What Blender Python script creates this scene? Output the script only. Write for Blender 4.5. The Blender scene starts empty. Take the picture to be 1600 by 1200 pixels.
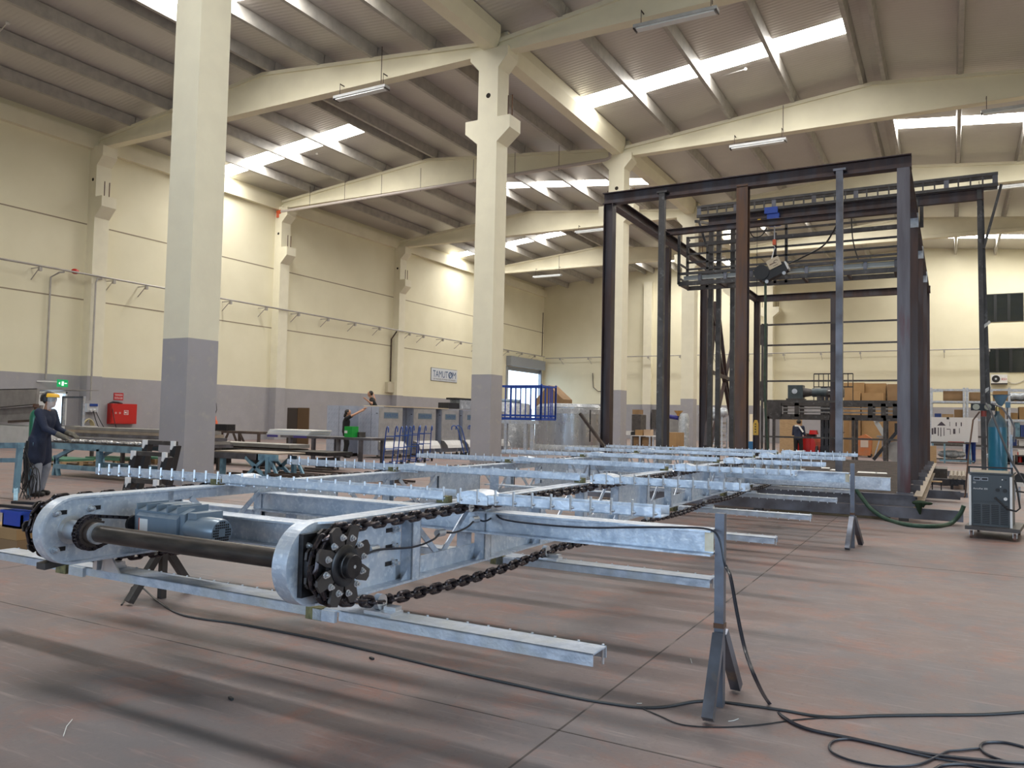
import bpy, bmesh, math, random
from mathutils import Vector, Matrix, noise
random.seed(7)
PI = math.pi
SC = bpy.context.scene
COL = SC.collection

# ---------------------------------------------------------------- camera, sky, exposure
FPX, CAMH = 1236.55, 1.45
CM = ((0.87453939, 0.0039217, 0.48493863), (0.48448937, -0.0508502, -0.87331799), (0.02123433, 0.99869859, -0.04637052))
cam_d = bpy.data.cameras.new('camera')
cam_d.sensor_width = 36.0
cam_d.sensor_fit = 'HORIZONTAL'
cam_d.lens = FPX / 1600 * 36
cam_d.clip_start = 0.05
cam_d.clip_end = 400
cam = bpy.data.objects.new('camera', cam_d)
COL.objects.link(cam)
cam.matrix_world = Matrix.Translation((0, 0, CAMH)) @ Matrix(CM).to_4x4()
SC.camera = cam

SC.view_settings.view_transform = 'Standard'
SC.view_settings.look = 'None'
SC.view_settings.gamma = 1
SC.view_settings.use_curve_mapping = False
SC.view_settings.exposure = EXPOSURE = 0.12
SC.cycles.use_denoising = True
SC.cycles.max_bounces = 8
SC.cycles.diffuse_bounces = 6
SC.cycles.glossy_bounces = 4
SC.cycles.sample_clamp_indirect = 6.0
SC.cycles.caustics_reflective = False
SC.cycles.caustics_refractive = False

world = bpy.data.worlds.new('sky')
SC.world = world
world.use_nodes = True
bg = world.node_tree.nodes['Background']
bg.inputs[0].default_value = (0.66, 0.84, 1.0, 1)
bg.inputs[1].default_value = 2.6
SKY_PANEL = 34.0      # radiance of the translucent roof strips
DOOR_LIGHT = 430.0     # watts of daylight through the big door behind the camera
SIDE_LIGHT = 300.0     # and through the side door on the right


def area(name, loc, direction, sx, sy, power, color):
    d = bpy.data.lights.new(name, 'AREA')
    d.shape = 'RECTANGLE'
    d.size, d.size_y = sx, sy
    d.energy = power
    d.color = color
    o = bpy.data.objects.new(name, d)
    COL.objects.link(o)
    o.location = loc
    o.rotation_euler = Vector(direction).to_track_quat('-Z', 'Y').to_euler()
    return o


area('door_daylight', (-6, -11.5, 3.4), (0.15, 1, -0.05), 12, 6, DOOR_LIGHT, (0.50, 0.72, 1.0))
area('side_door_daylight', (8.25, 1.5, 2.6), (-1, 0.12, -0.03), 7.5, 4.6, SIDE_LIGHT, (0.55, 0.76, 1.0))


# ---------------------------------------------------------------- helpers
def ray(px, py):
    c = Vector((px - 800, -(py - 600), -FPX))
    return Vector([sum(CM[i][j] * c[j] for j in range(3)) for i in range(3)])


def at(px, py, X=None, Y=None, Z=None):
    """the world point on the line of sight through a pixel that lies on a plane of the building"""
    r = ray(px, py)
    if X is not None: t = X / r.x
    elif Y is not None: t = Y / r.y
    else: t = (Z - CAMH) / r.z
    return Vector((r.x * t, r.y * t, CAMH + r.z * t))


MATS = {}


def mat(name, color, rough=0.6, metal=0.0, c2=None, scale=4.0, detail=6.0, lo=0.35, hi=0.65, bump=0.0, bscale=40.0,
        c3=None, scale3=1.0, lo3=0.45, hi3=0.7, r2=None, stretch=None, emit=0.0, spec=0.5, coat=0.0, alpha=1.0):
    if name in MATS: return MATS[name]
    m = bpy.data.materials.new(name)
    m.use_nodes = True
    nt = m.node_tree
    b = nt.nodes['Principled BSDF']
    b.inputs['Base Color'].default_value = (*color, 1)
    b.inputs['Roughness'].default_value = rough
    b.inputs['Metallic'].default_value = metal
    b.inputs['Specular IOR Level'].default_value = spec
    if coat: b.inputs['Coat Weight'].default_value = coat
    if alpha < 1: b.inputs['Alpha'].default_value = alpha
    tc = nt.nodes.new('ShaderNodeTexCoord')
    src = tc.outputs['Object']
    if stretch:
        mp = nt.nodes.new('ShaderNodeMapping')
        mp.inputs['Scale'].default_value = stretch
        nt.links.new(src, mp.inputs[0])
        src = mp.outputs[0]

    def nz(sc, det):
        n = nt.nodes.new('ShaderNodeTexNoise')
        n.inputs['Scale'].default_value = sc
        n.inputs['Detail'].default_value = det
        nt.links.new(src, n.inputs['Vector'])
        return n

    def ramp(n, a, z):
        r = nt.nodes.new('ShaderNodeMapRange')
        r.inputs['From Min'].default_value = a
        r.inputs['From Max'].default_value = z
        nt.links.new(n.outputs[0], r.inputs[0])
        return r

    cur = None
    if c2 is not None:
        r = ramp(nz(scale, detail), lo, hi)
        mx = nt.nodes.new('ShaderNodeMix'); mx.data_type = 'RGBA'
        mx.inputs[6].default_value = (*color, 1)
        mx.inputs[7].default_value = (*c2, 1)
        nt.links.new(r.outputs[0], mx.inputs[0])
        cur = mx.outputs[2]
        if r2 is not None:
            rr = nt.nodes.new('ShaderNodeMapRange')
            rr.inputs['To Min'].default_value = rough
            rr.inputs['To Max'].default_value = r2
            nt.links.new(r.outputs[0], rr.inputs[0])
            nt.links.new(rr.outputs[0], b.inputs['Roughness'])
    if c3 is not None:
        r = ramp(nz(scale3, 8), lo3, hi3)
        mx = nt.nodes.new('ShaderNodeMix'); mx.data_type = 'RGBA'
        if cur: nt.links.new(cur, mx.inputs[6])
        else: mx.inputs[6].default_value = (*color, 1)
        mx.inputs[7].default_value = (*c3, 1)
        nt.links.new(r.outputs[0], mx.inputs[0])
        cur = mx.outputs[2]
    if cur: nt.links.new(cur, b.inputs['Base Color'])
    if bump:
        bp = nt.nodes.new('ShaderNodeBump')
        bp.inputs['Strength'].default_value = bump
        bp.inputs['Distance'].default_value = 0.01
        nt.links.new(nz(bscale, 4).outputs[0], bp.inputs['Height'])
        nt.links.new(bp.outputs[0], b.inputs['Normal'])
    if emit:
        b.inputs['Emission Color'].default_value = (*color, 1)
        b.inputs['Emission Strength'].default_value = emit
    MATS[name] = m
    return m


class MB:
    """collects shapes into one mesh"""

    def __init__(s):
        s.v, s.f, s.sm = [], [], []

    def add(s, vs, fs, smooth=False):
        n = len(s.v)
        s.v += [Vector(v) for v in vs]
        s.f += [[i + n for i in f] for f in fs]
        s.sm += [smooth] * len(fs)
        return s

    def box(s, x0, x1, y0, y1, z0, z1):
        s.add([(x0, y0, z0), (x1, y0, z0), (x1, y1, z0), (x0, y1, z0), (x0, y0, z1), (x1, y0, z1), (x1, y1, z1), (x0, y1, z1)],
              [(0, 3, 2, 1), (4, 5, 6, 7), (0, 1, 5, 4), (1, 2, 6, 5), (2, 3, 7, 6), (3, 0, 4, 7)])
        return s

    def prism(s, poly, d0, d1, axis):
        """poly in the plane normal to axis: 'x' -> (y,z), 'y' -> (x,z), 'z' -> (x,y)"""
        def p(a, b, d):
            return {'x': (d, a, b), 'y': (a, d, b), 'z': (a, b, d)}[axis]
        n = len(poly)
        vs = [p(a, b, d0) for a, b in poly] + [p(a, b, d1) for a, b in poly]
        fs = [list(range(n)), list(range(2 * n - 1, n - 1, -1))]
        for i in range(n):
            j = (i + 1) % n
            fs.append([i, i + n, j + n, j])
        s.add(vs, fs)
        return s

    def bar(s, p0, p1, w, h, up=(0, 0, 1)):
        """rectangular bar between two points; h along up, w across"""
        p0, p1 = Vector(p0), Vector(p1)
        d = (p1 - p0).normalized()
        up = Vector(up)
        if abs(d.dot(up)) > 0.999: up = Vector((0, 1, 0))
        a = d.cross(up).normalized() * (w / 2)
        b = a.cross(d).normalized() * (h / 2)
        vs = [p + x * a + y * b for p in (p0, p1) for x, y in ((-1, -1), (1, -1), (1, 1), (-1, 1))]
        s.add(vs, [(0, 1, 2, 3), (7, 6, 5, 4), (0, 4, 5, 1), (1, 5, 6, 2), (2, 6, 7, 3), (3, 7, 4, 0)])
        return s

    def ibeam(s, p0, p1, w, h, t=0.012, tw=0.008, up=(0, 0, 1)):
        """H/I section between points, web height along up"""
        p0, p1 = Vector(p0), Vector(p1)
        d = (p1 - p0).normalized()
        u = Vector(up)
        if abs(d.dot(u)) > 0.999: u = Vector((0, 1, 0))
        u = (u - d * d.dot(u)).normalized()
        for sg in (-1, 1):
            o = u * sg * (h - t) / 2
            s.bar(p0 + o, p1 + o, w, t, up=u)
        s.bar(p0, p1, tw, h - 2 * t, up=u)
        return s

    def cyl(s, p0, p1, r0, r1=None, n=16, caps=True, smooth=True):
        p0, p1 = Vector(p0), Vector(p1)
        if r1 is None: r1 = r0
        d = (p1 - p0).normalized()
        a = d.orthogonal().normalized()
        b = d.cross(a)
        vs = []
        for p, r in ((p0, r0), (p1, r1)):
            for i in range(n):
                t = 2 * PI * i / n
                vs.append(p + (a * math.cos(t) + b * math.sin(t)) * r)
        s.add(vs, [(i, (i + 1) % n, n + (i + 1) % n, n + i) for i in range(n)], smooth)
        if caps:
            s.add(vs, [list(range(n - 1, -1, -1)), list(range(n, 2 * n))])
        return s

    def tube(s, pts, r, n=8, closed=False):
        pts = [Vector(p) for p in pts]
        m = len(pts)
        vs, fs = [], []
        prev = None
        for i, p in enumerate(pts):
            if closed:
                d = (pts[(i + 1) % m] - pts[i - 1]).normalized()
            else:
                d = (pts[min(i + 1, m - 1)] - pts[max(i - 1, 0)]).normalized()
            if prev is None: a = d.orthogonal().normalized()
            else:
                a = prev - d * prev.dot(d)
                a = a.normalized() if a.length > 1e-6 else d.orthogonal().normalized()
            prev = a
            b = d.cross(a)
            rr = r[i] if isinstance(r, (list, tuple)) else r
            for k in range(n):
                t = 2 * PI * k / n
                vs.append(p + (a * math.cos(t) + b * math.sin(t)) * rr)
        rings = m if closed else m - 1
        for i in range(rings):
            j = (i + 1) % m
            for k in range(n):
                l = (k + 1) % n
                fs.append((i * n + k, i * n + l, j * n + l, j * n + k))
        s.add(vs, fs, True)
        if not closed:
            s.add(vs[:n] + vs[-n:], [list(range(n - 1, -1, -1)), list(range(n, 2 * n))])
        return s

    def sphere(s, c, r, sx=1, sy=1, sz=1, n=12, m=8):
        c = Vector(c)
        vs = [c + Vector((0, 0, -r * sz))]
        for j in range(1, m):
            t = -PI / 2 + PI * j / m
            for i in range(n):
                a = 2 * PI * i / n
                vs.append(c + Vector((r * sx * math.cos(t) * math.cos(a), r * sy * math.cos(t) * math.sin(a), r * sz * math.sin(t))))
        vs.append(c + Vector((0, 0, r * sz)))
        fs = [(0, 1 + (i + 1) % n, 1 + i) for i in range(n)]
        for j in range(m - 2):
            for i in range(n):
                a, b = 1 + j * n + i, 1 + j * n + (i + 1) % n
                fs.append((a, b, b + n, a + n))
        L = len(vs) - 1
        fs += [(L, 1 + (m - 2) * n + i, 1 + (m - 2) * n + (i + 1) % n) for i in range(n)]
        s.add(vs, fs, True)
        return s

    def lathe(s, c, prof, n=20, axis=(0, 0, 1)):
        """prof: list of (radius, height) from the bottom up"""
        c = Vector(c)
        d = Vector(axis).normalized()
        a = d.orthogonal().normalized()
        b = d.cross(a)
        vs = []
        for r, h in prof:
            for i in range(n):
                t = 2 * PI * i / n
                vs.append(c + d * h + (a * math.cos(t) + b * math.sin(t)) * max(r, 1e-4))
        fs = []
        for j in range(len(prof) - 1):
            for i in range(n):
                k = (i + 1) % n
                fs.append((j * n + i, j * n + k, j * n + n + k, j * n + n + i))
        s.add(vs, fs, True)
        s.add(vs[:n] + vs[-n:], [list(range(n - 1, -1, -1)), list(range(n, 2 * n))])
        return s

    def build(s, name, material, parent=None, matrix=None):
        me = bpy.data.meshes.new(name)
        off = Vector((0, 0, 0))
        if parent is not None and parent.get('_world'):
            r = parent
            while r.parent: r = r.parent
            off = Vector(r['_base'])
        vs = [v - off for v in s.v]
        me.from_pydata([tuple(v) for v in vs], [], s.f)
        for p, sm in zip(me.polygons, s.sm): p.use_smooth = sm
        me.validate()
        if any(s.sm): me.set_sharp_from_angle(angle=math.radians(38))
        me.update()
        o = bpy.data.objects.new(name, me)
        COL.objects.link(o)
        if material: me.materials.append(material)
        if parent is not None:
            o.parent = parent
            if parent.get('_world'): o['_world'] = 1
        return o


def tag(o, label=None, cat=None, group=None, kind=None):
    if label: o['label'] = label
    if cat: o['category'] = cat
    if group: o['group'] = group
    if kind: o['kind'] = kind
    return o


def thing(name, label, cat, base, group=None, rz=0.0, local=False):
    """Empty at the thing's base. local=True: its parts are given in the thing's own coordinates"""
    o = bpy.data.objects.new(name, None)
    o.empty_display_size = 0.2
    COL.objects.link(o)
    o.location = Vector(base)
    o.rotation_euler = (0, 0, rz)
    if not local:
        o['_world'] = 1
        o['_base'] = tuple(Vector(base))
    return tag(o, label, cat, group)


def single(mb, name, material, label, cat, group=None, base=None):
    """a thing that is one mesh; its origin is put at its base"""
    if base is None:
        n = len(mb.v)
        base = Vector((sum(v.x for v in mb.v) / n, sum(v.y for v in mb.v) / n, min(v.z for v in mb.v)))
    base = Vector(base)
    mb.v = [v - base for v in mb.v]
    o = mb.build(name, material)
    o.location = base
    return tag(o, label, cat, group)


def struct(mb, name, material):
    o = mb.build(name, material)
    o['kind'] = 'structure'
    return o


def copy_tree(o, parent=None):
    c = o.copy()
    COL.objects.link(c)
    c.parent = parent
    for ch in o.children: copy_tree(ch, c)
    return c


def text(name, body, material, parent, origin, xdir, ydir, height, extrude=0.002, width=None, world=True):
    """lettering as a mesh; origin = lower left corner of the text, xdir along it, ydir up"""
    cu = bpy.data.curves.new(name, 'FONT')
    cu.body = body
    cu.size = 1.0
    cu.extrude = 0.0
    o = bpy.data.objects.new(name, cu)
    COL.objects.link(o)
    bpy.context.view_layer.update()
    dg = bpy.context.evaluated_depsgraph_get()
    me = bpy.data.meshes.new_from_object(o.evaluated_get(dg))
    bpy.data.objects.remove(o)
    xs = [v.co.x for v in me.vertices]
    ys = [v.co.y for v in me.vertices]
    x0, x1, y0, y1 = min(xs), max(xs), min(ys), max(ys)
    sy = height / (y1 - y0)
    sx = sy if width is None else width / (x1 - x0)
    xd, yd = Vector(xdir).normalized(), Vector(ydir).normalized()
    zd = xd.cross(yd)
    off = Vector((0, 0, 0))
    if world and parent is not None:
        r = parent
        while r.parent: r = r.parent
        off = Vector(r['_base']) if r.get('_world') else off
    for v in me.vertices:
        v.co = Vector(origin) + xd * (v.co.x - x0) * sx + yd * (v.co.y - y0) * sy + zd * extrude - off
    me.materials.clear()
    me.materials.append(material)
    ob = bpy.data.objects.new(name, me)
    COL.objects.link(ob)
    ob.parent = parent
    if parent is not None and parent.get('_world'): ob['_world'] = 1
    return ob


# ---------------------------------------------------------------- materials
CREAM = (0.79, 0.745, 0.565)
M_wall = mat('cream_paint', CREAM, 0.75, c2=(0.75, 0.705, 0.525), scale=0.6, bump=0.12, bscale=6)
M_grey = mat('grey_paint', (0.36, 0.35, 0.38), 0.5, c2=(0.33, 0.325, 0.345), scale=1.5, c3=(0.40, 0.38, 0.37), scale3=6, lo3=0.55, hi3=0.8)
M_colcream = mat('cream_concrete', (0.80, 0.76, 0.60), 0.65, c2=(0.76, 0.72, 0.57), scale=2.0, bump=0.2, bscale=12)
M_beam = mat('cream_beam', (0.81, 0.765, 0.59), 0.7, c2=(0.76, 0.715, 0.55), scale=1.2, bump=0.15, bscale=9)
M_purlin = mat('concrete_purlin', (0.44, 0.42, 0.385), 0.55, c2=(0.35, 0.335, 0.31), scale=3, bump=0.25, bscale=20)
M_groove = mat('joint_line', (0.30, 0.25, 0.18), 0.9)
M_galv = mat('galvanised_steel', (0.66, 0.72, 0.82), 0.33, 0.5, c2=(0.46, 0.53, 0.64), scale=9, detail=8, r2=0.55, c3=(0.80, 0.84, 0.90), scale3=35, lo3=0.5, hi3=0.75, bump=0.15, bscale=60)
M_galv2 = mat('dull_galvanised_steel', (0.56, 0.61, 0.70), 0.45, 0.35, c2=(0.40, 0.45, 0.54), scale=14, detail=8, r2=0.65, c3=(0.50, 0.51, 0.50), scale3=5, lo3=0.45, hi3=0.75, bump=0.3, bscale=70)
M_galvs = mat('bright_zinc', (0.78, 0.80, 0.84), 0.28, 0.85, c2=(0.62, 0.66, 0.72), scale=8, r2=0.4)
M_black = mat('black_steel', (0.018, 0.018, 0.021), 0.32, 0.5, c2=(0.045, 0.042, 0.045), scale=20, spec=0.6)
M_chain = mat('oiled_chain', (0.022, 0.020, 0.026), 0.2, 0.65, c2=(0.07, 0.055, 0.06), scale=25, r2=0.35, spec=0.7)
M_shaft = mat('dark_shaft', (0.030, 0.027, 0.027), 0.38, 0.5, c2=(0.075, 0.062, 0.055), scale=6, stretch=(1, 5, 5))
M_mill = mat('mill_scale_steel', (0.060, 0.042, 0.043), 0.5, 0.45, c2=(0.09, 0.055, 0.048), scale=2.2, c3=(0.085, 0.08, 0.092), scale3=1.2, stretch=(3, 3, 0.5), bump=0.15)
M_mill2 = mat('grey_mill_steel', (0.15, 0.15, 0.175), 0.45, 0.5, c2=(0.095, 0.085, 0.09), scale=3, c3=(0.23, 0.23, 0.27), scale3=2, bump=0.1)
M_mauve = mat('mauve_grey_steel', (0.115, 0.098, 0.108), 0.45, 0.45, c2=(0.16, 0.145, 0.16), scale=3, stretch=(3, 3, 0.35), c3=(0.13, 0.06, 0.065), scale3=2.2, lo3=0.55)
M_slate = mat('dark_slate_paint', (0.055, 0.075, 0.085), 0.4, 0.2, c2=(0.08, 0.10, 0.11), scale=6)
M_rust = mat('rusty_steel', (0.16, 0.075, 0.035), 0.6, 0.3, c2=(0.09, 0.055, 0.045), scale=3, stretch=(3, 3, 0.4), c3=(0.11, 0.08, 0.08), scale3=2)
M_dark = mat('dark_grey_steel', (0.062, 0.056, 0.055), 0.5, 0.4, c2=(0.095, 0.087, 0.085), scale=5, c3=(0.14, 0.135, 0.135), scale3=9, lo3=0.6)
M_brown = mat('dark_brown_steel', (0.06, 0.045, 0.04), 0.55, 0.4, c2=(0.11, 0.08, 0.065), scale=4)
M_rubber = mat('black_rubber', (0.014, 0.014, 0.017), 0.5)
M_motor = mat('blue_grey_cast_paint', (0.17, 0.23, 0.30), 0.35, 0.25, c2=(0.21, 0.27, 0.34), scale=6, coat=0.3)
M_white = mat('white_plastic', (0.80, 0.80, 0.80), 0.5, c2=(0.72, 0.72, 0.72), scale=5)
M_pipe = mat('grey_pipe', (0.42, 0.40, 0.38), 0.5, 0.3, c2=(0.36, 0.34, 0.32), scale=3)
M_olive = mat('stained_pad', (0.09, 0.09, 0.04), 0.7, c2=(0.22, 0.20, 0.09), scale=30)
M_orange = mat('orange_red_paint', (0.70, 0.12, 0.04), 0.5, c2=(0.6, 0.10, 0.03), scale=5)


def floor_material():
    m = bpy.data.materials.new('worn_red_brown_concrete')
    m.use_nodes = True
    nt = m.node_tree
    N, L = nt.nodes, nt.links
    b = N['Principled BSDF']
    tc = N.new('ShaderNodeTexCoord')

    def nz(scale, det, rough=0.6, dist=0.0):
        n = N.new('ShaderNodeTexNoise')
        n.inputs['Scale'].default_value = scale
        n.inputs['Detail'].default_value = det
        n.inputs['Roughness'].default_value = rough
        n.inputs['Distortion'].default_value = dist
        L.new(tc.outputs['Object'], n.inputs['Vector'])
        return n.outputs[0]

    def rng(o, a, z):
        r = N.new('ShaderNodeMapRange')
        r.inputs[1].default_value = a
        r.inputs[2].default_value = z
        L.new(o, r.inputs[0])
        return r.outputs[0]

    def mix(f, a, c):
        mx = N.new('ShaderNodeMix'); mx.data_type = 'RGBA'
        L.new(f, mx.inputs[0])
        if isinstance(a, tuple): mx.inputs[6].default_value = (*a, 1)
        else: L.new(a, mx.inputs[6])
        mx.inputs[7].default_value = (*c, 1)
        return mx.outputs[2]

    c = mix(rng(nz(0.7, 8), 0.38, 0.62), (0.228, 0.165, 0.152), (0.185, 0.152, 0.155))
    c = mix(rng(nz(2.3, 10, 0.7, 0.6), 0.5, 0.72), c, (0.31, 0.145, 0.110))
    c = mix(rng(nz(1.6, 9, 0.7, 0.3), 0.56, 0.75), c, (0.140, 0.142, 0.165))
    c = mix(rng(nz(7, 12, 0.75), 0.54, 0.8), c, (0.29, 0.235, 0.215))
    c = mix(rng(nz(30, 10, 0.8), 0.55, 0.75), c, (0.10, 0.078, 0.078))
    c = mix(rng(nz(90, 6, 0.8), 0.60, 0.75), c, (0.30, 0.22, 0.20))
    c = mix(rng(nz(0.35, 6, 0.6), 0.48, 0.7), c, (0.165, 0.155, 0.165))
    # faint straight scuffs
    mp = N.new('ShaderNodeMapping')
    mp.inputs['Scale'].default_value = (1.2, 14, 1)
    mp.inputs['Rotation'].default_value = (0, 0, 0.5)
    L.new(tc.outputs['Object'], mp.inputs[0])
    sn = N.new('ShaderNodeTexNoise')
    sn.inputs['Scale'].default_value = 2.2
    sn.inputs['Detail'].default_value = 10
    L.new(mp.outputs[0], sn.inputs['Vector'])
    c = mix(rng(sn.outputs[0], 0.58, 0.78), c, (0.30, 0.24, 0.23))
    L.new(c, b.inputs['Base Color'])
    rr = N.new('ShaderNodeMapRange')
    rr.inputs[3].default_value = 0.42
    rr.inputs[4].default_value = 0.7
    L.new(nz(3, 8), rr.inputs[0])
    L.new(rr.outputs[0], b.inputs['Roughness'])
    bp = N.new('ShaderNodeBump')
    bp.inputs['Strength'].default_value = 0.25
    bp.inputs['Distance'].default_value = 0.004
    L.new(nz(45, 8), bp.inputs['Height'])
    L.new(bp.outputs[0], b.inputs['Normal'])
    return m


M_floor = floor_material()


def roof_material():
    m = bpy.data.materials.new('ribbed_roof_sheet')
    m.use_nodes = True
    nt = m.node_tree
    N, L = nt.nodes, nt.links
    b = N['Principled BSDF']
    b.inputs['Base Color'].default_value = (0.33, 0.305, 0.275, 1)
    b.inputs['Roughness'].default_value = 0.42
    b.inputs['Metallic'].default_value = 0.25
    tc = N.new('ShaderNodeTexCoord')
    w = N.new('ShaderNodeTexWave')
    w.bands_direction = 'Y'
    w.inputs['Scale'].default_value = 1.6
    w.inputs['Distortion'].default_value = 0.0
    L.new(tc.outputs['Object'], w.inputs['Vector'])
    bp = N.new('ShaderNodeBump')
    bp.inputs['Strength'].default_value = 0.35
    bp.inputs['Distance'].default_value = 0.02
    L.new(w.outputs['Fac'], bp.inputs['Height'])
    L.new(bp.outputs[0], b.inputs['Normal'])
    n = N.new('ShaderNodeTexNoise')
    n.inputs['Scale'].default_value = 0.5
    L.new(tc.outputs['Object'], n.inputs['Vector'])
    mx = N.new('ShaderNodeMix'); mx.data_type = 'RGBA'
    mx.inputs[6].default_value = (0.60, 0.575, 0.54, 1)
    mx.inputs[7].default_value = (0.52, 0.50, 0.47, 1)
    L.new(n.outputs[0], mx.inputs[0])
    L.new(mx.outputs[2], b.inputs['Base Color'])
    return m


M_roof = roof_material()


def skylight_material():
    m = bpy.data.materials.new('translucent_roof_strip')
    m.use_nodes = True
    nt = m.node_tree
    N, L = nt.nodes, nt.links
    N.remove(N['Principled BSDF'])
    e = N.new('ShaderNodeEmission')
    e.inputs[0].default_value = (1.0, 0.97, 0.92, 1)
    e.inputs[1].default_value = SKY_PANEL
    L.new(e.outputs[0], N['Material Output'].inputs[0])
    return m


M_sky = skylight_material()

# ---------------------------------------------------------------- the hall
XL, XV, XR = -36.3, -13.95, 8.4          # left wall, middle column row, right wall
YF, YB = -13.0, 71.8                    # wall behind the camera, far wall
GRID = [-12.6, -0.6, 11.2, 23.35, 35.35, 47.3, 59.3]
EAVE, RISE = 15.12, 1.13


def roof_z(x):
    if x <= XV:
        c, h = (XL + XV) / 2, (XV - XL) / 2
    else:
        c, h = (XV + XR) / 2, (XR - XV) / 2
    return EAVE + RISE * (1 - abs(x - c) / h)


fl = MB()
fl.add([(XL - 1, YF - 8, 0), (XR + 1, YF - 8, 0), (XR + 1, YB + 1, 0), (XL - 1, YB + 1, 0)], [(0, 1, 2, 3)])
struct(fl, 'floor', M_floor)
# sawn floor joints: thin dark grooves lying in the floor
n_j = 0
M_joint = mat('floor_joint', (0.085, 0.07, 0.065), 0.9, c2=(0.2, 0.17, 0.16), scale=3, lo=0.5, hi=0.6)
for xj in (-31.6, -25.6, -19.6, -13.6, -7.6, -1.62, 4.4):
    n_j += 1
    struct(MB().box(xj - 0.005, xj + 0.005, YF, YB, 0, 0.0012), 'trim_%d' % n_j, M_joint)
yj = 3.44 - 12
while yj < 70:
    n_j += 1
    struct(MB().box(XL, XR, yj - 0.004, yj + 0.004, 0, 0.0012), 'trim_%d' % n_j, M_joint)
    yj += 6.02 * 2 if False else 6.0

# left wall with the rolling-door opening near the far corner
DY0, DY1, DZ = 64.4, 71.15, 6.55
EX0, EX1, EZ = 20.9, 22.35, 2.35      # way out beside the first pilaster
wl = MB()
segs = [(YF, EX0, 0, 99), (EX0, EX1, EZ, 99), (EX1, DY0, 0, 99), (DY0, DY1, DZ, 99), (DY1, YB, 0, 99)]
GL = 3.15


def wall_pair(mbc, mbg, y0, y1, z0):
    if z0 < GL:
        mbg.box(XL - 0.2, XL, y0, y1, z0, GL)
    mbc.box(XL - 0.2, XL, y0, y1, max(z0, GL), 15.2)


wg = MB()
for a, z, zz, _ in segs:
    wall_pair(wl, wg, a, z, zz)
struct(wl, 'wall_left', M_wall)
struct(wg, 'wall_left_lower', M_grey)
wb, wbg = MB(), MB()
wbg.box(XL, XR, YB, YB + 0.2, 0, 3.25)
cx1, cx2 = (XL + XV) / 2, (XV + XR) / 2
wb.prism([(XL, 3.25), (XR, 3.25), (XR, EAVE), (cx2, EAVE + RISE), (XV, EAVE), (cx1, EAVE + RISE), (XL, EAVE)], YB, YB + 0.2, 'y')
struct(wb, 'wall_back', M_wall)
struct(wbg, 'wall_back_lower', M_grey)
wr = MB().box(XR, XR + 0.2, YF, -2.5, 0, 15.2).box(XR, XR + 0.2, -2.5, 5.5, 5.0, 15.2).box(XR, XR + 0.2, 5.5, YB, 0, 15.2)
struct(wr, 'wall_right', M_wall)
# wall behind the camera with two large open doorways
wf = MB()
wf.box(XL, -13, YF - 0.2, YF, 0, 15.2)
wf.box(-13, 1.5, YF - 0.2, YF, 6.6, 15.2)
wf.box(1.5, XR, YF - 0.2, YF, 0, 15.2)
struct(wf, 'wall_front', M_wall)

# panel joints and eave band of the left wall
n_t = n_j
for z in (6.8, 10.45):
    n_t += 1
    struct(MB().box(XL, XL + 0.006, YF, YB if z > 7 else DY0 - 1, z - 0.03, z + 0.03), 'trim_%d' % n_t, M_groove)
n_t += 1
struct(MB().box(XL, XL + 0.28, YF, YB, 14.1, 14.78), 'trim_%d' % n_t, M_beam)

# roof: sheets in four slopes, with translucent strips let in
SKY = {'LL': (30.0, 31.25), 'LR': (17.5, 18.75), 'RL': (30.0, 31.25), 'RR': (17.5, 18.75)}
strips = {'LL': (5.6, 30.0, 54.4), 'RL': (5.6, 30.0, 54.4), 'LR': (17.6, 41.9, 66.6), 'RR': (17.6, 41.3, 66.6)}
slopes = {'LL': (XL, cx1), 'LR': (cx1, XV), 'RL': (XV, cx2), 'RR': (cx2, XR)}
n_w = 0
for k, (xa, xb) in slopes.items():
    mb = MB()
    za, zb = roof_z(xa + 1e-6), roof_z(xb - 1e-6)
    cuts = [YF]
    for y in strips[k]: cuts += [y, y + 1.25]
    cuts.append(YB)
    for i in range(0, len(cuts), 2):
        y0, y1 = cuts[i], cuts[i + 1]
        mb.prism([(xa, za), (xb, zb), (xb, zb + 0.08), (xa, za + 0.08)], y0, y1, 'y')
    struct(mb, 'ceiling', M_roof)
    s_in = 0.35
    f = (zb - za) / (xb - xa)
    for y in strips[k]:
        n_w += 1
        x0, x1 = xa + 0.02, xb - 0.02
        # the strip ends at the ridge purlin; a sheet closes the rest
        if k in ('LL', 'RL'): x1 = xb - 0.45
        else: x0 = xa + 0.45
        w = MB()
        w.add([(x0, y, za + f * (x0 - xa) + 0.03), (x0, y + 1.25, za + f * (x0 - xa) + 0.03),
               (x1, y + 1.25, za + f * (x1 - xa) + 0.03), (x1, y, za + f * (x1 - xa) + 0.03)], [(0, 1, 2, 3)])
        struct(w, 'window_%d' % n_w, M_sky)
        c = MB()
        e0, e1 = (x1, xb) if k in ('LL', 'RL') else (xa, x0)
        c.prism([(e0, za + f * (e0 - xa)), (e1, za + f * (e1 - xa)), (e1, za + f * (e1 - xa) + 0.08), (e0, za + f * (e0 - xa) + 0.08)], y, y + 1.25, 'y')
        struct(c, 'ceiling', M_roof)

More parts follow.
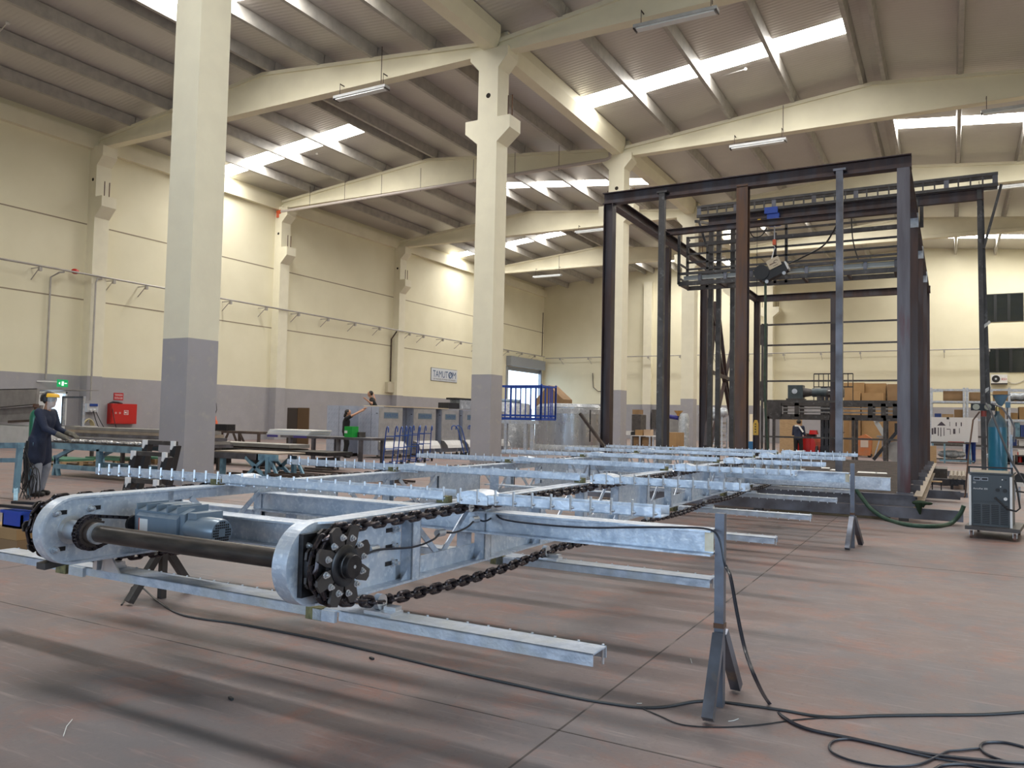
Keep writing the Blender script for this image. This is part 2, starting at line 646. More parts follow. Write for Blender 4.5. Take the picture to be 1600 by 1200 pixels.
# rafters: haunched concrete beams, flat underneath and pitched on top
for gy in GRID[1:]:
    for xa, xb in ((XL, XV), (XV, XR)):
        c = (xa + xb) / 2
        r = MB()
        r.prism([(xa + 0.05, 14.45), (xb - 0.05, 14.45), (xb - 0.05, 14.68), (c, 15.78), (xa + 0.05, 14.68)], gy - 0.1, gy + 0.1, 'y')
        r.prism([(xa + 0.05, 14.2), (xb - 0.05, 14.2), (xb - 0.05, 14.42), (xa + 0.05, 14.42)], gy - 0.21, gy + 0.21, 'y')
        for s1, s2 in ((xa + 0.05, c), (c, xb - 0.05)):
            def zt(x): return 14.68 + 1.1 * (1 - abs(x - c) / (c - xa))
            r.prism([(s1, zt(s1) - 0.14), (s2, zt(s2) - 0.14), (s2, zt(s2)), (s1, zt(s1))], gy - 0.19, gy + 0.19, 'y')
        o = struct(r, 'roof_beam', M_beam)
# purlins between the rafters
for bi in range(len(GRID)):
    y0 = GRID[bi]
    y1 = GRID[bi + 1] if bi + 1 < len(GRID) else YB
    if y1 < 5: continue
    for c in (cx1, cx2):
        for d in (-8.55, -5.85, -3.15, -0.42, 0.42, 3.15, 5.85, 8.55):
            x = c + d
            z = roof_z(x) - 0.02
            p = MB()
            p.prism([(x - 0.13, z), (x + 0.13, z), (x + 0.10, z - 0.2), (x + 0.075, z - 0.46), (x - 0.075, z - 0.46), (x - 0.10, z - 0.2)], y0 + 0.02, y1 - 0.02, 'y')
            struct(p, 'purlin', M_purlin)
# valley gutter beams on the middle columns
for bi in range(1, len(GRID)):
    y0 = GRID[bi]
    y1 = GRID[bi + 1] if bi + 1 < len(GRID) else YB
    g = MB().prism([(XV - 0.22, 14.3), (XV + 0.22, 14.3), (XV + 0.38, 14.75), (XV + 0.38, 15.12), (XV - 0.38, 15.12), (XV - 0.38, 14.75)], y0 + 0.24, y1 - 0.24, 'y')
    struct(g, 'roof_beam', M_beam)

# middle columns
CW, CD = 0.78, 0.76
M_hole = mat('dark_hole', (0.02, 0.015, 0.01), 0.9)


def column(cx, y0, first=False):
    x0, x1 = cx - CW / 2, cx + CW / 2
    y1 = y0 + CD
    root = bpy.data.objects.new('column', None)
    COL.objects.link(root)
    root.location = (cx, y0 + CD / 2, 0)
    root['_world'] = 1
    root['_base'] = (cx, y0 + CD / 2, 0)
    root['kind'] = 'structure'
    lo = MB().box(x0, x1, y0, y1, 0, 3.0).build('painted_base', M_grey, root)
    up = MB()
    up.box(x0, x1, y0, y1, 3.0, 14.3)
    # capital and crane brackets, shaped in the x-z plane
    up.prism([(x0, 13.6), (x0 - 0.36, 14.0), (x0 - 0.36, 14.3), (x0, 14.3)], y0, y1, 'y')
    up.prism([(x1, 13.6), (x1, 14.3), (x1 + 0.36, 14.3), (x1 + 0.36, 14.0)], y0, y1, 'y')
    if not first or True:
        up.prism([(x0, 11.0), (x0 - 0.5, 11.42), (x0 - 0.5, 11.86), (x0, 11.86)], y0, y1, 'y')
        up.prism([(x1, 11.0), (x1, 11.86), (x1 + 0.5, 11.86), (x1 + 0.5, 11.42)], y0, y1, 'y')
    up.build('shaft', M_colcream, root)
    pins = MB()
    for xx in (x1 + 0.2, x1 + 0.36, x0 - 0.2):
        pins.cyl((xx, y0 + 0.4, 11.8), (xx, y0 + 0.4, 12.7), 0.022, n=8)
    pins.build('anchor_rod', M_rust, root)
    MB().cyl((cx + 0.02, y0 - 0.004, 12.65), (cx + 0.02, y0 + 0.05, 12.65), 0.09, n=16).build('hole', M_hole, root)


for gy in GRID[1:]:
    column(XV, gy - CD / 2)
column(XV, YB - CD)


def pilaster(y0):
    x1 = -35.75
    root = bpy.data.objects.new('column', None)
    COL.objects.link(root)
    root.location = (XL + 0.25, y0, 0)
    root['_world'] = 1
    root['_base'] = (XL + 0.25, y0, 0)
    root['kind'] = 'structure'
    MB().box(XL - 0.05, x1, y0, y0 + 0.76, 0, 3.15).build('painted_base', M_grey, root)
    up = MB().box(XL - 0.05, x1, y0, y0 + 0.76, 3.15, 14.25)
    up.prism([(x1, 13.3), (x1, 14.2), (x1 + 0.42, 14.2), (x1 + 0.42, 13.7)], y0, y0 + 0.76, 'y')
    up.prism([(x1, 10.75), (x1, 11.75), (x1 + 0.5, 11.75), (x1 + 0.5, 11.25)], y0, y0 + 0.76, 'y')
    up.build('shaft', M_colcream, root)
    pins = MB()
    for yy in (y0 + 0.25, y0 + 0.5):
        pins.cyl((x1 + 0.3, yy, 11.7), (x1 + 0.3, yy, 12.5), 0.022, n=8)
    pins.build('anchor_rod', M_rust, root)
    MB().cyl((XL + 0.3, y0 - 0.004, 12.6), (XL + 0.3, y0 + 0.05, 12.6), 0.08, n=12).build('hole', M_hole, root)


for gy in GRID[2:]:
    pilaster(gy - 0.4)
for xx in (-25.1,):
    struct(MB().box(xx - 0.4, xx + 0.4, YB - 0.45, YB, 3.25, 14.9), 'column', M_colcream)
    struct(MB().box(xx - 0.4, xx + 0.4, YB - 0.45, YB, 0, 3.25), 'column', M_grey)

# ---------------------------------------------------------------- the chain conveyor
CA = math.radians(0.4)
CO = Vector((-2.46, 4.15, 0))
conv = thing('chain_conveyor', 'long galvanised steel conveyor with black chains and pinned crossbars, raised on stands', 'conveyor', CO, rz=CA, local=True)


def cw(u, v, z):
    return Vector((CO.x + u * math.cos(CA) - v * math.sin(CA), CO.y + u * math.sin(CA) + v * math.cos(CA), z))


HV, HZ, NR = -1.43, 0.79, 0.187      # hub position and nose radius
ZT, ZB = 0.977, 0.603                # top and bottom of the side frames
VEND = 12.6
CMID = -0.97


def side_frame(sgn):
    """sgn=+1: right frame (outer face towards +u); -1: left frame"""
    def U(a):      # a = distance inwards from the outer face
        return -a if sgn > 0 else 2 * CMID + a
    m = MB()

    def bx(a0, a1, v0, v1, z0, z1):
        u0, u1 = sorted((U(a0), U(a1)))
        m.box(u0, u1, v0, v1, z0, z1)
    W = 0.13
    # nose band
    n = 28
    ring_o, ring_i = [], []
    for i in range(n + 1):
        t = PI / 2 + PI * i / n
        ring_o.append((HV + NR * math.cos(t), HZ + NR * math.sin(t)))
        ring_i.append((HV + (NR - 0.012) * math.cos(t), HZ + (NR - 0.012) * math.sin(t)))
    u0, u1 = sorted((U(0.045), U(W)))
    for i in range(n):
        vs = []
        for u in (u0, u1):
            for q in (ring_o[i], ring_o[i + 1], ring_i[i + 1], ring_i[i]):
                vs.append((u, q[0], q[1]))
        m.add(vs, [(0, 1, 2, 3), (7, 6, 5, 4), (0, 4, 5, 1), (2, 6, 7, 3)], False)
    # nose side plates
    pl = [(HV, HZ + NR - 0.012)] + [q for q in ring_i[1:-1]] + [(HV, HZ - NR + 0.012), (-0.76, ZB + 0.01), (-0.76, ZT - 0.01)]
    pa, pb = sorted((U(0.075), U(0.085)))
    m.prism(pl, pa, pb, 'x')
    pl2 = [(HV + 0.10, HZ + NR - 0.012)] + [q for q in ring_i[1:-1]] + [(HV + 0.10, HZ - NR + 0.012)]
    pa, pb = sorted((U(0.047), U(0.055)))
    m.prism(pl2, pa, pb, 'x')
    # long flanges
    for zz in (ZT - 0.011, ZB):
        m.prism([(U(W), HV), (U(0.045), HV), (U(0.0), HV + 0.06), (U(0.0), VEND), (U(W), VEND)], zz, zz + 0.011, 'z')
    # chord webs
    bx(0.075, 0.085, -0.8, VEND, ZT - 0.075, ZT)
    bx(0.075, 0.085, -0.8, VEND, ZB, ZB + 0.10)
    # posts, plates and diagonals in bays
    v = -0.72
    bay = 0
    while v < VEND - 0.6:
        bx(0.002, 0.075, v - 0.038, v - 0.03, ZB + 0.011, ZT - 0.011)
        bx(0.002, 0.075, v + 0.03, v + 0.038, ZB + 0.011, ZT - 0.011)
        bx(0.002, 0.010, v - 0.038, v + 0.038, ZB + 0.011, ZT - 0.011)
        # little gussets at the foot
        m.prism([(v - 0.038, ZB + 0.011), (v - 0.09, ZB + 0.011), (v - 0.038, ZB + 0.06)], *sorted((U(0.03), U(0.036))), 'x')
        if bay % 3 == 1:
            bx(0.07, 0.08, v, v + 0.76, ZB, ZT)
        else:
            a, c = v + 0.06, v + 0.68
            mid = (a + c) / 2
            for p, q in (((a + 0.02, ZT - 0.07), (mid - 0.02, ZB + 0.08)), ((c - 0.02, ZT - 0.07), (mid + 0.02, ZB + 0.08))):
                m.bar((U(0.10), p[0], p[1]), (U(0.10), q[0], q[1]), 0.008, 0.035, up=(0, 0.7, 0.7))
        v += 0.745
        bay += 1
    o = m.build('side_frame', M_galv, conv)
    # slotted bearing bolts and boss
    for dv, dz in ((-0.09, 0.10), (-0.09, -0.10), (0.11, 0.11), (0.11, -0.11)):
        b = MB()
        b.cyl((U(0.09), HV + dv, HZ + dz), (U(0.115), HV + dv, HZ + dz), 0.017, n=6, smooth=False)
        b.cyl((U(0.085), HV + dv, HZ + dz), (U(0.095), HV + dv, HZ + dz), 0.022, n=16)
        b.cyl((U(0.115), HV + dv, HZ + dz), (U(0.13), HV + dv, HZ + dz), 0.009, n=10)
        b.build('bolt', M_galvs, o)
        s = MB().box(*sorted((U(0.086), U(0.088))), HV + dv + 0.015, HV + dv + 0.065, HZ + dz - 0.012, HZ + dz + 0.012)
        s.build('bolt_slot', M_black, o)
    for k in range(3):
        b = MB()
        z = HZ + 0.085 - k * 0.085
        b.cyl((U(0.075), -0.83, z), (U(0.05), -0.83, z), 0.016, n=6, smooth=False)
        b.cyl((U(0.078), -0.83, z), (U(0.072), -0.83, z), 0.024, n=16)
        b.cyl((U(0.05), -0.83, z), (U(0.03), -0.83, z), 0.009, n=10)
        bo_ = b.build('bolt', M_galvs, o)
        MB().box(*sorted((U(0.070), U(0.074))), -0.89, -0.79, z - 0.011, z + 0.011).build('bolt_slot', M_black, o)
    MB().box(*sorted((U(0.02), U(0.046))), HV - 0.115, HV + 0.2, HZ - 0.13, HZ + 0.145).build('backing_plate', M_black, o)
    bb = MB()
    bb.lathe((U(0.085), HV, HZ), [(0.078, 0), (0.078, 0.008), (0.055, 0.010), (0.053, 0.11)], 28, axis=(-sgn, 0, 0))
    bb.build('bearing_boss', M_galvs, o)
    return o


side_frame(1)
side_frame(-1)

# drive shaft and the small chain wheel beside the left frame
MB().cyl((2 * CMID + 0.19, HV, HZ), (-0.19, HV, HZ), 0.046, n=28).build('drive_shaft', M_shaft, conv)
for uu in (2 * CMID + 0.33, -0.20):
    MB().cyl((uu - 0.012, HV, HZ), (uu + 0.012, HV, HZ), 0.058, n=24).build('shaft_collar', M_galvs, conv)


def gear_outline(r, teeth, depth, duty=0.5):
    pts = []
    for i in range(teeth):
        a0 = 2 * PI * i / teeth
        for f, rr in ((0, r - depth), (0.22, r), (0.22 + duty * 0.5, r), (0.7, r - depth)):
            a = a0 + f * 2 * PI / teeth
            pts.append((rr * math.cos(a), rr * math.sin(a)))
    return pts


ws = MB()
WU = 2 * CMID + 0.27
ws.prism([(HV + a, HZ + b) for a, b in gear_outline(0.088, 22, 0.012)], WU - 0.012, WU + 0.012, 'x')
ws.cyl((WU - 0.03, HV, HZ), (WU + 0.05, HV, HZ), 0.06, n=24)
small = ws.build('chain_wheel', M_brown, conv)
# roller chain from the wheel to the gear unit
GV, GZ, GR = -1.19, 0.815, 0.032
pts = []
for i in range(19):
    t = PI * 0.42 + PI * 1.12 * i / 18
    pts.append((HV + 0.09 * math.cos(t), HZ + 0.09 * math.sin(t)))
for i in range(1, 9): pts.append((pts[18][0] + (GV + 0.01 - pts[18][0]) * i / 9, pts[18][1] + (GZ - GR - pts[18][1]) * i / 9))
for i in range(7):
    t = -PI * 0.5 + PI * i / 6
    pts.append((GV + GR * math.cos(t), GZ + GR * math.sin(t)))
p0 = pts[-1]
for i in range(1, 9): pts.append((p0[0] + (pts[0][0] - p0[0]) * i / 9, p0[1] + (pts[0][1] - p0[1]) * i / 9))
rc = MB()
# resample evenly into rollers with side plates
L = [0]
P2 = pts + [pts[0]]
for a, b in zip(P2, P2[1:]): L.append(L[-1] + math.hypot(b[0] - a[0], b[1] - a[1]))
nr = int(L[-1] / 0.019)


def along(s):
    s %= L[-1]
    for i in range(len(P2) - 1):
        if L[i + 1] >= s:
            f = (s - L[i]) / max(1e-9, L[i + 1] - L[i])
            return (P2[i][0] + (P2[i + 1][0] - P2[i][0]) * f, P2[i][1] + (P2[i + 1][1] - P2[i][1]) * f)
    return P2[-1]


for i in range(nr):
    a, b = along(i * L[-1] / nr), along((i + 1) * L[-1] / nr)
    rc.cyl((WU - 0.018, a[0], a[1]), (WU + 0.018, a[0], a[1]), 0.007, n=8)
    off = 0.016 if i % 2 else 0.020
    for sg in (-1, 1):
        rc.bar((WU + sg * off, a[0], a[1]), (WU + sg * off, b[0], b[1]), 0.004, 0.017, up=(0, -(b[1] - a[1]), b[0] - a[0]))
rc.build('roller_chain', M_chain, conv)

# gear motor
gm = MB()
gm.prism([(-1.07, 0.74), (-0.86, 0.74), (-0.86, 0.93), (-1.00, 0.955), (-1.07, 0.93)], -1.60, -1.18, 'x')
gm.prism([(-1.09, 0.76), (-1.07, 0.76), (-1.07, 0.92), (-1.09, 0.90)], -1.56, -1.22, 'x')
gm.box(-1.17, -1.10, -1.06, -0.88, 0.75, 0.94)
gm.box(-1.50, -1.30, -1.0, -0.86, 0.93, 0.965)
gearbox = gm.build('gear_motor', M_motor, conv)
gearbox.location = (-0.03, -0.125, -0.03)
for k in range(5):
    MB().box(-1.58 + k * 0.085, -1.57 + k * 0.085, -1.075, -0.87, 0.93, 0.967).build('casting_rib', M_motor, gearbox)
MB().cyl((-1.62, GV + 0.125, GZ + 0.03), (-1.60, GV + 0.125, GZ + 0.03), 0.05, n=20).build('output_flange', M_black, gearbox)
mo = MB()
MC = Vector((-1.16, -1.02, 0.85))
MD = Vector((1, 0.0, -0.02)).normalized()
mo.lathe(MC, [(0.05, -0.04), (0.07, 0.0), (0.07, 0.1), (0.074, 0.10), (0.074, 0.2), (0.068, 0.215)], 32, axis=MD)
mot = mo.build('motor_barrel', M_motor, gearbox)
E_ = MC + MD * 0.2155
gr = MB()
for i in range(-4, 5):
    for j in range(-4, 5):
        if math.hypot(i, j) <= 4.3 and not (abs(i) <= 1 and abs(j) <= 1):
            gr.box(E_.x, E_.x + 0.0015, E_.y + i * 0.0135 - 0.0048, E_.y + i * 0.0135 + 0.0048, E_.z + j * 0.0135 - 0.0048, E_.z + j * 0.0135 + 0.0048)
gr.build('fan_grille', M_black, gearbox)
MB().box(-1.53, -1.46, -1.0915, -1.09, 0.80, 0.885).build('rating_plate', M_white, gearbox)
MB().box(-1.534, -1.528, -1.092, -1.09, 0.797, 0.888).build('plate_edge', M_orange, gearbox)
MB().tube([(-1.30, -1.09, 0.80), (-1.27, -1.12, 0.81), (-1.2, -1.14, 0.80), (-1.1, -1.13, 0.77), (-1.0, -1.08, 0.74), (-0.98, -1.0, 0.70)], 0.007).build('motor_cable', M_rubber, gearbox)

# cross beams
cb = MB()
cb.ibeam((-1.80, -0.80, 0.785), (-0.14, -0.80, 0.785), 0.14, 0.15, 0.011, 0.008)
cb.build('cross_beam', M_galv, conv)
MB().ibeam((-3.35, 0.0, 0.72), (2 * CMID + 0.05, 0.0, 0.72), 0.14, 0.12, 0.010, 0.007).build('cross_beam', M_galv2, conv)
for v, z, u0, u1 in ((0.0, 0.84, 2 * CMID + 0.06, 1.375), (6.3, 0.84, 2 * CMID - 1.40, 1.42)):
    b = MB()
    b.ibeam((u0, v, z), (u1, v, z), 0.14, 0.132, 0.010, 0.007)
    cbo = b.build('cross_beam', M_galv, conv)
    e = MB().box(u1 - 0.045, u1 + 0.001, v - 0.01, v - 0.0045, z - 0.05, z + 0.05)
    e.build('heat_stain', mat('heat_stain', (0.62, 0.52, 0.36), 0.5, 0.5, c2=(0.75, 0.68, 0.55), scale=12), cbo)
b = MB()
b.box(2 * CMID - 1.5, 1.78, 8.0, 8.008, 0.59, 0.77)
b.box(2 * CMID - 1.5, 1.78, 8.0, 8.10, 0.762, 0.77)
b.box(2 * CMID - 1.5, 1.78, 8.0, 8.10, 0.59, 0.598)
bo = b.build('cross_beam', M_galv, conv)
# slotted packing plates between top chord and cross beam, inside the frame
for v in (0.0, 2.9, 6.3):
    MB().box(-1.80, -0.14, v + 0.12, v + 0.24, 0.775, 0.783).build('slotted_plate', M_galv, conv)
    for u in (-1.7, -0.25):
        MB().box(u - 0.004, u + 0.10, v + 0.07, v + 0.075, 0.62, 0.96).build('gusset_plate', M_galv, conv)


# sprockets with eight blades
M_blade = mat('gunmetal_plate', (0.060, 0.052, 0.052), 0.42, 0.5, c2=(0.085, 0.075, 0.072), scale=9)
SV = -1.39


def sprocket(sgn, phase=0.0):
    def U(a): return a if sgn > 0 else 2 * CMID - 0.045 - a
    m = MB()
    m.cyl((U(-0.02), SV, HZ), (U(0.008), SV, HZ), 0.15, n=32)
    m.cyl((U(0.008), SV, HZ), (U(0.075), SV, HZ), 0.112, n=40)
    root = m.build('sprocket', M_black, conv)
    for side, uu in (('outer', 0.072), ('inner', -0.004)):
        for i in range(8):
            a = phase + 2 * PI * (i + 0.5) / 8
            ca, sa = math.cos(a), math.sin(a)
            bl = MB()
            q = 1.0 if side == 'outer' else 0.93
            poly = [(0.075, -0.030), (0.12, -0.036), (0.175, -0.027), (0.186, -0.004), (0.179, 0.029), (0.12, 0.038), (0.075, 0.030)]
            bl.prism([(SV + q * (r * ca - t * sa), HZ + q * (r * sa + t * ca)) for r, t in poly], *sorted((U(uu), U(uu + 0.014))), 'x')
            bl.build('sprocket_blade', M_blade, root)
    h = MB()
    h.lathe((U(0.05), SV, HZ), [(0.092, 0.0), (0.092, 0.04), (0.086, 0.044), (0.058, 0.045), (0.058, 0.062), (0.053, 0.064), (0.053, 0.088), (0.049, 0.092)], 40, axis=(sgn, 0, 0))
    hb = h.build('hub', M_black, root)
    MB().cyl((U(0.141), SV, HZ), (U(0.1435), SV, HZ), 0.008, n=12).build('centre_mark', M_galvs, root)
    if sgn > 0:
        for i in range(12):
            a = phase + 2 * PI * (i + 0.35) / 12
            r = 0.123 if i % 3 else 0.128
            c = (SV + r * math.cos(a), HZ + r * math.sin(a))
            b = MB()
            b.cyl((U(0.086), *c), (U(0.089), *c), 0.0155, n=18)
            b.cyl((U(0.089), *c), (U(0.099), *c), 0.012, n=6, smooth=False)
            b.cyl((U(0.099), *c), (U(0.108), *c), 0.0065, n=10)
            b.build('bolt', M_galvs, root)
    return root


sprocket(1)
sprocket(-1, 0.3)
for dv, dz in ((-0.125, 0.095), (-0.125, -0.075), (0.17, 0.150)):
    b = MB()
    b.cyl((-0.05, SV + dv, HZ + dz), (-0.015, SV + dv, HZ + dz), 0.014, n=6, smooth=False)
    b.cyl((-0.015, SV + dv, HZ + dz), (0.0, SV + dv, HZ + dz), 0.008, n=10)
    b.build('bolt', M_galvs, conv)

# round-link chains
PITCH, WIRE = 0.0727, 0.0105


def link_mesh(name):
    """one oval link, long axis along y, flat in y-z"""
    hl, hw = PITCH / 2 + WIRE, 0.0200
    st = hl - hw + 0.002
    pts = []
    for i in range(9):
        t = -PI / 2 + PI * i / 8 + PI / 2
        pts.append((0, st + (hw - 0.0) * math.sin(t) * 1.0, hw * math.cos(t)))
    for i in range(9):
        t = PI + PI * i / 8
        pts.append((0, -st + hw * math.sin(t), hw * math.cos(t)))
    m = MB().tube(pts, WIRE, 8, closed=True)
    return m


def chain_path(sgn):
    uc = 0.042 if sgn > 0 else 2 * CMID - 0.087
    P = []
    R = 0.160
    P.append((VEND - 0.5, 0.952))
    P.append((SV, HZ + R))
    for i in range(1, 20):
        t = PI / 2 + PI * i / 20
        P.append((SV + R * math.cos(t), HZ + R * math.sin(t)))
    P.append((SV, HZ - R))
    # sagging return run between the crossbars
    vb = [-1.1, 0.9, 2.95, 5.0, 7.05, 9.1, 11.2, VEND - 0.5]
    P.append((-1.25, 0.606))
    for a, b in zip(vb, vb[1:]):
        for k in range(6):
            f = k / 6
            P.append((a + (b - a) * f, 0.567 - 0.030 * math.sin(PI * f)))
    return uc, P


lk0 = link_mesh('chain_link')
LINK_ME = None


def chain(sgn, n_near):
    global LINK_ME
    uc, P = chain_path(sgn)
    L = [0]
    for a, b in zip(P, P[1:]): L.append(L[-1] + math.hypot(b[0] - a[0], b[1] - a[1]))

    def pos(s):
        for i in range(len(P) - 1):
            if L[i + 1] >= s:
                f = (s - L[i]) / max(1e-9, L[i + 1] - L[i])
                return (P[i][0] + (P[i + 1][0] - P[i][0]) * f, P[i][1] + (P[i + 1][1] - P[i][1]) * f)
        return P[-1]
    N = int(L[-1] / PITCH)
    root = None
    far = MB()
    near = []
    for i in range(N):
        a, b = pos(i * PITCH), pos((i + 1) * PITCH)
        c = ((a[0] + b[0]) / 2, (a[1] + b[1]) / 2)
        ang = math.atan2(b[1] - a[1], b[0] - a[0])
        # links alternately flat and upright (turned about the chain's own line)
        roll = (0.0 if i % 2 else PI / 2)
        M = Matrix.Translation((uc, c[0], c[1])) @ Matrix.Rotation(ang, 4, 'X') @ Matrix.Rotation(roll, 4, 'Y')
        near.append((c[0], M))
    order = sorted(range(len(near)), key=lambda i: near[i][0])
    keep = set(order[:n_near])
    for i, (v, M) in enumerate(near):
        if i not in keep: far.add([M @ q for q in lk0.v], lk0.f, True)
    root = far.build('chain', M_chain, conv)
    root['kind'] = 'stuff'
    for i in sorted(keep):
        if LINK_ME is None:
            o = lk0.build('chain_link', M_chain, root)
            LINK_ME = o.data
        else:
            o = bpy.data.objects.new('chain_link', LINK_ME)
            COL.objects.link(o)
            o.parent = root
        o.matrix_basis = near[i][1]


chain(1, 72)
chain(-1, 28)

# crossbars: three channel pieces each, with a row of pins
PSP = 0.112


def channel(m, u0, u1, v, z, w, h, up, t=0.006):
    """U-section; up=True opens upwards"""
    if up: m.box(u0, u1, v - w / 2, v + w / 2, z, z + t)
    else: m.box(u0, u1, v - w / 2, v + w / 2, z + h - t, z + h)
    m.box(u0, u1, v - w / 2, v - w / 2 + t, z, z + h)
    m.box(u0, u1, v + w / 2 - t, v + w / 2, z, z + h)


def crossbar(vc, top, idx, skew=0.0):
    m = MB()
    zb = 0.985 if top else 0.462
    w = 0.15
    uL, uR = 2 * CMID - 1.2, 1.2
    if top:
        parts = [(uL, 2 * CMID + 0.10, 0.0, 0.0), (2 * CMID + 0.14, -0.06, -0.02, 0.008), (0.02, uR, 0.0, 0.0)]
    else:
        parts = [(uL, -2.30, 0.0, 0.0), (-2.14, -0.31, 0.0, 0.0), (-0.15, uR - 0.02, -0.0, 0.0)]
    for a, b, dv, dz in parts:
        channel(m, a, b, dv, zb + dz, w, 0.05, top)
    if top:
        # rounded shoe at the head of a piece, just beside each frame
        for u in (2 * CMID + 0.14, 0.02):
            prof = []
            for i in range(9):
                t = PI - PI * i / 8
                prof.append((u + 0.10 + 0.10 * math.cos(t) - 0.0, zb + 0.036 + 0.035 * math.sin(t)))
            prof += [(u + 0.2, zb - 0.006), (u + 0.02, zb - 0.006)]
            m.prism(prof, -w / 2 - 0.006, w / 2 + 0.006, 'y')
    else:
        for u in (-2.13, -0.16):
            m.box(u - 0.14, u, -w / 2 - 0.02, -w / 2 + 0.0, zb - 0.008, zb + 0.045)
            m.box(u - 0.17, u + 0.02, -w / 2 - 0.0, w / 2, zb + 0.04, zb + 0.0495)
    root = m.build('crossbar', M_galv2 if not top else M_galv, conv)
    root.location = (0, vc, 0)
    root.rotation_euler = (0, 0, skew)
    # bracket pieces to the chain
    for s, uc in ((1, 0.042), (-1, 2 * CMID - 0.087)):
        k = MB()
        if top:
            k.box(uc - 0.03, uc + 0.03, -0.012, 0.012, 0.935, zb)
            k.cyl((uc - 0.045, 0.0, 0.955), (uc + 0.03, 0.0, 0.955), 0.028, n=16)
        else:
            k.box(uc - 0.06, uc + 0.10, -0.05, 0.05, zb + 0.05, zb + 0.066)
            k.box(uc + 0.02, uc + 0.09, 0.0, 0.05, zb + 0.066, zb + 0.085)
            k.cyl((uc - 0.02, 0.0, 0.565), (uc + 0.012, 0.0, 0.565), 0.038, n=20)
        k.build('chain_bracket', M_galvs, root)
    for uc in ((-0.065, 2 * CMID + 0.065) if top else (-0.295, -2.35)):
        k = MB()
        if top: k.box(uc - 0.045, uc + 0.03, -w / 2 - 0.01, -w / 2 + 0.04, ZT, zb + 0.03)
        else: k.box(uc - 0.05, uc + 0.05, -w / 2 - 0.02, -w / 2 + 0.03, zb - 0.01, zb + 0.05)
        k.build('wear_pad', M_olive, root)
    # pins
    n = int((uR - 0.03 - (uL + 0.03)) / PSP)
    us = [uR - 0.035 - i * PSP for i in range(n + 1)]
    pv = -w / 2 - 0.004 if top else w / 2 - 0.003
    z0, z1 = (zb - 0.001, zb + 0.082) if top else (zb - 0.028, zb + 0.055)
    if top and idx < 2:
        src = None
        for u in us:
            if src is None:
                q = MB().cyl((0, 0, z0), (0, 0, z1), 0.0072, n=8)
                q.sphere((0.009, -0.002, z0 + 0.02), 0.009, n=6, m=4)
                src = q.build('pin', M_galvs, root)
                o = src
            else:
                o = bpy.data.objects.new('pin', src.data)
                COL.objects.link(o)
                o.parent = root
            o.location = (u, pv, 0)
    else:
        q = MB()
        for u in us:
            q.cyl((u, pv, z0), (u, pv, z1), 0.0062, n=8)
            if top: q.sphere((u + 0.009, pv - 0.002, z0 + 0.02), 0.009, n=6, m=4)
        o = q.build('pins', M_galvs, root)
        o['kind'] = 'stuff'


tops = [(-0.30, 0.02), (1.62, 0.004), (3.75, 0.0), (5.85, 0.0), (8.0, 0.0), (9.85, 0.0)]
bots = [-1.07, 0.75, 2.85, 4.85, 7.2, 8.9]
for i, (v, s) in enumerate(tops): crossbar(v, True, i, s)
for i, v in enumerate(bots): crossbar(v, False, i)

# bracket below the left nose (clamped plate) and return guide
gd = MB()
gd.prism([(-1.50, 0.60), (-0.95, 0.655), (-0.95, 0.62), (-1.50, 0.565)], 2 * CMID - 0.10, 2 * CMID - 0.02, 'x')
gd.build('return_guide', M_dark, conv)
gd = MB()
gd.box(-2.03, -1.99, -1.17, -1.13, 0.512, 0.61).box(-2.03, -1.94, -1.17, -1.13, 0.60, 0.61)
gd.prism([(-1.95, 0.513), (-1.78, 0.513), (-1.86, 0.60), (-1.93, 0.60)], -1.17, -1.16, 'y')
gd.prism([(-1.17, 0.513), (-1.02, 0.513), (-1.17, 0.60)], -1.93, -1.92, 'x')
gd.build('guide_bracket', M_galvs, conv)

# cable clips on the right frame
clips = [(-1.02, 0.80), (-0.52, 0.83), (-0.16, 0.865), (0.06, 0.89)]
for v, z in clips:
    k = MB()
    pts = []
    k.cyl((0.012 if v > -0.9 else -0.05, v - 0.032, z), (0.012 if v > -0.9 else -0.05, v + 0.032, z), 0.020, n=18)
    k.build('cable_clip', M_galvs, conv)

# ---------------------------------------------------------------- stands
def tripod(u, v, top, legs, label, mtl, hi=0.37):
    b = cw(u, v, 0)
    t = thing('tripod_stand', label, 'stand', b, 'tripod stands under the conveyor')
    c, s = math.cos(CA), math.sin(CA)
    MB().box(b.x - 0.024, b.x + 0.024, b.y - 0.024, b.y + 0.024, 0, top).build('post', mtl, t)
    for a in legs:
        dx, dy = math.cos(a), math.sin(a)
        m = MB().bar((b.x + dx * 0.035, b.y + dy * 0.035, hi), (b.x + dx * 0.285, b.y + dy * 0.285, 0.022), 0.055, 0.05)
        m.build('leg', mtl, t)
    MB().box(b.x - 0.027, b.x + 0.027, b.y - 0.027, b.y + 0.027, hi + 0.03, hi + 0.055).build('weld_collar', M_rust, t)
    return t


M_stand = mat('stand_steel', (0.20, 0.22, 0.27), 0.4, 0.7, c2=(0.12, 0.12, 0.14), scale=5, c3=(0.30, 0.22, 0.14), scale3=7, lo3=0.6, hi3=0.8)
tripod(1.405, 0.02, 0.99, (-PI / 2 + 0.06, PI / 2 - 0.08), 'steel stand nearest the camera, at the right end of the first cross beam', M_stand)
tripod(1.455, 6.3, 1.02, (-PI / 2 - 0.1, PI / 2 - 0.25), 'thin steel stand at the right end of the second cross beam, near the platform', M_stand)
tripod(-2.965, 0.05, 0.66, (-PI / 2, PI / 2), 'dark steel tripod stand seen under the drive shaft', M_dark)
tripod(2 * CMID - 1.3, 6.3, 0.77, (-PI / 2, PI / 2, 0.3), 'steel tripod stand at the far left end of the second cross beam', M_dark)


